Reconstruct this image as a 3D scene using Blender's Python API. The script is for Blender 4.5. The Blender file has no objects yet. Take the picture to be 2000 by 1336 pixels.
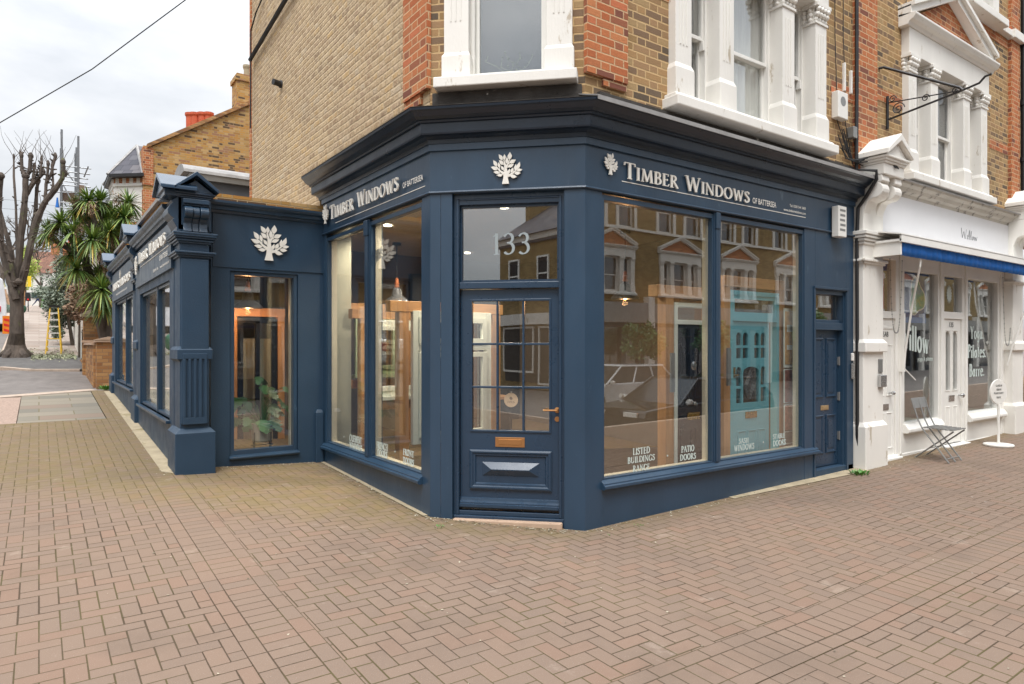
import bpy, bmesh, math, random
from mathutils import Vector, Matrix
random.seed(7)
PI = math.pi
sc = bpy.context.scene
COL = sc.collection
# ------------------------------------------------------------------ camera geometry / survey helpers
F = 1300.0; CX = 1000.0; HZ = 674.5; TH = math.radians(35.4); EYE = 1.65
V2 = (math.sin(TH), math.cos(TH)); R2 = (math.cos(TH), -math.sin(TH))
def ray(px, py):
    a = (px-CX)/F
    return (V2[0]+a*R2[0], V2[1]+a*R2[1], (HZ-py)/F)
def onX(px, py, X):
    r = ray(px, py); t = X/r[0]; return Vector((X, r[1]*t, EYE+r[2]*t))
def onY(px, py, Y):
    r = ray(px, py); t = Y/r[1]; return Vector((r[0]*t, Y, EYE+r[2]*t))
def onD(px, py, d):
    r = ray(px, py); return Vector((r[0]*d, r[1]*d, EYE+r[2]*d))
def onC(px, py, k):
    r = ray(px, py); t = k/(r[0]+r[1]); return Vector((r[0]*t, r[1]*t, EYE+r[2]*t))
def lerp(a, b, t):
    t = max(0.0, min(1.0, t)); return a+(b-a)*t
def h(x, y):                                   # ground height: the street climbs to the left
    s = y-4.45
    if x <= 2.95:
        t = (x-1.2)/1.75; c = lerp(.05, .025, t); a = lerp(.0545, .038, t)
    else:
        t = (x-2.95); c = lerp(.025, 0, t); a = lerp(.038, .03, t)
    if x > 3.96: c = .013*(x-3.96)
    if s < 0: return c+.02*max(s, -8)-.48*lerp(0, 1, (-1.2-y))
    z = c+a*s
    if y > 27: z += (min(y, 50)-27)*.046
    return z
X0, Y0, K0 = 2.949, 4.446, 8.404
S2 = math.sqrt(.5)
class Fr:
    def __init__(s, o, d, n): s.o = o; s.d = d; s.n = n
    def p(s, u, n, z): return (s.o[0]+s.d[0]*u+s.n[0]*n, s.o[1]+s.d[1]*u+s.n[1]*n, z)
FR = Fr((0, Y0), (1, 0), (0, -1))              # u = X
FL = Fr((X0, 0), (0, -1), (-1, 0))             # u = -Y
FC = Fr((X0, 5.455), (S2, -S2), (-S2, -S2))    # u 0..1.427
FE = Fr((0, 8.3), (1, 0), (0, -1))             # u = X
FS = Fr((1.25, 0), (0, -1), (-1, 0))           # u = -Y
def cu(px, py, n=0.0):                         # point on the chamfer, as (u, z)
    v = onC(px, py, K0-n/S2); return ((v.x+n*S2-X0)/S2, v.z)
# ------------------------------------------------------------------ mesh builder
class MB:
    def __init__(s): s.v = []; s.f = []; s.st = []
    def add(s, vs, fs):
        s.st.append((len(s.v), len(s.f)))
        b = len(s.v); s.v += [tuple(v) for v in vs]; s.f += [tuple(b+i for i in f) for f in fs]
    def quad(s, *p): s.add(p, [(0, 1, 2, 3)[:len(p)]])
    def hexa(s, p): s.add(p, [(0, 3, 2, 1), (4, 5, 6, 7), (0, 1, 5, 4), (1, 2, 6, 5), (2, 3, 7, 6), (3, 0, 4, 7)])
    def box(s, x0, x1, y0, y1, z0, z1):
        s.hexa([(x0, y0, z0), (x1, y0, z0), (x1, y1, z0), (x0, y1, z0), (x0, y0, z1), (x1, y0, z1), (x1, y1, z1), (x0, y1, z1)])
    def fb(s, fr, u0, u1, n0, n1, z0, z1):
        s.hexa([fr.p(u0, n0, z0), fr.p(u1, n0, z0), fr.p(u1, n1, z0), fr.p(u0, n1, z0),
                fr.p(u0, n0, z1), fr.p(u1, n0, z1), fr.p(u1, n1, z1), fr.p(u0, n1, z1)])
    def frust(s, fr, u0, u1, n0, n1, z0, z1, du, dn):      # box whose top is inset (weathering)
        s.hexa([fr.p(u0, n0, z0), fr.p(u1, n0, z0), fr.p(u1, n1, z0), fr.p(u0, n1, z0),
                fr.p(u0+du, n0, z1), fr.p(u1-du, n0, z1), fr.p(u1-du, n1-dn, z1), fr.p(u0+du, n1-dn, z1)])
    def ring(s, fr, u0, u1, z0, z1, w, n0, n1, wb=None, wt=None):  # picture-frame of four bars
        wb = w if wb is None else wb; wt = w if wt is None else wt
        s.fb(fr, u0, u0+w, n0, n1, z0, z1); s.fb(fr, u1-w, u1, n0, n1, z0, z1)
        s.fb(fr, u0+w, u1-w, n0, n1, z0, z0+wb); s.fb(fr, u0+w, u1-w, n0, n1, z1-wt, z1)
    def prism(s, pts, off):                     # closed polygon (3d) + offset vector
        n = len(pts); o = Vector(off)
        s.add([Vector(p) for p in pts]+[Vector(p)+o for p in pts],
              [tuple(range(n-1, -1, -1)), tuple(range(n, 2*n))]+[(i, (i+1) % n, n+(i+1) % n, n+i) for i in range(n)])
    def fpoly(s, fr, uz, n0, n1):               # polygon on a facade, extruded outward
        a = [fr.p(u, n0, z) for u, z in uz]; b = Vector(fr.p(0, n1, 0))-Vector(fr.p(0, n0, 0)); s.prism(a, b)
    def fprof(s, fr, u0, u1, nz):               # side profile (n,z) run along u
        a = [fr.p(u0, n, z) for n, z in nz]; b = Vector(fr.p(u1, 0, 0))-Vector(fr.p(u0, 0, 0)); s.prism(a, b)
    def tube(s, pts, rad, seg=8, caps=True):
        pts = [Vector(p) for p in pts]; n = len(pts)
        if not hasattr(rad, '__len__'): rad = [rad]*n
        vs = []; ref = None
        for i, p in enumerate(pts):
            t = (pts[min(i+1, n-1)]-pts[max(i-1, 0)])
            t = t.normalized() if t.length > 1e-9 else Vector((0, 0, 1))
            if ref is None: ref = Vector((1, 0, 0)) if abs(t.x) < .8 else Vector((0, 1, 0))
            a = (ref-t*ref.dot(t))
            if a.length < 1e-4: a = t.orthogonal()
            a.normalize(); b = t.cross(a); ref = a
            for k in range(seg):
                an = 2*PI*k/seg; vs.append(p+(a*math.cos(an)+b*math.sin(an))*rad[i])
        fs = [(i*seg+k, i*seg+(k+1) % seg, (i+1)*seg+(k+1) % seg, (i+1)*seg+k) for i in range(n-1) for k in range(seg)]
        if caps: fs += [tuple(range(seg-1, -1, -1)), tuple((n-1)*seg+k for k in range(seg))]
        s.add(vs, fs)
    def lathe(s, c, prof, seg=16, ax=None):     # prof: (r, h) along ax
        ax = Vector(ax).normalized() if ax else Vector((0, 0, 1)); a = ax.orthogonal().normalized(); b = ax.cross(a); c = Vector(c)
        vs = [c+ax*hh+(a*math.cos(2*PI*k/seg)+b*math.sin(2*PI*k/seg))*r for r, hh in prof for k in range(seg)]
        n = len(prof)
        fs = [(i*seg+k, i*seg+(k+1) % seg, (i+1)*seg+(k+1) % seg, (i+1)*seg+k) for i in range(n-1) for k in range(seg)]
        fs += [tuple(range(seg-1, -1, -1)), tuple((n-1)*seg+k for k in range(seg))]
        s.add(vs, fs)
    def sweep(s, path, prof):                   # path: plan points, outward on the left of travel reversed; prof closed (p,z)
        n = len(path); off = []
        for i in range(n):
            ns = []
            for a, b in ((i-1, i), (i, i+1)):
                if a >= 0 and b < n:
                    d = (Vector(path[b])-Vector(path[a])).normalized(); ns.append(Vector((d.y, -d.x)))
            m = sum(ns, Vector((0, 0))); m.normalize(); off.append(m/ns[0].dot(m))
        vs = [(path[i][0]+off[i].x*p, path[i][1]+off[i].y*p, z) for i in range(n) for p, z in prof]
        k = len(prof)
        fs = [(i*k+j, i*k+(j+1) % k, (i+1)*k+(j+1) % k, (i+1)*k+j) for i in range(n-1) for j in range(k)]
        fs += [tuple(range(k-1, -1, -1)), tuple((n-1)*k+j for j in range(k))]
        s.add(vs, fs)
    def holes(s, fr, u0, u1, z0, z1, n0, n1, hs):  # wall slab n0..n1 (n1 outer) with rectangular holes
        us = sorted(set([u0, u1]+[x for q in hs for x in q[:2] if u0 < x < u1])); zs = sorted(set([z0, z1]+[x for q in hs for x in q[2:] if z0 < x < z1]))
        def solid(i, j):
            if i < 0 or j < 0 or i >= len(us)-1 or j >= len(zs)-1: return False
            c = ((us[i]+us[i+1])/2, (zs[j]+zs[j+1])/2)
            return not any(q[0] < c[0] < q[1] and q[2] < c[1] < q[3] for q in hs)
        for i in range(len(us)-1):
            for j in range(len(zs)-1):
                if not solid(i, j): continue
                a, b, c, d = us[i], us[i+1], zs[j], zs[j+1]; P = fr.p
                s.quad(P(a, n1, c), P(b, n1, c), P(b, n1, d), P(a, n1, d)); s.quad(P(a, n0, c), P(a, n0, d), P(b, n0, d), P(b, n0, c))
                if not solid(i-1, j): s.quad(P(a, n0, c), P(a, n1, c), P(a, n1, d), P(a, n0, d))
                if not solid(i+1, j): s.quad(P(b, n0, c), P(b, n0, d), P(b, n1, d), P(b, n1, c))
                if not solid(i, j-1): s.quad(P(a, n0, c), P(b, n0, c), P(b, n1, c), P(a, n1, c))
                if not solid(i, j+1): s.quad(P(a, n0, d), P(a, n1, d), P(b, n1, d), P(b, n0, d))
    def split(s, name, mat, parent=None, label=None, **kw):      # one object per add()
        r = []
        for k, a in enumerate(s.st):
            b = s.st[k+1] if k+1 < len(s.st) else (len(s.v), len(s.f)); m = MB(); m.v = s.v[a[0]:b[0]]; m.f = [tuple(i-a[0] for i in f) for f in s.f[a[1]:b[1]]]; r.append(m.build(name, mat, parent, label, **kw))
        return r
    def zmap(s, z0, k): s.v = [(x, y, z if z < z0 else z0+(z-z0)*k) for x, y, z in s.v]
    def build(s, name, mat, parent=None, label=None, bevel=0, smooth=False, merge=True):
        me = bpy.data.meshes.new(name); org = Vector((0, 0, 0)); q = parent
        while q is not None: org += q.location; q = q.parent
        base = Vector((0, 0, 0))
        if parent is None and s.v:
            n = len(s.v); base = Vector((sum(v[0] for v in s.v)/n, sum(v[1] for v in s.v)/n, min(v[2] for v in s.v)))
        o2 = org+base
        me.from_pydata([(v[0]-o2.x, v[1]-o2.y, v[2]-o2.z) for v in s.v], [], s.f)
        bm = bmesh.new(); bm.from_mesh(me)
        if merge: bmesh.ops.remove_doubles(bm, verts=bm.verts, dist=1e-5)
        bmesh.ops.recalc_face_normals(bm, faces=bm.faces)
        uv = bm.loops.layers.uv.new('UVMap')
        for f in bm.faces:
            nn = f.normal
            if abs(nn.z) > .75:
                for l in f.loops: l[uv].uv = (l.vert.co.x+o2.x, l.vert.co.y+o2.y)
            else:
                t = Vector((-nn.y, nn.x)).normalized()
                if abs(t.y) > .98: t = Vector((0, 1))
                elif abs(t.x) > .98: t = Vector((1, 0))
                for l in f.loops: l[uv].uv = ((l.vert.co.x+o2.x)*t.x+(l.vert.co.y+o2.y)*t.y, l.vert.co.z+o2.z)
            f.smooth = smooth
        bm.to_mesh(me); bm.free()
        ob = bpy.data.objects.new(name, me); COL.objects.link(ob)
        me.materials.append(mat)
        ob.location = base
        if parent: ob.parent = parent
        if label: ob['label'] = label
        if bevel:
            m = ob.modifiers.new('bevel', 'BEVEL'); m.width = bevel; m.segments = 2; m.limit_method = 'ANGLE'; m.angle_limit = .6
        return ob
def tag(o, label=None, cat=None, group=None, kind=None):
    if label: o['label'] = label
    if cat: o['category'] = cat
    if group: o['group'] = group
    if kind: o['kind'] = kind
    return o
def thing(name, label, cat, loc, group=None):
    o = bpy.data.objects.new(name, None); COL.objects.link(o); o.location = loc; o.empty_display_size = .1
    return tag(o, label, cat, group)
def copy_tree(o, parent=None):
    c = o.copy(); COL.objects.link(c); c.parent = parent
    for ch in list(o.children): copy_tree(ch, c)
    return c
# ------------------------------------------------------------------ materials
def hx(r, g, b):                                # sRGB 0..255 -> linear
    return tuple((c/255/12.92 if c/255 <= .04045 else ((c/255+.055)/1.055)**2.4) for c in (r, g, b))
class NT:
    def __init__(s, name):
        s.m = bpy.data.materials.new(name); s.m.use_nodes = True; s.t = s.m.node_tree; s.b = s.t.nodes['Principled BSDF']
    def n(s, typ, **kw):
        o = s.t.nodes.new('ShaderNode'+typ)
        for k, v in kw.items(): setattr(o, k, v)
        return o
    def l(s, a, b): s.t.links.new(a, b)
    def set(s, sock, v):
        if isinstance(v, bpy.types.NodeSocket): s.l(v, sock)
        elif v is not None:
            if sock.type == 'RGBA' and len(v) == 3: v = (*v, 1)
            sock.default_value = v
    def mt(s, op, a, b=None, c=None):
        o = s.n('Math', operation=op); s.set(o.inputs[0], a)
        if b is not None: s.set(o.inputs[1], b)
        if c is not None: s.set(o.inputs[2], c)
        return o.outputs[0]
    def mix(s, f, a, b, mode='MIX'):
        o = s.n('Mix', data_type='RGBA', blend_type=mode); s.set(o.inputs['Factor'], f); s.set(o.inputs[6], a); s.set(o.inputs[7], b)
        return o.outputs[2]
    def noise(s, vec, scale, detail=4, rough=.55):
        o = s.n('TexNoise'); s.set(o.inputs['Scale'], scale); s.set(o.inputs['Detail'], detail); s.set(o.inputs['Roughness'], rough)
        if vec is not None: s.l(vec, o.inputs['Vector'])
        return o.outputs['Fac']
    def ramp(s, fac, stops, interp='LINEAR'):
        o = s.n('ValToRGB'); e = o.color_ramp.elements; o.color_ramp.interpolation = interp
        while len(e) < len(stops): e.new(.5)
        for k, (p, c) in enumerate(stops):
            e[k].position = p; e[k].color = (*c, 1) if hasattr(c, '__len__') else (c, c, c, 1)
        s.l(fac, o.inputs[0]); return o.outputs[0]
    def sstep(s, v, a, b, lo=0., hi=1.):
        o = s.n('MapRange', interpolation_type='SMOOTHSTEP'); s.set(o.inputs[0], v)
        for i, q in enumerate((a, b, lo, hi)): s.set(o.inputs[i+1], q)
        return o.outputs[0]
    def bump(s, hgt, strength, dist=.01):
        o = s.n('Bump'); s.set(o.inputs['Strength'], strength); s.set(o.inputs['Distance'], dist); s.l(hgt, o.inputs['Height'])
        s.l(o.outputs[0], s.b.inputs['Normal'])
    def obj(s): return s.n('TexCoord').outputs['Object']
    def uv(s):
        o = s.n('SeparateXYZ'); c = s.n('TexCoord').outputs['UV']; s.l(c, o.inputs[0]); return c, o.outputs[0], o.outputs[1]
def M(name, col, rough=.5, metal=0., var=.12, vs=2.5, bump=0., bs=60, dist=.003, spec=.5, emit=None, coat=0, stretch=None, wear=None):
    t = NT(name); co = t.obj()
    if stretch:
        mp = t.n('Mapping'); mp.inputs['Scale'].default_value = stretch; t.l(co, mp.inputs[0]); co = mp.outputs[0]
    n = t.noise(co, vs, 5)
    lo = tuple(c*(1-var) for c in col); hi = tuple(min(1, c*(1+var)) for c in col)
    c = t.ramp(n, [(.3, lo), (.7, hi)])
    if wear:                                    # (colour, amount, scale)
        w = t.sstep(t.noise(co, wear[2], 8, .7), 1-wear[1], 1-wear[1]+.06); c = t.mix(w, c, wear[0])
    t.l(c, t.b.inputs['Base Color'])
    t.b.inputs['Roughness'].default_value = rough; t.b.inputs['Metallic'].default_value = metal
    t.b.inputs['Specular IOR Level'].default_value = spec; t.b.inputs['Coat Weight'].default_value = coat
    if rough > .2: t.l(t.sstep(t.noise(co, vs*3, 3), .2, .8, rough*.82, min(1, rough*1.18)), t.b.inputs['Roughness'])
    if bump: t.bump(t.noise(co, bs, 6, .6), bump, dist)
    if emit:
        t.b.inputs['Emission Color'].default_value = (*emit[0], 1); t.b.inputs['Emission Strength'].default_value = emit[1]
    return t.m
def bricks(name, pal, mortar, stain=(.25, .06, .05), sw=.225, hw=.1125, rh=.075, mw=.0055, rough=.9, bmp=.5, plain=False, edge=.0022, soft=0):
    t = NT(name); c, u, v = t.uv(); P = sw+hw if not plain else sw
    wob = t.noise(c, 9, 3); u = t.mt('ADD', u, t.mt('MULTIPLY', t.mt('SUBTRACT', wob, .5), .012+.05*soft)); v = t.mt('ADD', v, t.mt('MULTIPLY', t.mt('SUBTRACT', t.noise(c, 6.3, 3), .5), .010+.05*soft))
    rv = t.mt('DIVIDE', v, rh); row = t.mt('FLOOR', rv); fv = t.mt('MULTIPLY', t.mt('FRACT', rv), rh)
    off = t.mt('MULTIPLY', t.mt('FLOORED_MODULO', row, 2.), P/2)
    uu = t.mt('DIVIDE', t.mt('ADD', u, off), P); ci = t.mt('FLOOR', uu); f = t.mt('MULTIPLY', t.mt('FRACT', uu), P)
    if plain: lx, ln, idx = f, sw, ci
    else:
        hd = t.mt('GREATER_THAN', f, sw); lx = t.mt('SUBTRACT', f, t.mt('MULTIPLY', hd, sw))
        ln = t.mt('SUBTRACT', sw, t.mt('MULTIPLY', hd, sw-hw)); idx = t.mt('ADD', t.mt('MULTIPLY', ci, 2.), hd)
    dx = t.mt('MINIMUM', lx, t.mt('SUBTRACT', ln, lx)); dy = t.mt('MINIMUM', fv, t.mt('SUBTRACT', rh, fv))
    d = t.mt('MINIMUM', dx, dy); d = t.mt('ADD', d, t.mt('MULTIPLY', t.mt('SUBTRACT', t.noise(c, 45, 3), .5), edge*3))
    msk = t.sstep(d, mw-edge, mw+edge)
    cb = t.n('CombineXYZ'); t.l(idx, cb.inputs[0]); t.l(row, cb.inputs[1])
    wn = t.n('TexWhiteNoise', noise_dimensions='2D'); t.l(cb.outputs[0], wn.inputs['Vector'])
    bc = t.ramp(wn.outputs['Value'], pal, 'CONSTANT')
    bc = t.mix(t.mt('MULTIPLY', t.noise(c, 38, 4), .55), bc, tuple(q*.55 for q in pal[len(pal)//2][1]))
    if soft: bc = t.mix(soft, bc, mortar); bc = t.mix(t.sstep(t.noise(c, 1.3, 6, .7), .42, .62, 0., .45), bc, hx(150, 128, 106)); bc = t.mix(t.sstep(t.noise(c, 11, 6, .75), .44, .60, 0., .75), bc, hx(204, 182, 150)); bc = t.mix(t.sstep(t.noise(c, 31, 4, .7), .56, .64, 0., .6), bc, hx(104, 82, 66))
    mc = t.mix(t.noise(c, 25, 3), tuple(q*.75 for q in mortar), tuple(min(1, q*1.15) for q in mortar))
    col = t.mix(msk, mc, bc)
    st = t.sstep(t.noise(c, .55, 6, .65), .47, .72); col = t.mix(t.mt('MULTIPLY', st, stain[0]), col, (stain[1], stain[1]*.9, stain[2]))
    t.l(col, t.b.inputs['Base Color']); t.b.inputs['Roughness'].default_value = rough; t.b.inputs['Specular IOR Level'].default_value = .25
    hgt = t.mt('ADD', t.mt('MULTIPLY', msk, .7), t.mt('MULTIPLY', t.noise(c, 70, 4), .5)); t.bump(hgt, bmp, .012)
    return t.m
YEL = [(0, hx(190, 164, 126)), (.14, hx(174, 146, 112)), (.3, hx(200, 176, 142)), (.44, hx(158, 130, 104)), (.55, hx(202, 166, 112)), (.66, hx(180, 154, 130)), (.78, hx(164, 140, 112)), (.88, hx(132, 110, 92)), (.95, hx(206, 192, 170))]
m_flank = bricks('stock_brick_flank', YEL, hx(188, 168, 138), stain=(.12, .2, .15), mw=.009, edge=.007, bmp=.7, soft=.22)
m_stock = bricks('stock_brick_front', [(0, hx(156, 124, 90)), (.15, hx(174, 138, 96)), (.32, hx(124, 100, 82)), (.45, hx(166, 132, 98)), (.6, hx(174, 146, 106)), (.74, hx(104, 90, 80)), (.82, hx(154, 124, 84)), (.95, hx(78, 70, 66))], hx(198, 168, 124), stain=(.2, .12, .09), mw=.0072)
m_red = bricks('red_brick_pier', [(0, hx(200, 124, 80)), (.2, hx(186, 108, 68)), (.4, hx(206, 136, 90)), (.55, hx(158, 100, 74)), (.7, hx(190, 120, 80)), (.87, hx(126, 80, 68)), (.94, hx(206, 122, 84))], hx(200, 168, 132), stain=(.14, .12, .08), mw=.0062)
m_gable = bricks('gable_brick', [(0, hx(186, 146, 88)), (.15, hx(196, 156, 100)), (.3, hx(168, 124, 76)), (.45, hx(204, 168, 116)), (.58, hx(190, 138, 74)), (.7, hx(160, 118, 96)), (.8, hx(198, 150, 84)), (.9, hx(70, 62, 60))], hx(176, 150, 112), stain=(.12, .12, .07), mw=.006)
m_garden = bricks('garden_wall_brick', [(0, hx(180, 134, 88)), (.25, hx(160, 112, 72)), (.5, hx(190, 146, 98)), (.7, hx(146, 98, 66)), (.86, hx(120, 92, 70))], hx(142, 116, 90), stain=(.4, .07, .04), plain=True)
m_oppbrick = bricks('terrace_brick', [(0, hx(160, 138, 96)), (.3, hx(148, 124, 84)), (.55, hx(172, 148, 104)), (.8, hx(130, 110, 78))], hx(150, 130, 96), stain=(.2, .1, .06), plain=True)
# block paving, herringbone 200 x 100
def paving(name):
    t = NT(name); c, u, v = t.uv()
    x = t.mt('DIVIDE', u, .1); y = t.mt('DIVIDE', v, .1); i = t.mt('FLOOR', x); j = t.mt('FLOOR', y); fx = t.mt('FRACT', x); fy = t.mt('FRACT', y)
    k = t.mt('FLOORED_MODULO', t.mt('SUBTRACT', i, j), 4.)
    is0 = t.mt('COMPARE', k, 0., .1); is1 = t.mt('COMPARE', k, 1., .1); is2 = t.mt('COMPARE', k, 2., .1); is3 = t.mt('COMPARE', k, 3., .1)
    d = t.mt('MINIMUM', t.mt('MINIMUM', t.mt('ADD', fx, is1), t.mt('ADD', t.mt('SUBTRACT', 1., fx), is0)),
             t.mt('MINIMUM', t.mt('ADD', fy, is2), t.mt('ADD', t.mt('SUBTRACT', 1., fy), is3)))
    return t, c, u, v, d, t.mt('SUBTRACT', i, is1), t.mt('SUBTRACT', j, is2)
PAVPAL = [(0, hx(122, 108, 98)), (.14, hx(129, 116, 105)), (.28, hx(104, 99, 94)), (.42, hx(139, 109, 95)), (.54, hx(113, 106, 99)), (.66, hx(125, 111, 102)), (.78, hx(138, 117, 103)), (.85, hx(95, 94, 92)), (.92, hx(136, 101, 86))]
def finish_pave(t, c, d, a, b, jw=.033, moss=True):
    cb = t.n('CombineXYZ'); t.l(a, cb.inputs[0]); t.l(b, cb.inputs[1])
    wn = t.n('TexWhiteNoise', noise_dimensions='2D'); t.l(cb.outputs[0], wn.inputs['Vector'])
    bc = t.ramp(wn.outputs['Value'], PAVPAL, 'CONSTANT')
    bc = t.mix(.18, bc, t.ramp(t.noise(c, .45, 3), [(.3, hx(112, 103, 97)), (.7, hx(132, 114, 101))]))
    sp = t.noise(c, 150, 4, .75); bc = t.mix(t.sstep(sp, .40, .68, 0., .62), tuple(q*.72 for q in hx(150, 128, 112)), bc, 'MIX')
    sp2 = t.sstep(t.noise(c, 190, 2, .6), .62, .72); bc = t.mix(t.mt('MULTIPLY', sp2, .5), bc, hx(182, 170, 158))
    dn = t.mt('ADD', d, t.mt('MULTIPLY', t.mt('SUBTRACT', t.noise(c, 60, 3), .5), .035))
    wj = t.sstep(t.noise(c, 1.3, 2), .35, .65, jw*.65, jw*1.25)
    msk = t.sstep(t.mt('SUBTRACT', dn, wj), -.012, .022)
    jc = t.mix(t.sstep(t.noise(c, 1.7, 4), .42, .62), hx(78, 66, 54), hx(88, 80, 54))
    col = t.mix(msk, jc, bc)
    if moss:
        # algae where damp collects: a curved patch by the extension and along the shop front (its own shape, seen in the photo)
        s = t.n('SeparateXYZ'); t.l(c, s.inputs[0]); X, Y = s.outputs[0], s.outputs[1]
        dm = t.mt('ADD', t.mt('SUBTRACT', 8.4, Y), t.mt('MULTIPLY', t.noise(c, 1.4, 5), 1.6))
        m1 = t.mt('MULTIPLY', t.sstep(dm, 1.0, 2.6, 1., 0.), t.sstep(X, .9, 1.6))
        dl = t.mt('ADD', t.mt('SUBTRACT', K0, t.mt('ADD', X, Y)), t.mt('MULTIPLY', t.noise(c, 2.2, 5), .8))
        m2 = t.mt('MULTIPLY', t.sstep(dl, .3, 1.5, 1., 0.), t.sstep(Y, 4.0, 4.6))
        mm = t.mt('MULTIPLY', t.mt('MAXIMUM', m1, m2), t.sstep(t.noise(c, 5, 5, .65), .35, .62, .3, .85))
        col = t.mix(t.mt('MULTIPLY', mm, .62), col, hx(118, 106, 62))
        bl = t.sstep(t.noise(c, 1.1, 7, .6), .62, .78); col = t.mix(t.mt('MULTIPLY', bl, .35), col, hx(132, 116, 100))
    ds = t.sstep(t.noise(c, .7, 8, .68), .50, .66); col = t.mix(t.mt('MULTIPLY', ds, .28), col, hx(96, 84, 74)); col = t.mix(t.mt('MULTIPLY', t.sstep(t.noise(c, 2.6, 6, .7), .6, .7), .22), col, hx(178, 164, 150))
    vo = t.n('TexVoronoi', feature='F1'); t.l(c, vo.inputs['Vector']); vo.inputs['Scale'].default_value = 2.6
    gum = t.mt('MULTIPLY', t.sstep(t.mt('ADD', vo.outputs['Distance'], t.mt('MULTIPLY', t.noise(c, 40, 2), .04)), .040, .056, 1., 0.), t.mt('GREATER_THAN', t.noise(c, .9, 2), .50))
    col = t.mix(t.mt('MULTIPLY', gum, .6), col, hx(196, 190, 180))
    t.l(col, t.b.inputs['Base Color']); t.b.inputs['Roughness'].default_value = .92; t.b.inputs['Specular IOR Level'].default_value = .18
    t.bump(t.mt('ADD', t.mt('ADD', t.mt('MULTIPLY', msk, .8), t.mt('MULTIPLY', wn.outputs['Value'], .22)), t.mt('MULTIPLY', sp, .25)), .55, .008)
    return t.m
t_, c_, u_, v_, d_, a_, b_ = paving('block_paving'); m_pave = finish_pave(t_, c_, d_, a_, b_)
def soldier(name, along, a0, rows):             # along: 0 band runs along v, 1 along u ; rows: [(start, width, blocklength)]
    t = NT(name); c, u, v = t.uv()
    if along: u, v = v, u
    w = t.mt('SUBTRACT', u, a0); r1 = t.mt('GREATER_THAN', w, .1); r2 = t.mt('GREATER_THAN', w, .3)
    mid = t.mt('SUBTRACT', r1, r2)
    lw = t.mt('SUBTRACT', t.mt('SUBTRACT', w, t.mt('MULTIPLY', r1, .1)), t.mt('MULTIPLY', r2, .2)); W = t.mt('ADD', .1, t.mt('MULTIPLY', mid, .1))
    Ln = t.mt('SUBTRACT', .2, t.mt('MULTIPLY', mid, .1)); q = t.mt('DIVIDE', t.mt('ADD', v, t.mt('MULTIPLY', r2, .07)), Ln); fl = t.mt('MULTIPLY', t.mt('FRACT', q), Ln)
    d = t.mt('DIVIDE', t.mt('MINIMUM', t.mt('MINIMUM', lw, t.mt('SUBTRACT', W, lw)), t.mt('MINIMUM', fl, t.mt('SUBTRACT', Ln, fl))), .1)
    return finish_pave(t, c, d, t.mt('FLOOR', q), t.mt('ADD', t.mt('ADD', r1, r2), 77.), moss=not along)
m_bandA = soldier('paving_band_left', 0, .88, None)
m_bandB = soldier('paving_band_front', 1, 1.98, None)
def slabs(name, pal, w, l, mort, jw=.008, rough=.85):
    return bricks(name, pal, mort, stain=(.25, .2, .16), sw=l, rh=w, mw=jw, plain=True, bmp=.25, edge=.003)
m_slab = slabs('york_stone_slabs', [(0, hx(134, 128, 116)), (.3, hx(122, 118, 108)), (.6, hx(146, 138, 124)), (.85, hx(140, 122, 108))], .45, .95, hx(112, 104, 78))
m_hill = slabs('hill_pavement_slabs', [(0, hx(164, 150, 140)), (.3, hx(152, 138, 128)), (.6, hx(172, 160, 150)), (.85, hx(158, 142, 130))], .6, .9, hx(128, 116, 104))
m_sett = slabs('mossy_setts', [(0, hx(120, 112, 82)), (.4, hx(104, 98, 76)), (.7, hx(128, 116, 92))], .1, .3, hx(98, 92, 60))
m_tarmac = M('old_tarmac', hx(112, 106, 102), .9, var=.2, vs=3, bump=.5, bs=160, dist=.004)
m_tardark = M('dark_tarmac', hx(88, 86, 84), .9, var=.25, vs=4, bump=.6, bs=150, dist=.004)
m_pinktar = M('pink_gravel_tarmac', hx(158, 136, 122), .95, var=.25, vs=30, bump=.8, bs=120, dist=.006)
m_kerb = M('granite_kerb', hx(176, 158, 142), .8, var=.15, vs=9, bump=.4, bs=90)
m_conc = M('pale_concrete', hx(168, 154, 128), .9, var=.18, vs=5, bump=.4, bs=70, wear=(hx(140, 128, 92), .42, 3))
m_stone = M('pink_stone_step', hx(178, 152, 130), .8, var=.1, vs=6, bump=.2, bs=60)
NAVY = hx(40, 63, 84)
m_blue = M('navy_gloss_paint', NAVY, .34, var=.16, vs=2.2, bump=.3, bs=34, dist=.004, spec=.6, stretch=(1, 1, .35), wear=(hx(66, 88, 106), .36, 7))
m_blue2 = M('navy_masonry_paint', hx(40, 63, 84), .5, var=.1, vs=1.6, bump=.5, bs=75, dist=.004, spec=.45)
m_blue3 = M('navy_door_paint', hx(34, 56, 77), .3, var=.06, vs=3, bump=.05, bs=30, dist=.002, spec=.6)
m_blueshade = M('navy_shaded_paint', hx(25, 40, 56), .32, var=.2, vs=2, bump=.25, bs=30, dist=.005, spec=.6)  # navy darkened, the cornice's underside shade put into the colour
m_white = M('white_gloss_paint', hx(232, 230, 224), .45, var=.05, vs=3, bump=.15, bs=18, dist=.004, wear=(hx(150, 134, 118), .27, 5))
m_white2 = M('white_masonry_paint', hx(228, 225, 218), .6, var=.06, vs=2, bump=.5, bs=50, dist=.004, wear=(hx(184, 172, 154), .39, 6), stretch=(1, 1, .3))
m_letter = M('white_sign_letter', hx(236, 233, 224), .5, var=.02)
m_decal = M('pale_window_lettering', hx(200, 212, 206), .6, var=.02)
m_cream = M('cream_paint', hx(214, 206, 184), .5, var=.05)
m_inner = M('inner_wall_plaster', hx(180, 180, 164), .7, var=.04)
m_taupe = M('taupe_wall', hx(112, 102, 92), .8, var=.04)
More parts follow.
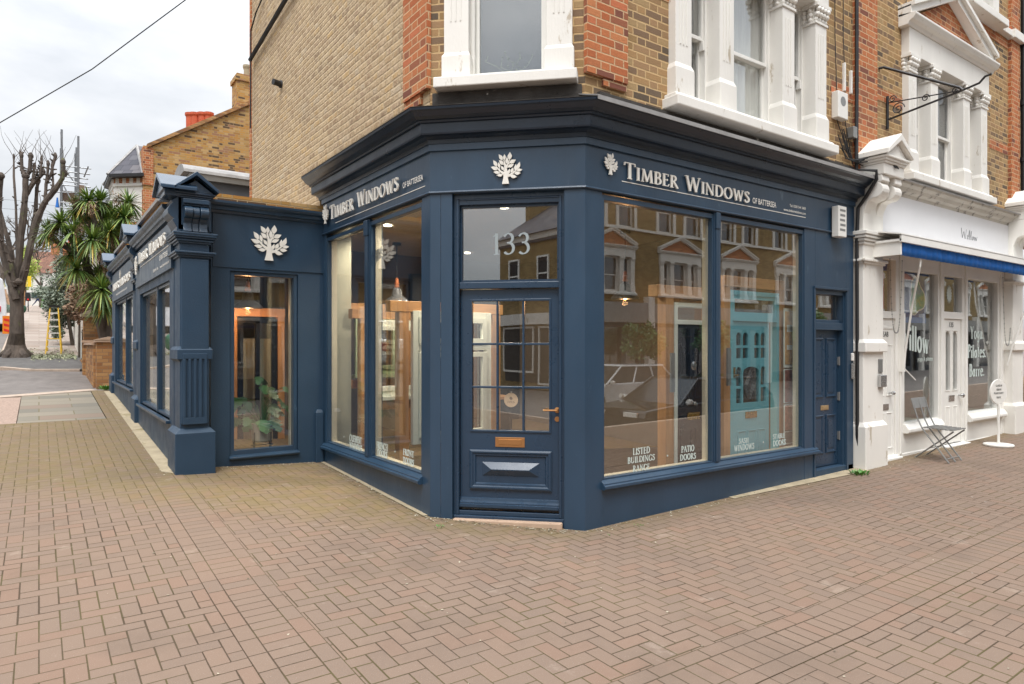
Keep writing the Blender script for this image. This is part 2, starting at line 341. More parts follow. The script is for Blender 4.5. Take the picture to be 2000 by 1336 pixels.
m_ceil = M('showroom_ceiling', hx(176, 166, 152), .8, var=.03)
m_floor = M('showroom_floor', hx(66, 56, 50), .35, var=.2, vs=5)
m_brass = M('brushed_bronze', hx(190, 140, 92), .32, .85, var=.08)
m_brass2 = M('polished_brass', hx(190, 152, 84), .25, .9, var=.15, vs=12)
m_chrome = M('satin_chrome', hx(190, 190, 190), .25, 1., var=.04)
m_black = M('black_metal', hx(34, 34, 36), .45, var=.1, bump=.1)
m_cable = M('black_cable', hx(30, 30, 32), .6, var=.1)
m_num = M('etched_number', hx(150, 160, 162), .6, var=.02)
m_shade = M('grey_enamel_shade', hx(120, 124, 132), .3, .3)
m_lead = M('lead_flashing', hx(150, 148, 146), .5, .2, var=.2, vs=5, bump=.4, bs=12, dist=.01)
m_soot = M('sooty_render', hx(62, 58, 54), .9, var=.35, vs=4, bump=.6, bs=25, dist=.01, wear=(hx(200, 196, 188), .36, 3.5))
m_slate = bricks('roof_slate', [(0, hx(104, 104, 110)), (.3, hx(90, 90, 98)), (.6, hx(116, 114, 118)), (.85, hx(82, 84, 92))], hx(60, 60, 66), stain=(.2, .1, .1), sw=.3, rh=.22, mw=.006, plain=True, bmp=.3)
m_tile = bricks('clay_roof_tile', [(0, hx(140, 104, 88)), (.4, hx(120, 90, 78)), (.7, hx(152, 112, 94))], hx(86, 66, 58), sw=.2, rh=.2, mw=.008, plain=True)
m_terra = M('terracotta_pot', hx(186, 88, 58), .8, var=.15, vs=8)
m_bark = M('plane_tree_bark', hx(88, 78, 70), .95, var=.45, vs=6, bump=1., bs=22, dist=.02, stretch=(1, 1, .35), wear=(hx(96, 98, 62), .4, 2))
m_alarm = M('white_plastic', hx(226, 224, 218), .4, var=.02)
m_grey = M('grey_metal', hx(140, 140, 138), .4, .5, var=.06)
m_galv = M('galvanised_tube', hx(128, 130, 132), .4, .7, var=.1)
m_chair = M('grey_painted_chair', hx(126, 126, 124), .4, .2, var=.05)
m_awn = M('blue_awning_canvas', hx(22, 106, 192), .8, var=.15, vs=6, bump=.3, bs=9, dist=.02)
m_oak = M('oak_timber', hx(184, 138, 94), .5, var=.22, vs=3, bump=.15, bs=30, stretch=(5, 5, .5))
m_oakh = M('oak_beam', hx(184, 138, 94), .5, var=.2, vs=3, bump=.15, bs=30, stretch=(.5, 5, 5))
m_sash = M('pale_sage_frame', hx(222, 226, 216), .45, var=.03)
m_teal = M('turquoise_door_paint', hx(112, 178, 190), .4, var=.04)
m_bdoor = M('black_door_paint', hx(26, 34, 48), .25, var=.05)
m_poster = None
def glassmat(name, f0, tint=(.93, .95, .94), wav=.0, rough=0.):
    t = NT(name); nt = t.t; nt.nodes.remove(t.b); out = nt.nodes['Material Output']
    g = t.n('NewGeometry'); dt = t.n('VectorMath', operation='DOT_PRODUCT'); t.l(g.outputs['Incoming'], dt.inputs[0]); t.l(g.outputs['Normal'], dt.inputs[1])
    cs = t.mt('ABSOLUTE', dt.outputs['Value']); sch = t.mt('POWER', t.mt('SUBTRACT', 1., cs), 4.)
    fac = t.mt('MINIMUM', t.mt('ADD', f0, t.mt('MULTIPLY', sch, 1-f0)), .95)
    tr = t.n('BsdfTransparent'); tr.inputs[0].default_value = (*tint, 1); gl = t.n('BsdfGlossy'); gl.inputs['Roughness'].default_value = rough
    gl.inputs[0].default_value = (.95, .96, .96, 1)
    if wav:
        b = t.n('Bump'); b.inputs['Strength'].default_value = wav; b.inputs['Distance'].default_value = .02
        t.l(t.noise(t.obj(), .9, 1, .4), b.inputs['Height']); t.l(b.outputs[0], gl.inputs['Normal'])
    mx = t.n('MixShader'); t.l(fac, mx.inputs[0]); t.l(tr.outputs[0], mx.inputs[1]); t.l(gl.outputs[0], mx.inputs[2]); t.l(mx.outputs[0], out.inputs[0])
    return t.m
m_glass = glassmat('shop_window_glass', .145, (.96, .97, .965), wav=.08)
m_glass2 = glassmat('street_window_glass', .22, (.5, .52, .54), wav=.1)
m_mirrorglass = glassmat('fanlight_glass', .22, (.7, .72, .72), wav=.05)
def glow(name, col, st):
    return M(name, col, .5, emit=(col, st))
m_bulb = glow('lit_filament_bulb', (1, .38, .1), 14)
m_spot = glow('downlight_and_fill_glow', (1, .86, .62), 12)
m_curtain = M('net_curtain', hx(214, 212, 206), .9, var=.12, vs=5, stretch=(6, 6, .3))
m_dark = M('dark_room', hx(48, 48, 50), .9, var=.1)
def leafmat(name, a, b, rough=.5):
    t = NT(name); oi = t.n('NewGeometry').outputs['Random Per Island']
    t.l(t.ramp(oi, [(0, a), (1, b)]), t.b.inputs['Base Color']); t.b.inputs['Roughness'].default_value = rough
    t.b.inputs['Transmission Weight'].default_value = 0.; t.b.inputs['Subsurface Weight'].default_value = 0
    return t.m
m_cord = leafmat('cordyline_leaf', hx(56, 92, 40), hx(140, 158, 78))
m_dead = leafmat('dry_flower_panicle', hx(120, 96, 78), hx(158, 132, 108), .9)
m_yleaf = leafmat('yellowing_leaf', hx(196, 156, 62), hx(214, 190, 90))
m_olive = leafmat('olive_leaf', hx(86, 100, 84), hx(140, 150, 130))
m_spring = leafmat('spring_leaf', hx(140, 160, 60), hx(182, 196, 92))
m_box = leafmat('clipped_box_leaf', hx(56, 104, 40), hx(98, 150, 60))
m_house = leafmat('house_plant_leaf', hx(46, 88, 50), hx(96, 140, 84), .35)
m_leafy = leafmat('fallen_clippings', hx(120, 128, 96), hx(176, 176, 146), .8)
# ------------------------------------------------------------------ lettering
def arc(cx, cy, rx, ry, a0, a1, n=12):
    return [(cx+rx*math.cos(math.radians(a0+(a1-a0)*i/n)), cy+ry*math.sin(math.radians(a0+(a1-a0)*i/n))) for i in range(n+1)]
S_ = [(.43, .80), (.38, .93), (.26, .985), (.13, .93), (.085, .8), (.13, .67), (.26, .56), (.38, .45), (.44, .3), (.41, .14), (.3, .03), (.18, .02), (.08, .09), (.05, .23)]
UB = [(.14, .975)]+arc(.27, .755, .19, .22, 90, -90)+[(.14, .535)]
G = {
 'I': (.26, [('K', [(.13, 0), (.13, 1)])], [(.13, 0, .11), (.13, .98, .11)]),
 'T': (.64, [('K', [(.32, 0), (.32, .97)]), ('k', [(.03, .97), (.61, .97)]), ('k', [(.035, .98), (.015, .8)]), ('k', [(.605, .98), (.625, .8)])], [(.32, 0, .12)]),
 'M': (.92, [('k', [(.12, 0), (.19, 1)]), ('K', [(.19, 1), (.46, .04)]), ('k', [(.46, .04), (.73, 1)]), ('K', [(.73, 1), (.8, 0)])], [(.12, 0, .1), (.8, 0, .11), (.15, .98, .07), (.77, .98, .07)]),
 'B': (.58, [('K', [(.14, 0), (.14, 1)]), ('c', UB), ('c', [(.14, .525)]+arc(.29, .27, .22, .255, 90, -90)+[(.14, .02)])], [(.1, .02, .08), (.1, .98, .08)]),
 'E': (.54, [('K', [(.14, 0), (.14, 1)]), ('k', [(.14, .975), (.46, .975), (.48, .83)]), ('k', [(.14, .52), (.4, .52)]), ('k', [(.14, .025), (.48, .025), (.53, .2)]), ('k', [(.4, .6), (.4, .44)])], [(.1, .02, .08), (.1, .98, .08)]),
 'F': (.5, [('K', [(.14, 0), (.14, 1)]), ('k', [(.14, .975), (.46, .975), (.48, .83)]), ('k', [(.14, .5), (.4, .5)]), ('k', [(.4, .58), (.4, .42)])], [(.14, .0, .12), (.1, .98, .08)]),
 'R': (.64, [('K', [(.14, 0), (.14, 1)]), ('c', UB), ('K', [(.28, .52), (.6, .0)])], [(.14, 0, .12), (.1, .98, .08), (.6, 0, .06)]),
 'P': (.54, [('K', [(.14, 0), (.14, 1)]), ('c', [(.14, .975)]+arc(.27, .73, .2, .245, 90, -90)+[(.14, .485)])], [(.14, 0, .12), (.1, .98, .08)]),
 'W': (1.02, [('K', [(.1, 1), (.31, .0)]), ('k', [(.31, 0), (.5, .96)]), ('K', [(.5, .96), (.72, 0)]), ('k', [(.72, 0), (.93, 1)])], [(.09, .98, .11), (.93, .98, .09)]),
 'N': (.8, [('k', [(.14, 0), (.14, 1)]), ('K', [(.12, 1), (.67, .02)]), ('k', [(.67, 0), (.67, 1)])], [(.14, 0, .1), (.67, .98, .1), (.1, .98, .08)]),
 'D': (.74, [('K', [(.14, 0), (.14, 1)]), ('c', [(.14, .975)]+arc(.3, .5, .36, .475, 90, -90, 16)+[(.14, .025)])], [(.1, .02, .08), (.1, .98, .08)]),
 'O': (.8, [('c', arc(.4, .5, .325, .485, 90, 450, 26))], []),
 'S': (.5, [('c', S_), ('k', [(.43, .97), (.44, .78)]), ('k', [(.06, .03), (.045, .24)])], []),
 'A': (.74, [('k', [(.08, 0), (.37, 1)]), ('K', [(.35, 1), (.66, 0)]), ('k', [(.2, .35), (.54, .35)])], [(.08, 0, .09), (.66, 0, .11)]),
 'C': (.68, [('c', arc(.4, .5, .33, .485, 48, 312, 20)), ('k', [(.62, .95), (.63, .75)])], []),
 'G': (.74, [('c', arc(.4, .5, .33, .485, 48, 300, 20)), ('K', [(.63, .08), (.63, .42)]), ('k', [(.62, .95), (.63, .75)])], [(.63, .42, .1)]),
 'H': (.78, [('K', [(.15, 0), (.15, 1)]), ('K', [(.63, 0), (.63, 1)]), ('k', [(.15, .52), (.63, .52)])], [(.15, 0, .11), (.15, .98, .11), (.63, 0, .11), (.63, .98, .11)]),
 'L': (.52, [('K', [(.14, 0), (.14, 1)]), ('k', [(.14, .025), (.47, .025), (.51, .22)])], [(.1, .02, .08), (.14, .98, .11)]),
 'U': (.76, [('K', [(.15, 1), (.15, .35)]), ('c', arc(.385, .32, .235, .31, 180, 360)), ('k', [(.62, .32), (.62, 1)])], [(.15, .98, .11), (.62, .98, .09)]),
 'Y': (.72, [('K', [(.1, 1), (.36, .48)]), ('k', [(.36, .48), (.62, 1)]), ('K', [(.36, .5), (.36, 0)])], [(.36, 0, .12), (.1, .98, .1), (.62, .98, .08)]),
 '1': (.4, [('K', [(.22, 0), (.22, 1)]), ('k', [(.22, .98), (.08, .84)])], [(.22, 0, .13)]),
 '3': (.58, [('c', [(.08, .84)]+arc(.27, .76, .18, .22, 140, -80)+[(.2, .53)]), ('c', [(.2, .54)]+arc(.27, .28, .22, .27, 85, -140))], []),
 'o': (.56, [('c', arc(.28, .3, .21, .29, 90, 450, 20))], []),
 'a': (.54, [('c', arc(.23, .25, .16, .24, 90, 450, 16)), ('K', [(.41, .6), (.41, .03)]), ('k', [(.41, .58), (.12, .58)])], [(.44, .02, .06)]),
 'g': (.54, [('c', arc(.23, .32, .17, .26, 90, 450, 16)), ('K', [(.42, .6), (.42, -.1)]), ('c', [(.42, -.1), (.34, -.24), (.18, -.27), (.07, -.2)])], []),
 'i': (.24, [('K', [(.12, 0), (.12, .6)]), ('K', [(.12, .76), (.12, .9)])], [(.12, 0, .1)]),
 'l': (.24, [('K', [(.12, 0), (.12, 1)])], [(.12, 0, .1)]),
 't': (.36, [('K', [(.17, .82), (.17, .08)]), ('k', [(.04, .58), (.33, .58)]), ('k', [(.17, .04), (.32, .08)])], []),
 'e': (.52, [('c', arc(.27, .3, .2, .29, 10, 320, 18)), ('k', [(.1, .34), (.46, .34)])], []),
 's': (.4, [('c', [(x*.82, y*.6) for x, y in S_])], []),
 'r': (.4, [('K', [(.13, 0), (.13, .6)]), ('c', [(.14, .42), (.22, .56), (.34, .54)])], [(.13, 0, .1)]),
 'w': (.8, [('K', [(.08, .6), (.24, 0)]), ('k', [(.24, 0), (.38, .58)]), ('K', [(.38, .58), (.56, 0)]), ('k', [(.56, 0), (.72, .6)])], []),
 'p': (.54, [('K', [(.13, .6), (.13, -.28)]), ('c', arc(.3, .3, .18, .28, 90, 450, 16))], [(.13, -.28, .1)]),
 '.': (.2, [('K', [(.09, 0), (.09, .12)])], []),
 ' ': (.38, [], []),
}
def serif(mb, fr, text, u0, u1, z, ch, n0, n1, small=.8, bold=1.0, slope=0.):
    """capitals: first letter of each word full height, the rest small caps (small=1: all equal); fitted to u0..u1"""
    K, k = .15*bold, .055*bold; pos = 0; items = []; first = True
    for ch_ in text:
        s = 1.0 if (first or not ch_.isupper()) else small
        items.append((ch_, pos, s)); pos += (G[ch_][0]+.07)*s; first = ch_ == ' '
    sc_ = (u1-u0)/(pos-.07); e = 0
    for c, p0, s in items:
        w, strokes, serifs = G[c]
        ss = [(m, pts) for m, pts in strokes]+[('s', [(x-hw, y), (x+hw, y)]) for x, y, hw in serifs]
        for mode, pts in ss:
            e += 1; dn = (e % 7)*.00025; n = len(pts); L = []; Rr = []
            closed = n > 3 and abs(pts[0][0]-pts[-1][0]) < 1e-6 and abs(pts[0][1]-pts[-1][1]) < 1e-6
            for i in range(n):
                a = pts[max(i-1, 0)]; b = pts[min(i+1, n-1)]
                if closed and i in (0, n-1): a, b = pts[-2], pts[1]
                dx, dy = b[0]-a[0], b[1]-a[1]; q = math.hypot(dx, dy) or 1; dx /= q; dy /= q
                wd = {'K': K, 'k': k, 's': k*.9}.get(mode) or k+(K-k)*abs(math.sin(math.atan2(dy, dx)-.30))
                nx, ny = -dy*wd/2, dx*wd/2
                L.append((pts[i][0]+nx, pts[i][1]+ny)); Rr.append((pts[i][0]-nx, pts[i][1]-ny))
            T = lambda q: (u0+(p0+q[0]*s)*sc_, z+q[1]*ch*s+slope*(p0+q[0]*s)*sc_)
            vs = []
            for nn in (n0, n1+dn):
                for P in L: vs.append(fr.p(T(P)[0], nn, T(P)[1]))
                for P in Rr: vs.append(fr.p(T(P)[0], nn, T(P)[1]))
            fs = []
            for i in range(n-1):
                fs += [(i, i+1, n+i+1, n+i), (2*n+i, 3*n+i, 3*n+i+1, 2*n+i+1), (i, 2*n+i, 2*n+i+1, i+1), (n+i, n+i+1, 3*n+i+1, 3*n+i)]
            if not closed: fs += [(0, n, 3*n, 2*n), (n-1, 3*n-1, 4*n-1, 2*n-1)]
            mb.add(vs, fs)
def sans(mb, fr, text, u0, u1, z, hgt, n0, n1):
    cu_ = bpy.data.curves.new('text_source', 'FONT'); cu_.body = text; cu_.size = 1; cu_.resolution_u = 3; cu_.offset = .012
    ob = bpy.data.objects.new('text_source', cu_); COL.objects.link(ob)
    me = bpy.data.meshes.new_from_object(ob.evaluated_get(bpy.context.evaluated_depsgraph_get()))
    vs = [v.co.copy() for v in me.vertices]; fs = [tuple(p.vertices) for p in me.polygons]
    bpy.data.objects.remove(ob); bpy.data.curves.remove(cu_); bpy.data.meshes.remove(me)
    if not vs: return
    x0 = min(v.x for v in vs); x1 = max(v.x for v in vs); y1 = max(v.y for v in vs)
    mb.add([fr.p(u0+(v.x-x0)/(x1-x0)*(u1-u0), n1, z+v.y/y1*hgt) for v in vs], fs)
LEAVES = [(905,345,915,180,92),(795,345,798,222,64),(850,430,848,282,64),(760,345,672,220,76),(780,440,675,345,76),(905,415,1040,348,82),(870,500,1000,440,70),(640,470,553,338,76),(695,510,663,385,56),(650,540,502,480,76),(785,560,718,465,56),(700,610,557,590,66),(760,660,625,665,64),(870,660,910,530,56),(940,620,985,512,62),(1030,580,1040,440,62),(1070,560,1125,398,72),(1060,580,1180,560,60),(1010,635,1145,635,70),(920,690,1065,712,76)]
TWIGS = [([(820,850),(822,740),(822,640),(826,560),(818,480),(795,390),(778,340)],[150,100,84,60,50,26,12]),([(826,520),(872,440),(905,345)],[36,26,14]),([(795,640),(705,575),(640,500),(610,470)],[56,36,24,12]),([(790,640),(740,655)],[24,10]),([(850,690),(945,655),(1030,585),(1085,535)],[58,36,26,12]),([(865,690),(930,692)],[26,12]),([(800,400),(797,345)],[14,10]),([(845,470),(850,425)],[16,8]),([(775,520),(790,580)],[10,12]),([(690,560),(698,500)],[16,8]),([(870,670),(872,640)],[18,8]),([(935,660),(942,610)],[16,8]),([(1025,590),(1032,560)],[16,8]),([(890,440),(915,405)],[16,8]),([(850,505),(885,500)],[20,8]),([(790,450),(760,425)],[18,8]),([(690,590),(675,605)],[16,8])]
def emblem(mb, fr, uc, z0, hgt, n0, n1, wd=None):
    s = hgt/670.0; sx = s if wd is None else wd/680.0
    T = lambda x, y: (uc+(x-835)*sx, z0+(850-y)*s); e = 0
    for x0, y0, x1, y1, w in LEAVES:
        dx, dy = x1-x0, y1-y0; q = math.hypot(dx, dy); nx, ny = -dy/q, dx/q; pl = []
        for t, k in ((0, 0), (.18, .62), (.38, 1), (.55, .98), (.75, .62), (.9, .22), (1, 0)): pl.append((x0+dx*t+nx*w*.5*k, y0+dy*t+ny*w*.5*k))
        for t, k in ((.9, .14), (.75, .5), (.55, .9), (.38, 1), (.18, .7)): pl.append((x0+dx*t-nx*w*.5*k, y0+dy*t-ny*w*.5*k))
        e += 1; mb.fpoly(fr, [T(*p) for p in pl], n0, n1+(e % 3)*.0004)
    for pts, ws in TWIGS:
        n = len(pts); L = []; Rr = []
        for i in range(n):
            a = pts[max(i-1, 0)]; b = pts[min(i+1, n-1)]; dx, dy = b[0]-a[0], b[1]-a[1]; q = math.hypot(dx, dy); nx, ny = -dy/q, dx/q
            if n > 5 and i == 0: nx, ny = -1 if nx < 0 else 1, 0
            L.append((pts[i][0]+nx*ws[i]/2, pts[i][1]+ny*ws[i]/2)); Rr.append((pts[i][0]-nx*ws[i]/2, pts[i][1]-ny*ws[i]/2))
        e += 1; vs = [fr.p(T(*p)[0], nn, T(*p)[1]) for nn in (n0, n1+.0005+(e % 5)*.0003) for p in L+Rr]; fs = []
        for i in range(n-1):
            fs += [(i, i+1, n+i+1, n+i), (2*n+i, 3*n+i, 3*n+i+1, 2*n+i+1), (i, 2*n+i, 2*n+i+1, i+1), (n+i, n+i+1, 3*n+i+1, 3*n+i)]
        fs += [(0, n, 3*n, 2*n), (n-1, 3*n-1, 4*n-1, 2*n-1)]
        mb.add(vs, fs)
# ------------------------------------------------------------------ ground
def sheet(xs, ys, dz, name, mat, thick=0., kind='structure'):
    mb = MB(); nx, ny = len(xs), len(ys)
    mb.add([(x, y, h(x, y)+dz) for y in ys for x in xs], [(j*nx+i, j*nx+i+1, (j+1)*nx+i+1, (j+1)*nx+i) for j in range(ny-1) for i in range(nx-1)])
    if thick:
        for ring in ([(x, ys[0]) for x in xs], [(xs[-1], y) for y in ys], [(x, ys[-1]) for x in xs[::-1]], [(xs[0], y) for y in ys[::-1]]):
            for (a, b), (c, d) in zip(ring, ring[1:]): mb.quad((a, b, h(a, b)+dz-thick), (c, d, h(c, d)+dz-thick), (c, d, h(c, d)+dz), (a, b, h(a, b)+dz))
    o = mb.build(name, mat); o['kind'] = kind; return o
def rng(a, b, st):
    n = max(1, int(round((b-a)/st))); return [a+(b-a)*i/n for i in range(n+1)]
sheet([-400, -120, -40, -14, -6, -2, 1.2, 2.1, 2.95, 3.45, 3.96, 9, 20, 60, 400], [-400, -80, -14, -4, -2.2, -1.2, 4.45, 12, 27, 38, 50, 121, 300, 700], -.13, 'road', m_tarmac)
XS = rng(-8, 0.58, .6)+[.88, 1.2, 1.28, 1.7, 2.3, 2.95, 3.2, 3.45, 3.7, 3.96]+rng(4.6, 30, 1.4)
sheet(XS, rng(-1.05, 1.5, .6)+[1.98, 2.38, 3, 3.7, 4.45]+rng(5, 12.35, .6)+[12.4], 0, 'pavement', m_pave, .3)
sheet([.88, 1.2, 1.28], [1.98, 2.38, 3, 3.7, 4.45]+rng(5, 12.35, .6)+rng(13, 16.4, .6), .004, 'paving_band', m_bandA, .03)
sheet(XS[XS.index(1.28):], [1.98, 2.38], .004, 'paving_band', m_bandB, .03)
sheet(rng(-8, 30, 1.), [-1.2, -1.052], .0, 'kerb', m_kerb, .3)
sheet([-.27, .3, .87], rng(12.4, 16.25, .5), .001, 'stone_paving', m_slab, .2)
sheet([-3.5, -2, -1, -.28], rng(12.4, 15.7, .5), .0, 'gravel_pavement', m_pinktar, .2)
sheet([.88, 1.2, 2.0, 2.95], rng(12.41, 16.3, .5), -.002, 'verge', m_conc)
sheet([1.1, 1.2, 1.3], rng(8.2, 16.2, .5), .006, 'concrete_margin', m_conc)
mb = MB(); mb.quad((1.28, 8.0, h(1.28, 8)+.007), (1.10, 8.35, h(1.1, 8.35)+.007), (1.10, 8.2, h(1.1, 8.2)+.007)); mb.quad((2.9, 8.27, h(2.9, 8.27)+.006), (2.9, 5.5, h(2.9, 5.5)+.006), (2.955, 5.5, h(2.95, 5.5)+.006), (2.955, 8.27, h(2.95, 8.27)+.006))
mb.quad((6.0, 4.38, h(6, 4.38)+.006), (8.6, 4.25, h(8.6, 4.3)+.006), (8.6, 4.46, h(8.6, 4.46)+.006), (6.0, 4.46, h(6, 4.46)+.006))
tag(mb.build('concrete_margin', m_conc), kind='structure')
# crossing: stone edging, tarmac, second edging, dark tarmac, then slabs up the hill
def strip(pts, w, dz, name, mat):               # plan polyline strip
    mb = MB(); P = [Vector(p) for p in pts]
    for a, b in zip(P, P[1:]):
        d = (b-a).normalized(); n = Vector((-d.y, d.x))*w
        q = [a, b, b+n, a+n]; mb.quad(*[(v.x, v.y, h(v.x, v.y)+dz) for v in q]); mb.quad(*[(v.x, v.y, h(v.x, v.y)+dz) for v in (a, b)], *[(v.x, v.y, h(v.x, v.y)-.2) for v in (b, a)])
    return tag(mb.build(name, mat), kind='structure')
strip([(-3.5, 15.55), (-.6, 15.7), (0, 15.95), (1.0, 16.4)], .3, .012, 'kerb', m_kerb)
sheet([-3.5, -2, -1, 0, 1.3], rng(15.6, 22.2, .6), -.03, 'driveway', m_tarmac)
strip([(-3.5, 23.4), (-.9, 22.75), (-.2, 21.75), (.9, 21.5)], .16, .02, 'kerb', m_kerb)
mb = MB(); P = [(-3.0, 23.6), (-.9, 22.9), (-.2, 21.9), (1.1, 21.65), (1.1, 27.2), (-3.0, 27.2)]
mb.add([(x, y, h(x, y)+.004) for x, y in P], [(0, 1, 2, 3, 4, 5)]); tag(mb.build('tarmac_apron', m_tardark), kind='structure')
sheet([-.9, 0, 1.15], [27.2, 30, 34, 38, 42, 46, 50, 60, 80, 100, 121, 150], .0, 'hill_pavement', m_hill, .2)
strip([(-.9, 150), (-.9, 121), (-.9, 50), (-.9, 38), (-.9, 27.2)], .0001, .0, 'kerb', m_kerb)
sheet([-1.05, -.9], [27.2, 38, 50, 121, 150], .003, 'kerb', m_kerb, .2)
# ------------------------------------------------------------------ the corner shop building
bld = thing('corner_shop_building', 'yellow brick corner building over a navy timber shopfront with an angled glazed door', 'building', (3.9, 5.4, 0))
HT = 10.5
mb = MB(); mb.box(X0, X0+.3, 5.47, 8.42, 3.78, HT); mb.box(X0, X0+.3, 8.42, 11.80, 3.3, HT); mb.box(X0+.3, 8.45, 11.4, 11.80, 3.35, HT); o = mb.build('flank_wall', m_flank, bld, 'buff rubbed brick flank wall with thick mortar')
mb = MB()
mb.fb(FL, -5.93, -5.44, .0, .045, 4.02, HT); mb.fb(FL, -5.93, -5.6, -.01, .03, 3.92, 4.02); mb.fb(FL, -11.86, -11.78, -.06, .02, 2.8, HT)
uR = onY(1220, 100, Y0).x
mb.fb(FR, 3.94, uR, .0, .045, 4.07, HT); mb.fb(FR, 4.15, uR, -.01, .03, 4.0, 4.07)
mb.fb(FR, uR, 5.12, -.01, .006, 5.02, 5.24)
mb.fb(FR, 8.02, 8.54, -.01, .006, 4.76, 4.95)
mb.split('red_brick_dressing', m_red, bld, 'orange red brick corner quoins and bands')
WH = (5.12, 7.70, 4.08, 9.0)
mb = MB(); mb.holes(FC, 0, 1.427, 3.6, HT, -.3, 0, [(.17, 1.27, 4.08, 7.0)]); mb.holes(FR, 3.958, 8.56, 3.6, HT, -.3, 0, [WH])
mb.build('upper_wall', m_stock, bld)
mb = MB(); mb.fb(FC, .04, 1.40, 0, .07, 3.80, 3.95); mb.fb(FR, 4.1, 8.5, 0, .04, 3.80, 3.93); mb.split('sooty_upstand', m_soot, bld)
# cornice, swept round the three faces
PATH = [(X0, 8.38), (X0, 5.455), (3.958, Y0), (8.60, Y0)]
mb = MB()
mb.sweep(PATH, [(-.05, 3.50), (.03, 3.50), (.035, 3.535), (.075, 3.555), (.12, 3.56), (.125, 3.575), (.13, 3.655), (.15, 3.66), (.155, 3.675), (.175, 3.68), (.205, 3.70), (.235, 3.735), (.25, 3.745), (.255, 3.765), (-.05, 3.84)])
mb.build('cornice', m_blueshade, bld)
mb = MB(); mb.sweep(PATH, [(-.05, 3.845), (.0, 3.835), (.256, 3.768), (.259, 3.768), (.259, 3.772), (-.05, 3.855)]); mb.build('roofing_felt', m_soot, bld)
mb = MB(); mb.fprof(FR, 3.87, 8.6, [(.0, 3.86), (.257, 3.776), (.258, 3.745), (.266, 3.745), (.266, 3.784), (.0, 3.87)]); mb.build('lead_flashing', m_lead, bld)
mb = MB(); mb.sweep([(X0, 8.30)]+PATH[1:3]+[(8.575, Y0)], [(-.25, 3.07), (.0, 3.07), (.0, 3.435), (.022, 3.44), (.022, 3.51), (-.25, 3.51)])
mb.sweep([(X0, 8.30)]+PATH[1:3]+[(8.575, Y0)], [(-.05, 3.045), (.016, 3.045), (.024, 3.055), (.016, 3.069), (-.05, 3.069)])
mb.build('fascia', m_blue, bld)
# shopfront carpentry
mb = MB()
mb.prism([(X0, 5.455, -.2), (3.02, 5.384, -.2), (3.02+.1, 5.384+.2, -.2), (3.12, 5.62, -.2), (X0, 5.62, -.2)], (0, 0, 3.255))
mb.prism([(3.958, Y0, -.2), (4.165, Y0, -.2), (4.165, 4.62, -.2), (3.92, 4.62, -.2), (3.828, 4.576, -.2)], (0, 0, 3.255))
mb.fb(FC, .10, .21, -.16, 0, -.2, 3.05); mb.fb(FC, 1.237, 1.245, -.16, -.001, -.2, 3.05)
mb.fb(FL, -8.31, -8.19, -.14, .0, -.2, 3.05)
mb.fb(FR, 7.435, 7.665, -.16, 0, -.2, 3.05); mb.fb(FR, 8.38, 8.56, -.16, 0, -.2, 3.05); mb.fb(FR, 7.665, 8.38, -.16, 0, 2.33, 3.05)
mb.split('shopfront_post', m_blue, bld, bevel=.004)
mb = MB(); mb.fb(FL, -8.2, -5.62, -.16, -.004, -.2, .345); mb.fb(FR, 4.165, 7.645, -.16, -.004, -.2, .345); mb.split('stall_riser', m_blue, bld)
SILL = [(-.16, .34), (.035, .34), (.055, .352), (.055, .375), (.035, .385), (.035, .395), (-.02, .43), (-.16, .43)]
mb = MB(); mb.fprof(FL, -8.3, -5.60, SILL); mb.fprof(FR, 4.15, 7.69, SILL); mb.split('window_sill', m_blue, bld)
def shopwin(fr, u0, u1, z0, z1, mull, root, words, nm='window'):
    edges = [u0]+[x for m in mull for x in m]+[u1]
    for i in range(0, len(edges), 2):
        a, b = edges[i], edges[i+1]
        mb = MB(); mb.ring(fr, a-.012, b+.012, z0-.004, z1+.02, .028, -.075, -.01, wb=.014, wt=.045)
        w = mb.build(nm, m_blue, root, bevel=.004)
        mb = MB(); mb.fb(fr, a+.01, b-.01, -.058, -.052, z0+.008, z1-.02); mb.build('glass', m_glass, w)
        mb = MB(); mb.ring(fr, a-.02, b+.02, z0-.02, z1+.03, .045, -.13, -.062, wb=.036, wt=.04); mb.build('inner_frame', m_cream, w, bevel=.003)
        if words and words[i//2]:
            for kind, args in words[i//2]:
                mb = MB()
                if kind == 't': serif(mb, fr, *args, -.0515, -.0505, small=1., bold=1.05)
                elif kind == 'd': mb.lathe(fr.p(args[0], -.051, args[1]), [(.009, 0), (.009, .0012)], 10, (fr.n[0], fr.n[1], 0))
                mb.build('window_lettering' if kind == 't' else 'lettering_dot', m_decal, w)
    for a, b in mull:
        mb = MB(); mb.fb(fr, a+.010, b-.010, -.16, .0, z0-.04, z1+.05); mb.fb(fr, a+.028, b-.028, .0, .012, z0+.0, z1-.02); mb.fb(fr, a+.02, b-.02, .0, .022, z1-.13, z1+.04)
        mb.build('mullion', m_blue, root, bevel=.005)
def cap(px, y, fr='R'):
    v = onY(px, y, Y0+.05) if fr == 'R' else onX(px, y, X0+.05)
    return (v.x if fr == 'R' else -v.y), v.z
def word(txt, p0, p1, ytop, ybot, fr='R'):
    u0, za = cap(p0, ybot, fr); u1, _ = cap(p1, ybot, fr); _, zb = cap(p0, ytop, fr)
    return ('t', (txt, u0, u1, za, abs(zb-za)))
def dot(px, y, fr='R'): return ('d', cap(px, y, fr))
q = cap(735, 522, 'L'); q2 = cap(735, 440, 'L')
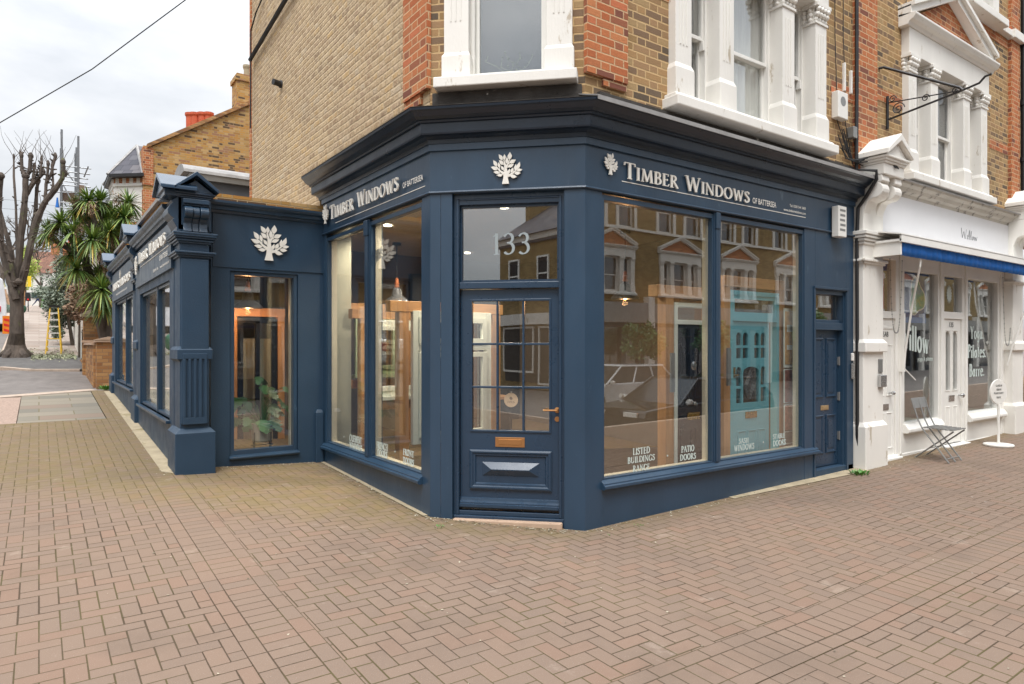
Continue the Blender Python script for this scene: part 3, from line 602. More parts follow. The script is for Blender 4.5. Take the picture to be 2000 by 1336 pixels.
shopwin(FL, -8.185, -5.635, .43, 2.985, [(-6.985, -6.84)], bld,
        [[word('CASEMENT', 682.5, 706, 848, 861, 'L'), word('WINDOWS', 682.5, 706.5, 863, 877, 'L'), dot(671.5, 853, 'L')],
         [word('FRENCH', 735.5, 757, 862, 875, 'L'), word('DOORS', 737, 756, 877, 889, 'L'), dot(771.5, 882, 'L'), word('FRONT', 787.5, 808, 876, 888, 'L'), word('DOORS', 787, 808, 892, 904, 'L')]])
shopwin(FR, 4.18, 7.425, .43, 3.0, [(5.745, 5.855)], bld,
        [[word('LISTED', 1236.5, 1269.5, 876, 889), word('BUILDINGS', 1226, 1279, 894, 906), word('RANGE', 1236.5, 1269, 910, 922), word('PATIO', 1331, 1356, 872, 884), word('DOORS', 1328.5, 1359, 888.5, 900), dot(1304, 890)],
         [word('SASH', 1443.5, 1462, 857, 867), word('WINDOWS', 1434, 1473, 870.5, 882), word('STABLE', 1510, 1533, 848.5, 858), word('DOORS', 1510, 1534.5, 861, 872), dot(1491, 863.5)]])
# emblem sticker on the second pane of the left-hand window
# ---- the angled entrance door
RN = -.10
mb = MB()
mb.fb(FC, .21, .262, -.19, -.05, .03, 3.045); mb.fb(FC, 1.19, 1.237, -.19, -.05, .03, 3.045); mb.fb(FC, .262, 1.19, -.19, -.05, 2.945, 3.045)
mb.fb(FC, .262, 1.19, -.19, -.055, 2.172, 2.232); mb.fb(FC, .235, .262, -.05, -.038, .09, 3.0); mb.fb(FC, 1.19, 1.215, -.05, -.038, .09, 3.0); mb.fb(FC, .262, 1.19, -.05, -.04, 2.985, 3.0)
mb.build('door_frame', m_blue3, bld, bevel=.005)
mb = MB(); mb.fb(FC, .21, 1.237, -.19, -.03, -.1, .085); mb.fb(FC, .21, 1.237, -.19, -.055, .085, .125); mb.build('threshold', m_blue3, bld, bevel=.006)
mb = MB(); mb.fb(FC, .22, 1.225, -.03, .03, -.1, .062); mb.build('door_step', m_stone, bld, bevel=.012)
mb = MB(); mb.ring(FC, .262, 1.19, 2.232, 2.945, .022, -.13, -.09); fl = mb.build('fanlight', m_blue3, bld)
mb = MB(); mb.fb(FC, .28, 1.17, -.113, -.107, 2.25, 2.93); mb.build('glass', m_mirrorglass, fl)
mb = MB(); ua, za = cu(960, 497, -.1); ub, _ = cu(1036, 497, -.1); _, zb = cu(1000, 455, -.1)
serif(mb, FC, '133', ua, ub, za, zb-za, -.1065, -.1055, small=1., bold=.85); mb.build('house_number', m_num, fl)
D0, D1 = .266, 1.186
gl0, zt = cu(921.5, 588, RN); gl1, zbm = cu(1073.5, 843, RN)
mb = MB(); mb.holes(FC, D0, D1, .135, 2.165, -.15, RN, [(gl0, gl1, zbm, zt)])
pa, pz1 = cu(917.8, 877, RN); pb, pz0 = cu(1077.9, 960, RN)
dr = mb.build('door', m_blue3, bld)
mb = MB(); us = [lerp(gl0, gl1, k/3) for k in range(4)]; zs = [lerp(zbm, zt, k/3) for k in range(4)]
for k in (1, 2): mb.fb(FC, us[k]-.010, us[k]+.010, -.14, RN+.004, zbm, zt); mb.fb(FC, gl0, gl1, -.139, RN+.003, zs[k]-.010, zs[k]+.010)
mb.ring(FC, gl0-.014, gl1+.014, zbm-.014, zt+.014, .018, -.12, RN+.010); mb.build('glazing_bar', m_blue3, dr, bevel=.003)
mb = MB(); mb.fb(FC, gl0, gl1, -.128, -.122, zbm, zt); mb.build('glass', m_glass, dr)
mb = MB()
def moulding(mb, fr, u0, u1, z0, z1, w, n, hgt):  # mitred bolection round a panel
    pr = [(0, 0), (.0, .7), (.25, 1), (.45, .95), (.6, .55), (.85, .5), (1, 0)]
    c = [(u0, z0, 1, 1), (u1, z0, -1, 1), (u1, z1, -1, -1), (u0, z1, 1, -1)]
    vs = [fr.p(a+sx*w*t, n+hgt*k, b+sz*w*t) for a, b, sx, sz in c for t, k in pr]; m = len(pr)
    mb.add(vs, [(i*m+j, i*m+j+1, ((i+1) % 4)*m+j+1, ((i+1) % 4)*m+j) for i in range(4) for j in range(m-1)]+[(i*m, ((i+1) % 4)*m, ((i+1) % 4)*m+m-1, i*m+m-1) for i in range(4)])
moulding(mb, FC, pa, pb, pz0, pz1, .062, RN, .026)
a, b, c, d = pa+.115, pb-.115, pz0+.125, pz1-.115; am, cm = (b-a)*.17, (c+d)/2
cmid = (c+d)/2; P = FC.p
vs = [P(a, RN, c), P(b, RN, c), P(b, RN, d), P(a, RN, d), P(a+am, RN+.04, cmid-.004), P(b-am, RN+.04, cmid-.004), P(b-am, RN+.04, cmid+.004), P(a+am, RN+.04, cmid+.004)]
mb.add(vs, [(0, 1, 5, 4), (1, 2, 6, 5), (2, 3, 7, 6), (3, 0, 4, 7), (4, 5, 6, 7), (0, 3, 2, 1)])
mb.build('raised_panel', m_blue3, dr)
mb = MB(); mb.fprof(FC, D0, D1, [(RN, .16), (RN+.055, .16), (RN+.055, .185), (RN+.04, .19), (RN+.04, .2), (RN+.02, .215), (RN+.015, .235), (RN, .24)]); mb.build('weather_bar', m_blue3, dr)
ua, zb = cu(967.5, 853.5, RN); ub, za = cu(1025, 874, RN)
mb = MB(); mb.fb(FC, ua, ub, RN, RN+.006, za, zb); mb.fb(FC, ua+.03, ub-.03, RN+.006, RN+.010, za+.022, zb-.018); mb.build('letter_plate', m_brass, dr, bevel=.002)
uh, zh = cu(1088.5, 801, RN)
mb = MB(); ax = (FC.n[0], FC.n[1], 0); mb.lathe(FC.p(uh, RN, zh), [(.026, 0), (.026, .006), (.012, .009), (.010, .05)], 20, ax); mb.tube([FC.p(uh, RN+.045, zh), FC.p(uh-.05, RN+.05, zh), FC.p(uh-.115, RN+.047, zh), FC.p(uh-.122, RN+.03, zh)], .0085, 10)
mb.lathe(FC.p(uh, RN, zh-.082), [(.024, 0), (.024, .006), (.010, .007)], 20, ax); mb.build('handle', m_brass, dr, smooth=False)
# open sign hanging behind the glass
uo, zo = cu(998, 781.5, -.14)
sg = thing('open_sign', 'round wooden OPEN disc hung behind the entrance door glass', 'sign', Vector(FC.p(uo, -.14, zo)))
mb = MB(); mb.lathe(FC.p(uo, -.145, zo), [(.064, 0), (.066, .004), (.064, .006)], 28, ax); mb.build('disc', M('pale_birch_ply', hx(226, 190, 150), .6), sg)
mb = MB(); serif(mb, FC, 'OPEN', uo-.038, uo+.038, zo-.028, .018, -.1385, -.138, small=1., bold=.7); emblem(mb, FC, uo, zo+.0, .034, -.1385, -.138); mb.build('engraving', M('burnt_engraving', hx(120, 92, 70), .8), sg)
mb = MB(); mb.lathe(FC.p(uo, -.140, zo+.078), [(.012, 0), (.014, .003), (.004, .01)], 12, ax); mb.build('hook', m_chrome, sg)
# ---- second door (to the flats) on the right-hand face
mb = MB(); mb.fb(FR, 7.665, 7.70, -.16, -.02, .0, 2.33); mb.fb(FR, 8.34, 8.38, -.16, -.02, .0, 2.33); mb.fb(FR, 7.70, 8.34, -.16, -.02, 2.28, 2.33); mb.fb(FR, 7.70, 8.34, -.16, -.02, 1.84, 1.93)
mb.fb(FR, 7.72, 8.32, -.12, -.05, 1.93, 1.97); mb.fb(FR, 7.63, 8.42, 0, .022, 2.34, 2.37); mb.fb(FR, 7.63, 7.665, 0, .012, .04, 2.34); mb.fb(FR, 8.38, 8.42, 0, .012, .04, 2.34)
mb.build('side_door_frame', m_blue, bld, bevel=.004)
mb = MB(); mb.fb(FR, 7.72, 8.32, -.10, -.094, 1.97, 2.28); mb.build('side_fanlight', m_mirrorglass, bld)
mb = MB(); mb.fb(FR, 7.645, 8.56, -.14, .0, -.1, .13); mb.build('side_door_step', m_blue2, bld, bevel=.008)
mb = MB(); mb.fb(FR, 7.705, 8.335, -.13, -.085, .14, 1.84); d2 = mb.build('side_door', m_blue3, bld, 'navy four panel door to the flats', bevel=.003)
for i, (a, b) in enumerate(((7.76, 7.985), (8.05, 8.275))):
    for c, d in ((.30, .78), (1.0, 1.74)):
        mb = MB(); moulding(mb, FR, a, b, c, d, .03, -.085, .014); mb.fb(FR, a+.05, b-.05, -.09, -.078, c+.06, d-.06); mb.build('door_panel', m_blue3, d2)
mb = MB(); mb.fb(FR, 7.93, 8.11, -.085, -.078, .84, .90); mb.fb(FR, 7.96, 8.08, -.078, -.074, .852, .888); mb.build('letter_plate', M('pale_brass', hx(198, 172, 132), .35, .7), d2, bevel=.002)
for z in (.50, 1.0, 1.45):
    mb = MB(); mb.fb(FR, 8.325, 8.345, -.085, -.06, z-.05, z+.05); mb.tube([FR.p(8.335, -.062, z-.055), FR.p(8.335, -.062, z+.055)], .008, 8); mb.build('hinge', m_grey, d2)
# ---- upper windows
def sashlight(fr, a, b, z0, z1, n, root, zmid=None, curtain=None, gm=None):
    zmid = zmid or (z0+z1)/2
    mb = MB(); mb.ring(fr, a, b, z0, z1, .035, n-.07, n, wb=.05, wt=.04); mb.ring(fr, a+.035, b-.035, zmid-.02, z1-.04, .03, n-.06, n-.02, wb=.04, wt=.035); mb.ring(fr, a+.035, b-.035, z0+.05, zmid+.015, .03, n-.10, n-.062, wb=.05, wt=.035)
    if b-a < .5: mb.fb(fr, b-.06, b-.035, n-.06, n, zmid-.12, zmid-.02)
    w = mb.build('sash_window', m_white, root, bevel=.003)
    mb = MB(); mb.fb(fr, a+.05, b-.05, n-.048, n-.044, zmid+.0, z1-.06); mb.fb(fr, a+.05, b-.05, n-.085, n-.081, z0+.08, zmid); mb.build('glass', gm or m_glass2, w)
    return w
def stucco(fr, u0, u1, zs, zc, root, ped=True, dz=.13, lights=True, gm=None):
    """three-light window dressed with four pilasters, capitals, entablature and pediment"""
    W = u1-u0; p = W*.087; s = W*.163; m = (W-4*p-2*s)
    xs = [u0, u0+p+s, u0+2*p+s+m, u1-p]
    mb = MB(); mb.fb(fr, u0-.09, u1+.09, -.12, .20, zs-.02, zs+dz-.045); mb.frust(fr, u0-.06, u1+.06, -.12, .17, zs+dz-.045, zs+dz, .0, .03)
    mb.build('stone_sill', m_white2, root, bevel=.012)
    for x in xs:
        mb = MB(); mb.fb(fr, x, x+p, -.25, .09, zs+dz, zc-.24)
        for k in range(3): mb.fb(fr, x+p*(.24+.2*k), x+p*(.32+.2*k), .09, .098, zs+dz+.5, zc-.35)
        o = mb.build('pilaster', m_white2, root, bevel=.01)
        mb = MB(); mb.fb(fr, x-.02, x+p+.02, -.25, .115, zs+dz+.003, zs+dz+.26); mb.frust(fr, x-.02, x+p+.02, -.25, .115, zs+dz+.26, zs+dz+.32, .02, .025); mb.build('plinth_block', m_white2, o, bevel=.01)
        mb = MB(); mb.fb(fr, x-.015, x+p+.015, -.2, .105, zc-.24, zc-.21)
        for r, (zz, rr) in enumerate(((zc-.185, .03), (zc-.13, .038), (zc-.075, .036))):
            for k in range(4):
                cx = x-.01+(p+.02)*(k+.5)/4; mb.lathe(fr.p(cx, .08+.018*r, zz-rr*.9), [(rr*.35, 0), (rr*.9, rr*.5), (rr, rr), (rr*.7, rr*1.6), (rr*.2, rr*2)], 7)
            for nn in (.02, -.06): 
                for xx in (x-.0, x+p): mb.lathe(fr.p(xx, nn, zz-rr*.9), [(rr*.35, 0), (rr*.9, rr*.5), (rr, rr), (rr*.7, rr*1.6), (rr*.2, rr*2)], 7)
        mb.fb(fr, x+.01, x+p-.01, -.2, .07, zc-.21, zc-.04); mb.fb(fr, x-.035, x+p+.035, -.2, .135, zc-.045, zc); mb.build('capital', m_white2, o, bevel=.004)
    if zc < 6.5 and ped:
        mb = MB(); mb.fb(fr, u0-.02, u1+.02, -.25, .11, zc, zc+.36); mb.fprof(fr, u0-.12, u1+.12, [(0, zc+.36), (.13, zc+.36), (.15, zc+.40), (.2, zc+.42), (.235, zc+.47), (.235, zc+.50), (0, zc+.54)])
        mb.build('entablature', m_white2, root, bevel=.008)
        um = (u0+u1)/2; zb = zc+.50; ap = zb+.62; e = MB()
        for sgn, ue in ((1, u0-.12), (-1, u1+.12)):
            e.fpoly(fr, [(ue, zb), (um, ap), (um, ap+.12), (ue-sgn*.0, zb+.12)] if sgn > 0 else [(um, ap), (ue, zb), (ue, zb+.12), (um, ap+.12)], -.02, .17+.002*sgn)
            e.fpoly(fr, [(ue, zb+.1), (um, ap+.1), (um, ap+.16), (ue, zb+.16)] if sgn > 0 else [(um, ap+.1), (ue, zb+.1), (ue, zb+.16), (um, ap+.16)], -.02, .22+.002*sgn)
        e.build('pediment', m_white2, root)
        mb = MB(); mb.fpoly(fr, [(u0, zb), (u1, zb), (um, ap)], -.02, .05); mb.build('tympanum', m_red, root)
    ws = []
    if lights:
        for a, b in ((xs[0]+p, xs[1]), (xs[1]+p, xs[2]), (xs[2]+p, xs[3])):
            ws.append(sashlight(fr, a, b, zs+dz, zc+.0, -.075, root, zmid=zs+dz+(zc-zs-dz)*.47, gm=gm))
    return xs, p
stucco(FR, 5.05, 7.76, 3.97, 5.72, bld, gm=m_glass)
mb = MB(); mb.add([FR.p(5.75+1.45*k/60, -.20-.025*math.sin(k*1.15)-.012*math.sin(k*.37), z) for z in (4.0, 6.2) for k in range(61)], [(k, k+1, 62+k, 61+k) for k in range(60)]); mb.build('net_curtain', m_curtain, bld, smooth=True)
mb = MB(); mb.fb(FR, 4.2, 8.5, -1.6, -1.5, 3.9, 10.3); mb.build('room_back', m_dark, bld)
mb = MB(); mb.prism([(X0+.02, 5.47, 10.4), (3.97, Y0+.03, 10.4), (24, Y0+.03, 10.4), (24, 12, 10.4), (X0+.02, 12, 10.4)], (0, 0, .08)); mb.build('flat_roof', m_lead, bld)
# chamfer window
mb = MB(); mb.fb(FC, .075, 1.365, -.2, .17, 3.965, 4.06); mb.fb(FC, .10, 1.34, -.2, .10, 4.06, 4.085); mb.build('stone_sill', m_white2, bld, bevel=.01)
for a, b in ((.145, .375), (1.085, 1.315)):
    mb = MB(); mb.fb(FC, a, b, -.2, .05, 4.085, 6.9)
    for k in range(3): mb.fb(FC, a+.06+.045*k, a+.072+.045*k, .05, .056, 4.6, 6.8)
    o = mb.build('pilaster', m_white2, bld, bevel=.006)
    mb = MB(); mb.fb(FC, a-.018, b+.018, -.2, .075, 4.088, 4.28); mb.frust(FC, a-.018, b+.018, -.2, .075, 4.28, 4.32, .02, .025); mb.build('plinth_block', m_white2, o, bevel=.006)
sashlight(FC, .375, 1.085, 4.085, 6.9, -.06, bld, zmid=5.6, gm=m_glass)
mb = MB(); mb.fb(FC, .2, 1.25, -.42, -.40, 3.9, 7.5); mb.build('room_back', M('dim_room_grey', hx(96, 100, 106), .8), bld)  # grey plane added behind the sash, stands in for a dim room
rr = random.Random(9); mb = MB(); ml_ = MB()
for k in range(7):
    p = Vector(FC.p(.72+.02*k, -.17, 4.14)); q = p
    for s in range(4):
        q2 = q+Vector(FC.p(rr.uniform(-.07, .07)+.012*(k-3), 0, rr.uniform(.03, .075)))-Vector(FC.p(0, 0, 0)); mb.tube([q, q2], .003, 4); ml_.lathe(tuple(q2), [(.002, 0), (.010, .008), (.003, .016)], 5); q = q2
pw_ = thing('window_plant', 'spindly pale twiggy plant standing inside the window above the angled door', 'plant', FC.p(.75, -.17, 4.12)); mb.build('stem', m_olive, pw_); ml_.build('bud', m_olive, pw_)
# dark rooms behind upper windows so that the glass has something behind it
# ---- signs on the fascia
def fword(mb, fr, on, txt, p0, p1, yt, yb, n=.012, small=.8, bold=1.0):
    a = on(p0, yb); b = on(p1, yb); t = on(p0, yt)
    u0, u1 = (a.x, b.x) if fr is FR or fr is FE else (-a.y, -b.y)
    serif(mb, fr, txt, u0, u1, a.z, t.z-a.z, n, n+.012, small=small, bold=bold); return u0, u1, a.z
oR = lambda x, y: onY(x, y, Y0-.02); oL = lambda x, y: onX(x, y, X0-.02)
s1 = thing('shop_sign', 'raised white lettering and tree emblem on the long fascia above the right-hand shop windows', 'sign', (6.0, Y0-.01, 3.25))
mb = MB(); u0, u1, z = oR(1219, 349).x, oR(1463, 392).x, oR(1219, 349).z
serif(mb, FR, 'TIMBER WINDOWS', u0, u1, oR(1219, 347).z, .148, .014, .026, bold=.98); mb.build('lettering', m_letter, s1)
mb = MB(); emblem(mb, FR, oR(1193, 330).x, 3.205, .20, .014, .026, .175); mb.build('emblem', m_letter, s1)
mb = MB(); mb.fb(FR, oR(1217, 355).x, oR(1576, 425).x, .002, .004, 3.170, 3.1775); mb.build('underline', m_letter, s1)
mb = MB(); sans(mb, FR, 'OF BATTERSEA', oR(1471, 398).x, oR(1517, 400).x, 3.215, .062, 0, .014); sans(mb, FR, 'Tel: 0208 544 3400', oR(1545, 410).x, oR(1576, 410).x, 3.265, .03, 0, .004); sans(mb, FR, 'www.timberwindows.com', oR(1533, 410).x, oR(1576, 410).x, 3.205, .03, 0, .004); mb.build('small_lettering', m_letter, s1)
s2 = thing('shop_sign', 'foreshortened white lettering and tree emblem on the short left fascia beside the angled door', 'sign', (X0-.01, 6.8, 3.25))
mb = MB(); ua, ub = -oL(648.5, 400).y, -oL(782, 400).y
serif(mb, FL, 'TIMBER WINDOWS', ua, ub, 3.19, .165, .035, .05, bold=.98); mb.build('lettering', m_letter, s2)
mb = MB(); emblem(mb, FL, -oL(639, 420).y, 3.165, .235, .035, .05, .2); mb.build('emblem', m_letter, s2)
mb = MB(); mb.fb(FL, -oL(652, 436).y, -oL(827, 365).y, .002, .004, 3.139, 3.146); mb.build('underline', m_letter, s2)
mb = MB(); sans(mb, FL, 'OF BATTERSEA', -oL(786.5, 370).y, -oL(826, 370).y, 3.20, .055, 0, .02); mb.build('small_lettering', m_letter, s2)
mb = MB(); v0 = cu(990, 361); vt = cu(990, 298); emblem(mb, FC, v0[0]-.002, v0[1]+.004, vt[1]-v0[1]-.006, .01, .026)
tag(mb.build('tree_emblem_sign', m_letter), 'white tree emblem on the fascia directly over the angled entrance door', 'sign')
mb = MB(); a = onX(735, 521, X0+.12); t = onX(735, 463, X0+.12); emblem(mb, FL, -a.y, a.z, t.z-a.z, -.13, -.118)
tag(mb.build('tree_emblem_sign', M('grey_tree_emblem', hx(196, 194, 182), .6)), 'pale grey tree emblem hanging just inside the left shop window', 'sign')
for zz in (5.54,):
    v = onX(550, 165, X0); l = thing('wall_vent_pipe', 'short black pipe stub sticking out of the blank flank brickwork', 'pipe', v)
    mb = MB(); mb.lathe((v.x, v.y, v.z), [(.05, 0), (.06, .02), (.045, .03), (.045, .14), (.035, .14)], 12, (-1, -.3, 0)); mb.build('stub', m_black, l)
# ------------------------------------------------------------------ single-storey side extension
ext = thing('side_extension', 'single storey navy painted side extension with console pilasters up the side street', 'building', (2, 11, .2))
mb = MB(); mb.holes(FE, 1.62, 2.949, -.1, 3.0, -.2, 0, [(1.83, 2.63, .34, 2.53)])
mb.fb(FE, 1.3, X0, -.2, -.01, 2.95, 3.22); mb.build('front_wall', m_blue2, ext)
mb = MB(); mb.fb(FE, 1.64, 2.949, .0, .012, 2.565, 3.20); mb.build('fascia', m_blue, ext)
CP = [(-.1, 3.19), (.02, 3.19), (.03, 3.22), (.055, 3.225), (.06, 3.26), (.085, 3.275), (.10, 3.30), (.10, 3.325), (-.1, 3.36)]
mb = MB(); mb.fprof(FE, 1.60, X0-.0, [(n+.012, z) for n, z in CP]); mb.build('cornice', m_blue, ext)
mb = MB(); mb.ring(FE, 1.835, 2.625, .345, 2.525, .045, -.12, -.02, wb=.06, wt=.04); mb.fprof(FE, 1.82, 2.64, [(-.1, .30), (.03, .30), (.045, .315), (.045, .33), (-.02, .35), (-.1, .35)])
w = mb.build('window', m_blue, ext, bevel=.004)
mb = MB(); mb.fb(FE, 1.87, 2.59, -.08, -.074, .395, 2.49); mb.build('glass', m_glass, w)
mb = MB(); mb.fb(FE, 2.0, 2.46, -.1, -.05, 2.49, 2.52); mb.build('trickle_vent', m_alarm, w)
mb = MB(); mb.fb(FE, 2.565, 2.59, -.18, -.12, .4, 2.5); mb.build('inner_frame', m_cream, w)
mb = MB(); v = onY(527, 509, 8.27); t = onY(527, 439, 8.27); emblem(mb, FE, v.x, v.z, t.z-v.z, .02, .04, .455)
tag(mb.build('tree_emblem_sign', m_letter), 'largest white tree emblem on the extension fascia above its narrow front window', 'sign')
# low plinth pipe box in the corner
mb = MB(); mb.fb(FE, 2.84, 2.94, 0, .05, -.1, .80); mb.frust(FE, 2.84, 2.94, 0, .05, .80, .84, .02, .02); mb.build('corner_plinth', m_blue2, ext, bevel=.006)
# side wall, three bays of pilasters
m_cap = M('navy_cap_skylit', hx(46, 70, 94), .22, var=.1, spec=.8)  # lighter, glossier navy; sky light on the cap slopes put into the colour
PY = [(8.03, 8.40), (11.80, 12.17), (15.85, 16.2)]
BAY = [(8.40, 11.80), (12.17, 15.85)]
WZ = [(.77, 2.42), (.93, 2.50)]
for i, ((a, b), (z0, z1)) in enumerate(zip(BAY, WZ)):
    wa, wb = a+.30, b-.30
    mb = MB(); mb.holes(FS, -b, -a, -.1, 3.16, -.2, 0, [(-wb, -wa, z0, z1)]); mb.build('side_wall', m_blue2, ext)
    mb = MB(); mb.fb(FS, -b+.01, -a-.0, .0, .03, 2.53, 3.06); mb.build('fascia', m_blue, ext)
    mb = MB(); mb.fprof(FS, -b, -a, [(n+.02, z-.08) for n, z in CP]); mb.build('cornice', m_blue, ext)
    mb = MB(); mb.fb(FS, -wb-.06, -wa+.06, -.08, .05, z0-.035, z0); mb.build('window_sill', m_blue, ext, bevel=.005)
    m1 = lerp(wa, wb, .42)
    for c, d in ((wa, m1-.03), (m1+.03, wb)):
        mb = MB(); mb.ring(FS, -d, -c, z0+.002, z1-.002, .035, -.09, -.03); w = mb.build('window', m_blue, ext); mb = MB(); mb.ring(FS, -d+.03, -c-.03, z0+.03, z1-.03, .05, -.16, -.075); mb.build('inner_frame', m_cream, w)
        mb = MB(); mb.fb(FS, -d+.035, -c-.035, -.072, -.066, z0+.03, z1-.03); mb.build('glass', m_glass, w)
    mb = MB(); mb.fb(FS, -m1-.03, -m1+.03, -.16, -.02, z0+.001, z1-.001); mb.build('mullion', m_blue, ext)
for i, (a, b) in enumerate(PY):
    g = h(1.2, a)-.15; gz = h(1.2, a); st = .0 if i == 0 else .0; x0, x1 = 1.255, 1.555
    pass
    mb = MB()
    def blk(d, z0, z1, mb=mb): mb.box(x0-d, x1+d, a-d, b+.1, z0, z1)
    PB = gz+.44 if i == 0 else gz+.36
    blk(0, g, 2.98); mb.box(x0+.01, x1-.01, a-.022, a, PB+.1, 2.60)
    o = mb.build('pilaster', m_blue2, ext, 'corner pilaster with gabled cap' if i == 0 else None, bevel=.008)
    # flutes: four sunk channels cut as dark-sided grooves between fillets
    mb = MB()
    for k in range(5):
        xx = x0+.025+k*.054; mb.box(xx, xx+.030, a-.040, a-.022, .86, 1.50)
    mb.box(x0+.025, x0+.271, a-.040, a-.022, 1.50, 1.56); mb.box(x0+.025, x0+.271, a-.040, a-.022, .78, .86)
    mb.build('fluting', m_blue2, o, bevel=.005)
    mb = MB(); blk(.055, g, PB, mb); d0, d1 = .055, .0
    mb.hexa([(x0-.055, a-.055, PB), (x1+.055, a-.055, PB), (x1+.055, b+.1, PB), (x0-.055, b+.1, PB), (x0, a, PB+.055), (x1, a, PB+.055), (x1, b+.1, PB+.055), (x0, b+.1, PB+.055)])
    mb.build('plinth', m_blue2, o, bevel=.008)
    mb = MB(); zb = 1.50+(.0 if i == 0 else .1*i); blk(.03, zb, zb+.10, mb)
    for z2, z3, s0, s1 in ((zb-.03, zb, 0, .03), (zb+.10, zb+.14, .03, 0)):
        mb.hexa([(x0-s0, a-s0, z2), (x1+s0, a-s0, z2), (x1+s0, b+.1, z2), (x0-s0, b+.1, z2), (x0-s1, a-s1, z3), (x1+s1, a-s1, z3), (x1+s1, b+.1, z3), (x0-s1, b+.1, z3)])
    mb.build('band', m_blue2, o, bevel=.008)
    mb = MB()
    for z2, s in ((2.62, .02), (2.645, .045), (2.67, .06), (2.80, .02), (2.825, .04), (2.86, .055), (2.885, .07), (2.91, .075)): blk(s, z2, z2+.028, mb)
    mb.zmap(2.6, .855); mb.build('capital', m_blue, o, bevel=.006)
    # scrolled console face
    mb = MB(); prof = []
    for t in range(13): an = math.radians(90-t*15); prof.append((.085+.055*math.cos(an)-.0, 3.20+.065*math.sin(an)))
    prof = [(-.02, 3.27)]+[(.06+.075*math.cos(math.radians(80-k*17)), 3.19+.075*math.sin(math.radians(80-k*17))) for k in range(11)]+[(.02, 3.06), (.03, 3.0), (.05, 2.95), (-.02, 2.95)]
    f = Fr((0, a), (1, 0), (0, -1))
    for u0_, u1_, k in ((x0+.03, x0+.115, 1.), (x0+.12, x0+.185, .8), (x0+.19, x0+.275, 1.)):
        mb.fprof(f, u0_, u1_, [(n*k, z) for n, z in prof])
    mb.box(x0+.02, x0+.285, a-.06, a, 3.275, 3.36); mb.box(x0+.02, x0+.285, a-.09, a-.06, 3.30, 3.36); mb.zmap(2.6, .855)
    mb.build('console', m_blue, o, bevel=.006)
    # ogee side bracket seen in profile, projecting to the street
    mb = MB(); fs = Fr((x0, 0), (0, -1), (-1, 0))
    og = [(-.02, 2.93), (.03, 2.94), (.03, 3.0), (.055, 3.05), (.075, 3.09), (.06, 3.11), (.085, 3.13), (.115, 3.17), (.12, 3.22), (.10, 3.27), (.07, 3.31), (.09, 3.33), (.03, 3.38), (-.02, 3.4)]
    mb.fprof(fs, -b, -a-.0, og); mb.box(x0-.02, x1+.02, a+.0, b+.1, 2.97, 3.42); mb.zmap(2.6, .855); mb.build('scroll_bracket', m_blue, o, bevel=.005)
    # gabled cap
    mb = MB()
    for z2, s in ((3.38, .02), (3.405, .035), (3.43, .055)): blk(s, z2, z2+.026, mb)
    xm = (x0+x1)/2; e = .075; za, zp = 3.455, 3.455+.20
    mb.prism([(x0-.04, a-.05, za), (x1+.04, a-.05, za), (xm, a-.05, zp-.04)], (0, b-a+.1, 0))
    for sg in (1, -1):
        xe = x0-e if sg > 0 else x1+e
        P = [(xe, a-.13, za+.0), (xe, a-.13, za+.045), (xm, a-.13, zp+.055), (xm, a-.13, zp-.0)]
        mb.prism(P, (0, b-a+.22, 0))
    ym = (a+b)/2+.02; mb.prism([(1.08, a-.06, za), (1.08, b+.1, za), (1.08, ym, zp-.04)], (.4, 0, 0))
    for y_ in (a-.13, b+.17): mb.prism([(1.05, y_, za), (1.05, y_, za+.045), (1.05, ym, zp+.055), (1.05, ym, zp)], (.36, 0, 0))
    mb.box(1.1, x0, a-.03, b+.05, 3.39, 3.46); mb.zmap(2.6, .855); mb.build('gabled_cap', m_cap, o, bevel=.006)
mb = MB(); mb.box(1.42, 2.95, 16.0, 16.2, .3, 3.2); mb.box(1.32, 1.42, 8.5, 16.1, 3.16, 3.55); mb.box(1.45, 2.95, 8.30, 8.42, 3.2, 3.42); mb.build('parapet', m_gable, ext)
mb = MB(); mb.box(1.27, 1.47, 8.48, 16.15, 3.55, 3.60); mb.build('coping', m_lead, ext)
mb = MB(); mb.box(1.4, 3.0, 8.4, 16.1, 3.15, 3.2); mb.build('flat_roof', m_lead, ext)
# barrel-roofed rooflight / rear dormer over the extension
v = onY(345, 370, 14.4); xL, xR, yb_ = 2.3, 6.5, 14.4
dm = thing('barrel_roof_dormer', 'grey lead barrel vaulted roof behind the extension with dark fascia', 'roof', (3, 14.8, 4.2))
mb = MB(); pts = [(14.35+.55-.62*math.cos(math.radians(t)), 5.05+.24*math.sin(math.radians(t))) for t in range(0, 181, 15)]
mb.prism([(xL, y, z) for y, z in pts], (xR-xL, 0, 0)); mb.build('vault', m_lead, dm)
mb = MB(); mb.box(xL+.1, xR, 14.3, 15.4, 4.93, 5.05); mb.build('eaves_fascia', m_grey, dm); mb = MB(); mb.box(xL+.15, xR, 14.38, 15.3, 4.45, 4.93); mb.build('dark_cladding', M('dark_cladding', hx(84, 88, 94), .6), dm)
mb = MB(); mb.box(xL+.1, xR, 14.25, 15.5, 3.2, 4.45); mb.build('brick_upstand', m_gable, dm)
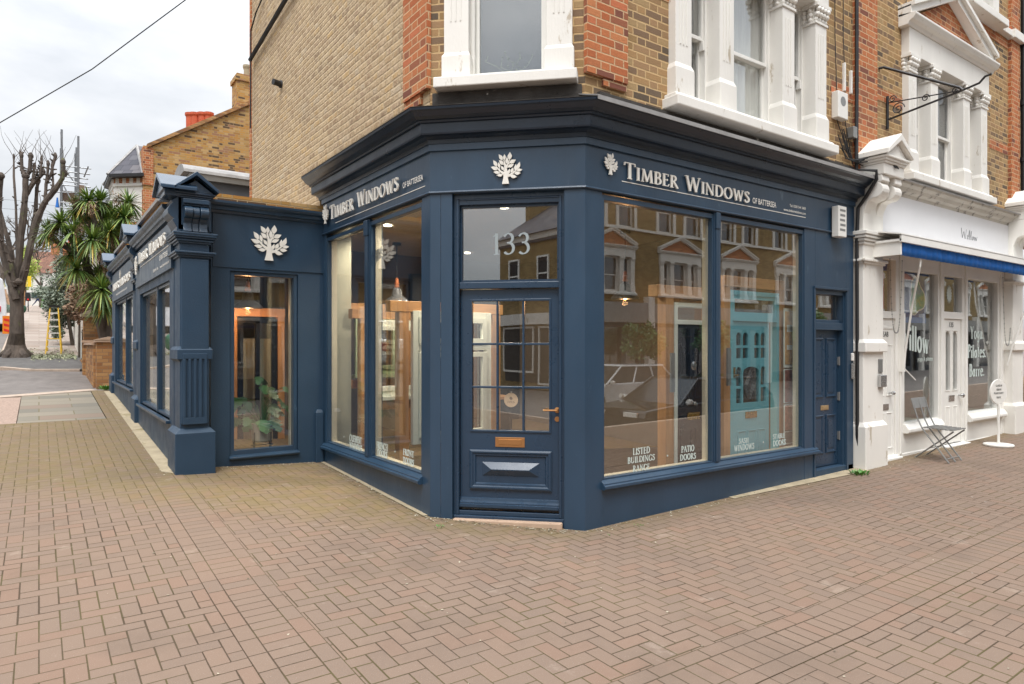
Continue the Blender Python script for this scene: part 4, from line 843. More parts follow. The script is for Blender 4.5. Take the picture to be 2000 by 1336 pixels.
# signs on the side fascia
oS = lambda x, y: onX(x, y, 1.20)
s3 = thing('shop_sign', 'steeply foreshortened white lettering on the nearer side-street fascia of the extension', 'sign', (1.21, 10, 2.8))
mb = MB(); serif(mb, FS, 'TIMBER WINDOWS', -11.15, -8.62, 2.84, .155, .05, .065, bold=1.1); mb.build('lettering', m_letter, s3)
mb = MB(); emblem(mb, FS, -11.48, 2.72, .27, .05, .065, .26); mb.build('emblem', m_letter, s3)
mb = MB(); mb.fb(FS, -11.15, -8.55, .032, .036, 2.795, 2.803); mb.build('underline', m_letter, s3)
mb = MB(); sans(mb, FS, 'OF BATTERSEA', -9.2, -8.55, 2.69, .06, 0, .042); sans(mb, FS, '0208 544 3400', -9.8, -9.35, 2.60, .035, 0, .034); sans(mb, FS, 'www.timberwindows.com', -9.2, -8.5, 2.60, .035, 0, .034); mb.build('small_lettering', m_letter, s3)
s4 = thing('shop_sign', 'small white emblem and lettering on the farther side-street fascia of the extension', 'sign', (1.21, 14, 2.8))
mb = MB(); emblem(mb, FS, -14.1, 2.88, .14, .03, .045); serif(mb, FS, 'TIMBER WINDOWS', -15.55, -12.5, 2.73, .13, .03, .045, small=1., bold=1.1) ; sans(mb, FS, 'www.timberwindows.com', -15.0, -13.0, 2.61, .045, 0, .034); mb.build('lettering', m_letter, s4)
# ------------------------------------------------------------------ the neighbouring terrace with the white shop
ter = thing('brick_terrace_building', 'yellow brick terrace with red brick piers over a white painted yoga shopfront', 'building', (11.5, 5.2, .05))
mb = MB(); mb.holes(FR, 8.56, 24, 3.5, HT, -.3, 0, [(9.98, 12.5, 4.1, 6.1), (11.75, 13.05, 7.0, 9.5), (17.2, 19.8, 4.1, 6.1)]); mb.build('upper_wall', m_stock, ter)
mb = MB()
for a, b in ((8.54, 9.06), (13.75, 14.12), (21, 21.5)): mb.fb(FR, a, b, 0, .06, 3.9, HT)
mb.fb(FR, 9.06, 10.1, -.01, .006, 4.95, 5.12); mb.fb(FR, 12.95, 13.75, -.01, .006, 4.95, 5.12); mb.fb(FR, 9.06, 13.75, -.01, .007, 6.8, 6.95)
mb.split('red_brick_pier', m_red, ter)
stucco(FR, 9.88, 12.6, 3.96, 5.72, ter); stucco(FR, 17.1, 19.9, 3.96, 5.72, ter, lights=False)
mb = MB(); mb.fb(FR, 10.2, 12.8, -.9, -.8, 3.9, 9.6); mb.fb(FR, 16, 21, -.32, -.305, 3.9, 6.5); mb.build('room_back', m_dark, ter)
mb = MB(); mb.fb(FR, 12.9, 13.8, -.01, .09, 6.98, 7.09); mb.fb(FR, 9.06, 11.6, -.01, .09, 6.98, 7.09); mb.fb(FR, 13.7, 14.15, .0, .13, 6.96, 7.11); mb.split('string_course', m_white2, ter, bevel=.01)
mb = MB(); mb.fb(FR, 11.6, 13.2, -.1, .2, 6.96, 7.08); mb.build('stone_sill', m_white2, ter, bevel=.01)
for a in (11.68, 12.9):
    mb = MB(); mb.fb(FR, a, a+.22, -.2, .08, 7.10, 9.5); mb.build('pilaster', m_white2, ter)
sashlight(FR, 11.9, 12.9, 7.08, 9.4, -.1, ter)
# shopfront
def conspil(u0, u1, root, f=FR, n0=.10, mat=m_white2):
    g = -.05
    mb = MB(); mb.fb(f, u0, u1, -.2, n0, g, 3.5); o = mb.build('pilaster', mat, root, bevel=.012)
    mb = MB(); mb.fb(f, u0-.03, u1+.03, -.2, n0+.045, g, .60); mb.frust(f, u0-.03, u1+.03, -.2, n0+.045, .60, .66, .03, .045); mb.build('plinth', mat, o, bevel=.012)
    mb = MB(); mb.fb(f, u0-.03, u1+.03, -.2, n0+.045, 1.56, 1.68); mb.frust(f, u0-.03, u1+.03, -.2, n0+.045, 1.68, 1.73, .03, .04); mb.build('band', mat, o, bevel=.012)
    mb = MB()
    for z, s in ((2.70, .02), (2.73, .045), (2.95, .02), (2.99, .04), (3.03, .06), (3.07, .075)): mb.fb(f, u0-s, u1+s, -.2, n0+s, z, z+.035 if z < 3.07 else 3.12)
    mb.build('capital', mat, o, bevel=.008)
    mb = MB(); pr = [(-.02, 3.8), (.33, 3.8), (.34, 3.72)]+[(.24+.10*math.cos(math.radians(60-k*20)), 3.62+.10*math.sin(math.radians(60-k*20))) for k in range(9)]+[(.16, 3.5), (.12, 3.42), (n0, 3.35), (-.02, 3.35)]
    w = (u1-u0)
    for k, kk in ((0, 1), (.37, .8), (.63, 1)):
        e = {0: .36, .37: .25, .63: .36}[k]; mb.fprof(f, u0+w*k+.005, u0+w*(k+e)-.005, [(n*kk, z) for n, z in pr])
    mb.fb(f, u0, u1, -.1, .36, 3.80, 3.94); mb.build('console', mat, o, bevel=.01)
    mb = MB()
    for z, s in ((3.94, .01), (3.97, .03), (4.0, .05)): mb.fb(f, u0-s, u1+s, -.1, .37+s, z, z+.033)
    um = (u0+u1)/2; mb.fpoly(f, [(u0-.03, 4.03), (u1+.03, 4.03), (um, 4.24)], -.1, .39)
    for sg in (1, -1):
        ue = u0-.07 if sg > 0 else u1+.07; mb.fpoly(f, [(ue, 4.033), (ue, 4.10), (um, 4.33), (um, 4.235)] if sg > 0 else [(um, 4.235), (um, 4.33), (ue, 4.10), (ue, 4.033)], -.1, .45)
    mb.build('gabled_cap', mat, o, bevel=.01)
conspil(8.62, 9.14, ter); conspil(13.68, 14.15, ter)
mb = MB(); mb.fb(FR, 9.14, 13.68, -.1, .03, 3.12, 3.72); mb.build('fascia', M('white_fascia_board', hx(226, 226, 228), .4, var=.02), ter)
mb = MB(); mb.fprof(FR, 9.14, 13.66, [(-.1, 3.72), (.03, 3.72), (.05, 3.76), (.1, 3.78), (.13, 3.82), (.18, 3.85), (.2, 3.88), (-.1, 3.90)]); mb.build('cornice', M('grey_cornice_paint', hx(176, 170, 160), .6, wear=(hx(110, 104, 96), .45, 6)), ter)
mb = MB(); mb.fprof(FR, 9.14, 13.66, [(-.1, 3.905), (.21, 3.885), (.215, 3.87), (.22, 3.89), (-.05, 3.95), (-.1, 3.95)]); mb.build('lead_flashing', m_lead, ter)
mb = MB(); mb.holes(FR, 9.14, 13.68, -.05, 3.1, -.12, -.03, [(9.24, 9.77, .1, 2.02), (9.24, 9.77, 2.12, 2.84), (10.02, 11.10, .55, 2.72), (11.31, 11.96, .12, 2.06), (11.31, 11.96, 2.17, 2.72), (12.18, 13.40, .57, 2.72)])
mb.build('shopfront_frame', m_white, ter, bevel=.006)
mb = MB(); mb.fprof(FR, 9.98, 11.15, [(-.1, .40), (.03, .40), (.05, .42), (.05, .46), (.0, .53), (-.1, .53)]); mb.fprof(FR, 12.12, 13.6, [(-.1, .42), (.03, .42), (.05, .44), (.05, .48), (.0, .55), (-.1, .55)])
mb.fb(FR, 9.2, 9.85, -.1, .03, -.1, .10); mb.fb(FR, 11.2, 12.05, -.1, .06, -.1, .115); mb.fb(FR, 9.2, 13.6, -.1, -.02, -.1, .12); mb.split('sill', m_white, ter, bevel=.008)
for x in (9.88, 11.17, 12.07, 13.5):
    mb = MB(); mb.fb(FR, x-.02, x+.02, -.03, -.005, .12, 2.95); mb.build('mullion', m_white, ter, bevel=.006)
def pane(a, b, c, d, n=-.09, gm=m_glass):
    mb = MB(); mb.fb(FR, a-.01, b+.01, n-.005, n, c-.01, d+.01); return mb.build('window_glass', gm, ter)
w1 = pane(10.02, 11.10, .55, 2.72); w2 = pane(12.18, 13.40, .57, 2.72); w3 = pane(11.31, 11.96, 2.17, 2.72); pane(9.24, 9.77, 2.12, 2.84)
for nm, a, b, z0, z1, lab in (('flat_door', 9.245, 9.765, .105, 2.015, 'white panelled door of the flats'), ('shop_door', 11.315, 11.955, .125, 2.055, 'white shop door with two arched lights')):
    mb = MB(); hs = [] if nm == 'flat_door' else [(11.40, 11.56, .95, 1.88), (11.66, 11.82, .95, 1.88)]
    mb.holes(FR, a, b, z0, z1, -.10, -.055, hs); d = mb.build(nm, m_white, ter, lab)
    if nm == 'flat_door':
        mb = MB()
        for (p, q_) in ((9.30, 9.48), (9.53, 9.71)):
            for c, e in ((.22, .72), (.95, 1.66)): moulding(mb, FR, p, q_, c, e, .02, -.055, .008)
        mb.fb(FR, 9.28, 9.73, -.055, -.045, 1.88, 1.90); mb.build('door_panel', m_white, d)
        mb = MB(); mb.fb(FR, 9.43, 9.60, -.055, -.047, .76, .84); mb.build('letter_plate', m_chrome, d)
        mb = MB(); mb.lathe(FR.p(9.62, -.055, .99), [(.012, 0), (.012, .03), (.03, .05), (.03, .07), (.01, .085)], 12, (0, -1, 0)); mb.build('handle', m_chrome, d)
        mb = MB(); sans(mb, FR, '135AB', 9.37, 9.60, 1.77, .07, 0, -.052); mb.build('door_number', m_black, d)
    else:
        mb = MB()
        for (p, q_) in ((11.40, 11.56), (11.66, 11.82)):
            um = (p+q_)/2; r = .08
            mb.fpoly(FR, [(p, 1.88), (p, 1.80)]+[(um+r*math.cos(math.radians(180-t*22.5)), 1.79+r*math.sin(math.radians(180-t*22.5))) for t in range(9)]+[(q_, 1.80), (q_, 1.88)], -.095, -.056)
            mb.ring(FR, p-.012, q_+.012, .94, 1.89, .014, -.06, -.047)
        mb.build('arched_bead', m_white, d); mb = MB(); mb.fb(FR, 11.38, 11.84, -.08, -.075, .93, 1.9); mb.build('glass', m_glass, d)
        mb = MB()
        for (p, q_) in ((11.40, 11.56), (11.66, 11.82)): moulding(mb, FR, p, q_, .22, .70, .02, -.055, .008)
        mb.build('door_panel', m_white, d)
        mb = MB(); mb.fb(FR, 11.52, 11.72, -.055, -.047, .78, .87); mb.build('letter_plate', m_chrome, d)
        mb = MB(); mb.lathe(FR.p(11.88, -.055, .86), [(.012, 0), (.012, .03), (.035, .05), (.035, .075), (.01, .09)], 12, (0, -1, 0)); mb.build('handle', m_chrome, d)
        mb = MB(); sans(mb, FR, '135', 11.54, 11.69, 1.935, .075, 0, -.052); mb.build('door_number', m_black, d)
# window lettering and posters on the white shop
mb = MB(); serif(mb, FR, 'willow', 10.06, 10.92, 1.62, .36, -.088, -.0865, bold=1.35, slope=-.12); mb.build('window_lettering', m_decal, w1)
mb = MB(); sans(mb, FR, 'yoga & pilates', 10.55, 11.05, 1.42, .06, 0, -.0865); mb.build('window_lettering', m_decal, w1)
mb = MB()
for t, a, b, z, hh in (('Yoga.', 12.42, 12.95, 1.76, .20), ('Pilates.', 12.32, 13.05, 1.45, .21), ('Barre.', 12.38, 12.98, 1.14, .20)): serif(mb, FR, t, a, b, z, hh, -.088, -.0865, bold=1.3, small=1.)
mb.build('window_lettering', m_decal, w2)
mb = MB(); pts = []
for k in range(32): r = .13 if k % 2 else .085; pts.append((11.63+r*.8*math.cos(k*PI/16), 2.45+r*1.15*math.sin(k*PI/16)))
mb.fpoly(FR, pts, -.0895, -.087); mb.build('sun_emblem', m_decal, w3)
def tposter(a, b, c, d, n, mat, label, cat='poster', grp=None):
    mb = MB(); mb.fb(FR, a, b, n-.003, n, c, d); return tag(mb.build('poster', mat), label, cat, grp)
t = NT('iridescent_poster'); c, u, v = t.uv(); co = t.noise(c, 2.2, 3)
t.l(t.ramp(co, [(.3, hx(196, 96, 110)), (.42, hx(206, 190, 84)), (.52, hx(96, 176, 130)), (.62, hx(86, 150, 190)), (.75, hx(176, 110, 170))]), t.b.inputs['Base Color']); m_irid = t.m
po = thing('poster', 'blue poster with a rainbow coloured cloud shape inside the white shop window', 'poster', FR.p(10.55, -.1, 2.2))
mb = MB(); mb.fb(FR, 10.14, 10.86, -.108, -.100, 1.98, 2.69); mb.build('sheet', M('poster_blue', hx(66, 96, 158), .7), po)
def cloud(s): return [(10.56+s*(.20+.045*math.cos(3*a_+.6))*math.cos(a_)*1.1, 2.36+s*(.24+.045*math.cos(3*a_+.6))*math.sin(a_)) for a_ in [k*PI/20 for k in range(40)]]
mb = MB(); mb.fpoly(FR, cloud(1.12), -.1, -.0985); mb.build('cloud_border', m_letter, po); mb = MB(); mb.fpoly(FR, cloud(1.0), -.1, -.0975); mb.build('cloud', m_irid, po)
tposter(10.03, 10.13, 1.98, 2.69, -.1, M('poster_magenta', hx(178, 52, 92), .7, var=.2), 'narrow magenta strip poster beside the rainbow cloud poster')
tposter(9.26, 9.62, 2.16, 2.66, -.12, M('poster_pink', hx(184, 60, 96), .7, var=.2), 'pink poster behind the small window over the flats door')
# white shop interior
rm = thing('shop_interior', 'pale room seen through the white shop windows', 'room', (11.5, 6, .1))
mb = MB(); mb.fb(FR, 9.0, 13.9, -4.2, -4.1, 0, 3.1); mb.fb(FR, 9.9, 9.98, -4.1, -.14, 0, 3.1); mb.fb(FR, 13.6, 13.7, -4.1, -.14, 0, 3.1); mb.build('wall', M('grey_green_wall', hx(150, 146, 136), .8), rm)
mb = MB(); mb.fb(FR, 9, 13.9, -4.1, -.13, 3.02, 3.1); mb.build('ceiling', m_ceil, rm); mb = MB(); mb.fb(FR, 9, 13.9, -4.1, -.13, .0, .1); mb.build('floor', m_floor, rm)
mb = MB(); mb.fb(FR, 10.0, 11.1, -.9, -.15, .45, .52); mb.build('window_shelf', M('sage_shelf', hx(140, 152, 138), .6), rm); mb = MB(); mb.fb(FR, 12.2, 13.4, -.9, -.15, .47, .54); mb.build('window_shelf', M('sage_shelf_b', hx(140, 152, 138), .6), rm)
def blob(name, label, cat, c, sx, sy, sz, mat, n=10, seed=1, group=None):
    rr = random.Random(seed); mb = MB(); vs = []; fs = []; m = 14
    for i in range(n+1):
        th = PI*i/n
        for k in range(m):
            ph = 2*PI*k/m; r = 1+rr.uniform(-.12, .12); vs.append((c[0]+sx*r*math.sin(th)**.7*math.cos(ph), c[1]+sy*r*math.sin(th)**.7*math.sin(ph), c[2]+sz*(math.cos(th))*(1 if math.cos(th) > 0 else .6)+sz*.6))
    fs = [(i*m+k, i*m+(k+1) % m, (i+1)*m+(k+1) % m, (i+1)*m+k) for i in range(n) for k in range(m)]
    mb.add(vs, fs); o = mb.build(name, mat, smooth=True); return tag(o, label, cat, group)
blob('cushion', 'beige cushion slumped on the shelf in the right-hand white shop window', 'cushion', (12.75, 4.9, .54), .38, .16, .16, M('beige_linen', hx(176, 164, 140), .9))
# awning
aw = thing('shop_awning', 'bright blue retracted awning under a white hood over the yoga shopfront', 'awning', (11.5, 4.2, 2.9))
mb = MB(); ns = []; 
for k in range(121):
    u = 8.99+(13.9-8.99)*k/120; ns.append((u, .40+.006*math.sin(k*1.7)+.004*math.sin(k*.6)))
vs = [FR.p(u, n+o_, z) for z, o_ in ((2.965, 0), (2.90, .006), (2.80, .0)) for u, n in ns]+[FR.p(u, n-.008, z) for z in (2.80, 2.965) for u, n in ns]; N = len(ns)
mb.add(vs, [(r*N+k, r*N+k+1, (r+1)*N+k+1, (r+1)*N+k) for r in range(4) for k in range(N-1)]); mb.build('valance', m_awn, aw, smooth=True)
mb = MB(); mb.fb(FR, 8.86, 13.95, .03, .45, 2.97, 3.0); mb.fb(FR, 8.86, 13.95, .43, .455, 2.96, 3.045); mb.prism([FR.p(8.84, .46, 3.05), FR.p(8.84, .02, 3.14), FR.p(8.84, .02, 3.16), FR.p(8.84, .46, 3.065)], (5.1, 0, 0)); mb.build('hood', m_white, aw)
mb = MB(); mb.fb(FR, 8.88, 8.92, -.03, .43, 2.8, 2.97); mb.build('cheek', m_white, aw); mb = MB(); mb.tube([FR.p(8.95, .30, 2.88), FR.p(13.9, .30, 2.88)], .05, 12); mb.build('roller', m_awn, aw)
mb = MB(); mb.tube([FR.p(9.55, .38, 2.84), FR.p(9.56, .37, 2.70), FR.p(9.78, .18, 2.22), FR.p(9.86, .05, 1.55), FR.p(9.87, .03, 1.32)], .014, 8); mb.tube([FR.p(9.87, .03, 1.33), FR.p(10.1, .08, 1.16)], .008, 6); mb.fb(FR, 9.85, 9.89, -.03, .04, 1.28, 2.1)
mb.build('folding_arm', m_white, aw)
mb = MB(); mb.tube([FR.p(13.9, .38, 2.8), FR.p(13.75, .30, 2.4), FR.p(13.62, .1, 1.6), FR.p(13.6, .04, 1.3)], .014, 8); mb.build('folding_arm', m_white, aw)
mb = MB()
for (a, b, zz, dz) in ((9.40, 9.75, 2.82, 1.0), (13.35, 13.75, 2.8, 1.15)):
    P = [(a+(b-a)*k/40, zz-dz*(1-abs(2*k/40-1)**3.2)) for k in range(41)]
    for k, (u, z) in enumerate(P): mb.lathe(FR.p(u, .06, z-.008), [(.002, 0), (.008, .006), (.008, .012), (.002, .018)], 6)
    mb.tube([FR.p(u, .06, z) for u, z in P], .003, 4)
mb.build('pull_chain', m_grey, aw)
# fascia name in thin script
nm = [[(0, 1), (.12, .1), (.28, .7), (.42, .05), (.58, .95)], [(.66, .45), (.66, .08), (.74, .1)], [(.78, .3), (.92, .95), (.86, .1), (.96, .1)], [(.98, .3), (1.12, .9), (1.06, .1), (1.16, .12)], [(1.3, .42), (1.2, .28), (1.26, .08), (1.38, .2), (1.3, .42), (1.42, .36)], [(1.46, .42), (1.52, .08), (1.6, .4), (1.68, .08), (1.78, .46)]]
mb = MB(); a = onY(1877, 466, Y0-.03); b = onY(1908, 466, Y0-.03); s_ = (b.x-a.x)/1.78
for st in nm: mb.tube([FR.p(a.x+x*s_, .034, a.z+y*.17-.0*x) for x, y in st], .0032, 5)
tag(mb.build('shop_sign', m_galv), 'thin grey handwritten shop name on the white fascia above the blue awning', 'sign')
# ---- street things on this side
g = h(12.0, 4.0)
st = thing('sign_stand', 'white round notice board on a pole with a disc base on the brick paving', 'sign', (12.06, 4.02, h(12.06, 4.02)))
mb = MB(); z = h(12.06, 4.02); mb.lathe((12.06, 4.02, z), [(.19, 0), (.2, .012), (.2, .028), (.19, .036), (.03, .04)], 32); mb.build('base', m_alarm, st)
mb = MB(); mb.lathe((12.06, 4.02, z+.04), [(.02, 0), (.018, .05), (.018, .62)], 12); mb.build('pole', m_alarm, st)
mb = MB(); mb.lathe((12.06, 4.025, .935), [(.188, -.012), (.192, -.008), (.192, .008), (.188, .012)], 36, (-.25, -.97, 0)); mb.build('board', m_alarm, st)
fb_ = Fr((12.06-.25*.0-.006, 4.025), (.97, -.25), (-.25, -.97)); mb = MB()
for t_, z_, w_ in (('CLASS IN', 1.015, .07), ('SESSION', .955, .055), ("PLEASE DON'T", .90, .11), ('KNOCK', .835, .05)): sans(mb, fb_, t_, -w_, w_, z_, .03, 0, .0135)
mb.build('notice_lettering', m_black, st)
ch = thing('folding_chair', 'grey metal slatted folding chair standing in front of the white shop door', 'chair', (10.4, 4.1, .08))
def G(px, py):
    r = ray(px, py); t = .5
    while t < 300 and EYE+r[2]*t > h(r[0]*t, r[1]*t): t += .01
    return Vector((r[0]*t, r[1]*t, h(r[0]*t, r[1]*t)))
F0, F1, B0 = G(1853.6, 907), G(1891, 896), G(1797, 896); w_ = F1-F0; w_.z = 0; w_ = w_.normalized()*.42; d_ = F0-B0; d_.z = 0; dl = d_.length; d_.normalize(); dl = .50; B0 = F0-d_*dl
def cp(s, t, z): return F0+d_*((s-1)*dl)+w_*t+Vector((0, 0, z))
mb = MB()
for t in (0, .5, 1): mb.tube([cp(-.06, t, .82), cp(.12, t, .55), cp(.25, t, .43), cp(1.0, t, .01)], .010, 8)
mb.tube([cp(.93, 0, .06), cp(.93, 1, .06)], .007, 6); mb.build('front_leg_frame', m_chair, ch)
mb = MB()
for t in (.06, .94): mb.tube([cp(1.1, t, .435), cp(.0, t, .01)], .010, 8)
mb.tube([cp(.42, 0, .17), cp(.42, 1, .17)], .007, 6); mb.build('rear_leg_frame', m_chair, ch)
mb = MB(); P = [cp(-.10, -.03, .84), cp(-.10, 1.03, .84), cp(-.01, 1.03, .70), cp(-.01, -.03, .70)]; n = (P[1]-P[0]).cross(P[3]-P[0]).normalized()*.012
mb.prism([p-n for p in P], n*.8); mb.build('backrest', m_chair, ch)
for k in range(7):
    s = .27+k*.125; P = [cp(s, -.03, .445), cp(s, 1.03, .445), cp(s+.085, 1.03, .447), cp(s+.085, -.03, .447)]
    mb = MB() if k == 0 else mb; mb.prism(P, (0, 0, .012))
mb.build('seat', m_chair, ch)
# ---- wall fittings
br = thing('sign_bracket', 'black wrought iron hanging sign bracket with scrolls and no sign', 'bracket', FR.p(9.3, 0, 4.9))
mb = MB(); mb.tube([FR.p(9.22, 0, 5.38), FR.p(9.24, .06, 5.38), FR.p(9.35, .92, 4.86), FR.p(9.35, .95, 4.82)], .018, 8); mb.build('stay', m_black, br)
mb = MB(); mb.tube([FR.p(9.42, .02, 4.72), FR.p(9.40, .9, 4.83), FR.p(9.38, 1.12, 4.86), FR.p(9.38, 1.18, 4.92), FR.p(9.38, 1.25, 4.93)], .014, 8); mb.tube([FR.p(9.42, .02, 4.95), FR.p(9.40, .9, 4.84)], .008, 6); mb.tube([FR.p(9.42, .02, 4.60), FR.p(9.42, .02, 5.04)], .018, 8); mb.build('arm', m_black, br)
mb = MB()
for cn, cz, R_, tt in ((.16, 4.83, .085, 2.2), (.5, 4.87, .05, 1.8), (.85, 4.86, .05, 1.8), (.09, 4.98, .05, 1.8)): mb.tube([FR.p(9.41, cn+R_*(1-k/26)*math.cos(k*.45*tt/2), cz+R_*(1-k/26)*math.sin(k*.45*tt/2)) for k in range(25)], .007, 6)
mb.build('scroll', m_black, br)
dp = thing('downpipe', 'black cast iron downpipe beside the right-hand red brick pier', 'pipe', FR.p(14.25, .08, 3.9))
mb = MB(); mb.tube([FR.p(14.22, .09, HT), FR.p(14.22, .09, 4.35), FR.p(14.30, .14, 4.22), FR.p(14.5, .2, 4.2)], .05, 12); mb.build('pipe', m_black, dp)
mb = MB()
for z in (4.9, 5.9, 6.95): mb.tube([FR.p(14.22, .09, z), FR.p(14.22, .09, z+.08)], .065, 12); mb.fb(FR, 14.1, 14.34, .0, .05, z+.02, z+.06)
mb.build('collar', m_black, dp)
def wallbox(name, label, cat, u0, u1, z0, z1, n, mat, marks=None, n0=0.):
    r = thing(name, label, cat, FR.p((u0+u1)/2, n0, z0)); mb = MB(); mb.fb(FR, u0, u1, n0, n0+n, z0, z1); mb.build('housing', mat, r, bevel=.008)
    if marks: mb = MB(); marks(mb, n0+n+.001); mb.build('marking', m_grey, r)
    return r
def lines(a, b, z1, k, dz, hh):
    def f(mb, n):
        for i in range(k): mb.fb(FR, a+(i % 2)*.008, b-(i % 3)*.006, n-.001, n, z1-i*dz-hh, z1-i*dz)
    return f
wallbox('alarm_box', 'tall cream alarm box with faint printed lines at the end of the navy fascia', 'alarm box', 8.0, 8.19, 2.99, 3.37, .09, m_alarm, lines(8.03, 8.16, 3.33, 5, .06, .028), n0=.02)
wallbox('burglar_alarm', 'white burglar alarm box on the brick under the three-light window end', 'alarm box', 8.03, 8.26, 4.47, 4.80, .09, m_alarm, lambda mb, n: mb.lathe(FR.p(8.145, n-.001, 4.68), [(.06, 0), (.06, .0015)], 20, (0, -1, 0)), n0=0)
wallbox('door_entry_panel', 'silver entry buzzer on the navy post beside the flats door', 'intercom', 8.475, 8.545, 1.22, 1.42, .03, m_chrome, lines(8.49, 8.53, 1.40, 3, .05, .012), n0=0)
wallbox('keypad', 'small white keypad above the silver entry buzzer', 'keypad', 8.49, 8.53, 1.45, 1.55, .03, m_alarm, n0=0)
wallbox('intercom', 'square steel intercom with hood on the white pilaster', 'intercom', 8.98, 9.13, 1.10, 1.26, .05, m_chrome, lines(9.0, 9.1, 1.24, 4, .03, .01), n0=.10)
wallbox('vent_grille', 'dark rectangular louvre on the white pilaster above the intercom', 'vent', 8.99, 9.10, 1.29, 1.47, .012, m_grey, lines(9.0, 9.09, 1.45, 5, .034, .012), n0=.10)
wallbox('floodlight', 'small grey security floodlight fixed low on the brick near the red pier', 'light', 8.38, 8.47, 4.28, 4.42, .1, m_grey)
wallbox('mortar_bracket', 'pair of white conduit stubs on the brick beside the alarm box', 'conduit', 8.28, 8.31, 4.86, 5.22, .04, m_alarm); wallbox('mortar_bracket', 'second white conduit stub nearest the red brick pier', 'conduit', 8.44, 8.47, 4.86, 5.16, .04, m_alarm)
def cable(pts, label, r=.008, name='cable', mat=None, cat='cable'):
    mb = MB(); mb.tube(pts, r, 6); return tag(mb.build(name, mat or m_cable), label, cat)
cable([FR.p(8.53, .06, HT), FR.p(8.53, .06, 5), FR.p(8.52, .06, 3.9), FR.p(8.56, .29, 3.84), FR.p(8.585, .28, 3.74), FR.p(8.59, .15, 3.55), FR.p(8.60, .04, 3.42), FR.p(8.59, .03, 3.0), FR.p(8.60, .03, 1.6), FR.p(8.60, .03, .5), FR.p(8.63, .05, .1)], 'thick black cable bundle running down the joint between navy and white shopfronts', .022)
for i, (u, a) in enumerate(((8.1, 'left'), (8.3, 'middle'))):
    cable([FR.p(u+.03*math.sin(k*1.3), .02, HT-k*.55) for k in range(12)]+[FR.p(8.5, .03, 3.95)], ['thin black wire wandering down the brick left of the conduits', 'thin black wire passing between the two conduits'][i], .005)
rr = random.Random(4)
for k in range(9):
    p0 = 8.1+rr.random()*.4; cable([FR.p(p0, .03, 4.1+rr.random()*.3), FR.p(p0+.15, .05, 4.0), FR.p(p0+.3, .1, 3.93+rr.random()*.1), FR.p(8.8, .3, 4.0+rr.random()*.15), FR.p(8.86+rr.random()*.1, .38, 3.9)], 'loose black cables tangled where the cornice meets the white console', .006).__setitem__('group', 'tangled cables at the console')
cable([FR.p(9.98, .02, 8), FR.p(9.95, .02, 6), FR.p(10.0, .02, 4.8), FR.p(9.93, .02, 4.3), FR.p(10.0, .03, 3.95)], 'thin black wire just left of the white pedimented window', .006)
cable([onX(490, 115, X0-.06)+Vector((0, .05, 0)), onX(575, -30, X0-.06)], 'thick black service pipe crossing the upper flank wall at an angle', .035, 'service_pipe')
cable([onX(515, -10, X0-.04), onX(500, 25, X0-.04), onX(490, 60, X0-.06), onX(489, 250, X0-.08)], 'thin black cable down the far edge of the flank wall', .012)
cable([onD(-80, 286, 14), onD(180, 135, 13.2), onD(362, 0, 12.6), onD(500, -115, 12.3)], 'single black overhead telephone wire against the sky', .011, 'overhead_wire')
for k in range(5): cable([onD(-60, 385+k*17, 60), onD(40, 392+k*18, 60), onD(230, 420+k*18, 60)], 'faint parallel overhead wire behind the pollarded tree', .012, 'overhead_wire').__setitem__('group', 'faint parallel wires behind the trees')
# weeds
def tuft(px, py, n, r, hh, mat, label, seed=1):
    c = G(px, py); rr = random.Random(seed); mb = MB()
    for i in range(n):
        a = rr.random()*2*PI; q = rr.random()*r; b = c+Vector((math.cos(a)*q, math.sin(a)*q, .0)); t = b+Vector((math.cos(a)*hh*.6, math.sin(a)*hh*.6, hh*rr.uniform(.4, 1))); s = Vector((-math.sin(a), math.cos(a), 0))*hh*.18
        m_ = (b+t)/2+Vector((0, 0, hh*.12)); mb.quad(b, m_+s, t, m_-s)
    return tag(mb.build('weed', mat), label, 'plant', 'small weeds in the paving')
tuft(1680, 928, 60, .10, .07, m_box, 'green weed tuft growing where the navy shopfront meets the white plinth', 2)
tuft(858, 1031, 14, .05, .025, m_box, 'tiny moss tuft by the left foot of the angled door', 3); tuft(1190, 1046, 10, .04, .015, m_box, 'tiny moss patch below the right corner post', 4); tuft(1248, 1028, 12, .05, .018, m_box, 'tiny moss patch along the right-hand stall riser', 5)
tuft(208, 762, 40, .12, .12, m_box, 'grass tuft at the foot of the low brick garden wall', 6)

# grit, leaf scraps and crumbs of moss lying along the foot of the walls
rr = random.Random(8); mb = MB()
EDG = [((2.93, 8.25), (2.93, 5.45)), ((2.93, 5.45), (3.94, 4.43)), ((3.94, 4.43), (8.6, 4.43)), ((8.6, 4.3), (13.6, 4.4)), ((1.65, 8.27), (2.9, 8.27)), ((1.15, 8.0), (1.15, 16))]
for i in range(1500):
    (ax_, ay_), (bx_, by_) = rr.choice(EDG); t_ = rr.random(); x = ax_+(bx_-ax_)*t_; y = ay_+(by_-ay_)*t_; dd = abs(rr.gauss(0, .07)); L_ = math.hypot(bx_-ax_, by_-ay_); x += -(abs(by_-ay_)/L_)*dd; y += -(abs(bx_-ax_)/L_)*dd
    s_ = rr.uniform(.004, .014); a = rr.random()*6.3; z = h(x, y)+.006; c_ = Vector((x, y, z)); u_ = Vector((math.cos(a), math.sin(a), .25))*s_; v_ = Vector((-math.sin(a), math.cos(a), .15))*s_*.6
    mb.quad(c_-u_, c_+v_, c_+u_, c_-v_)
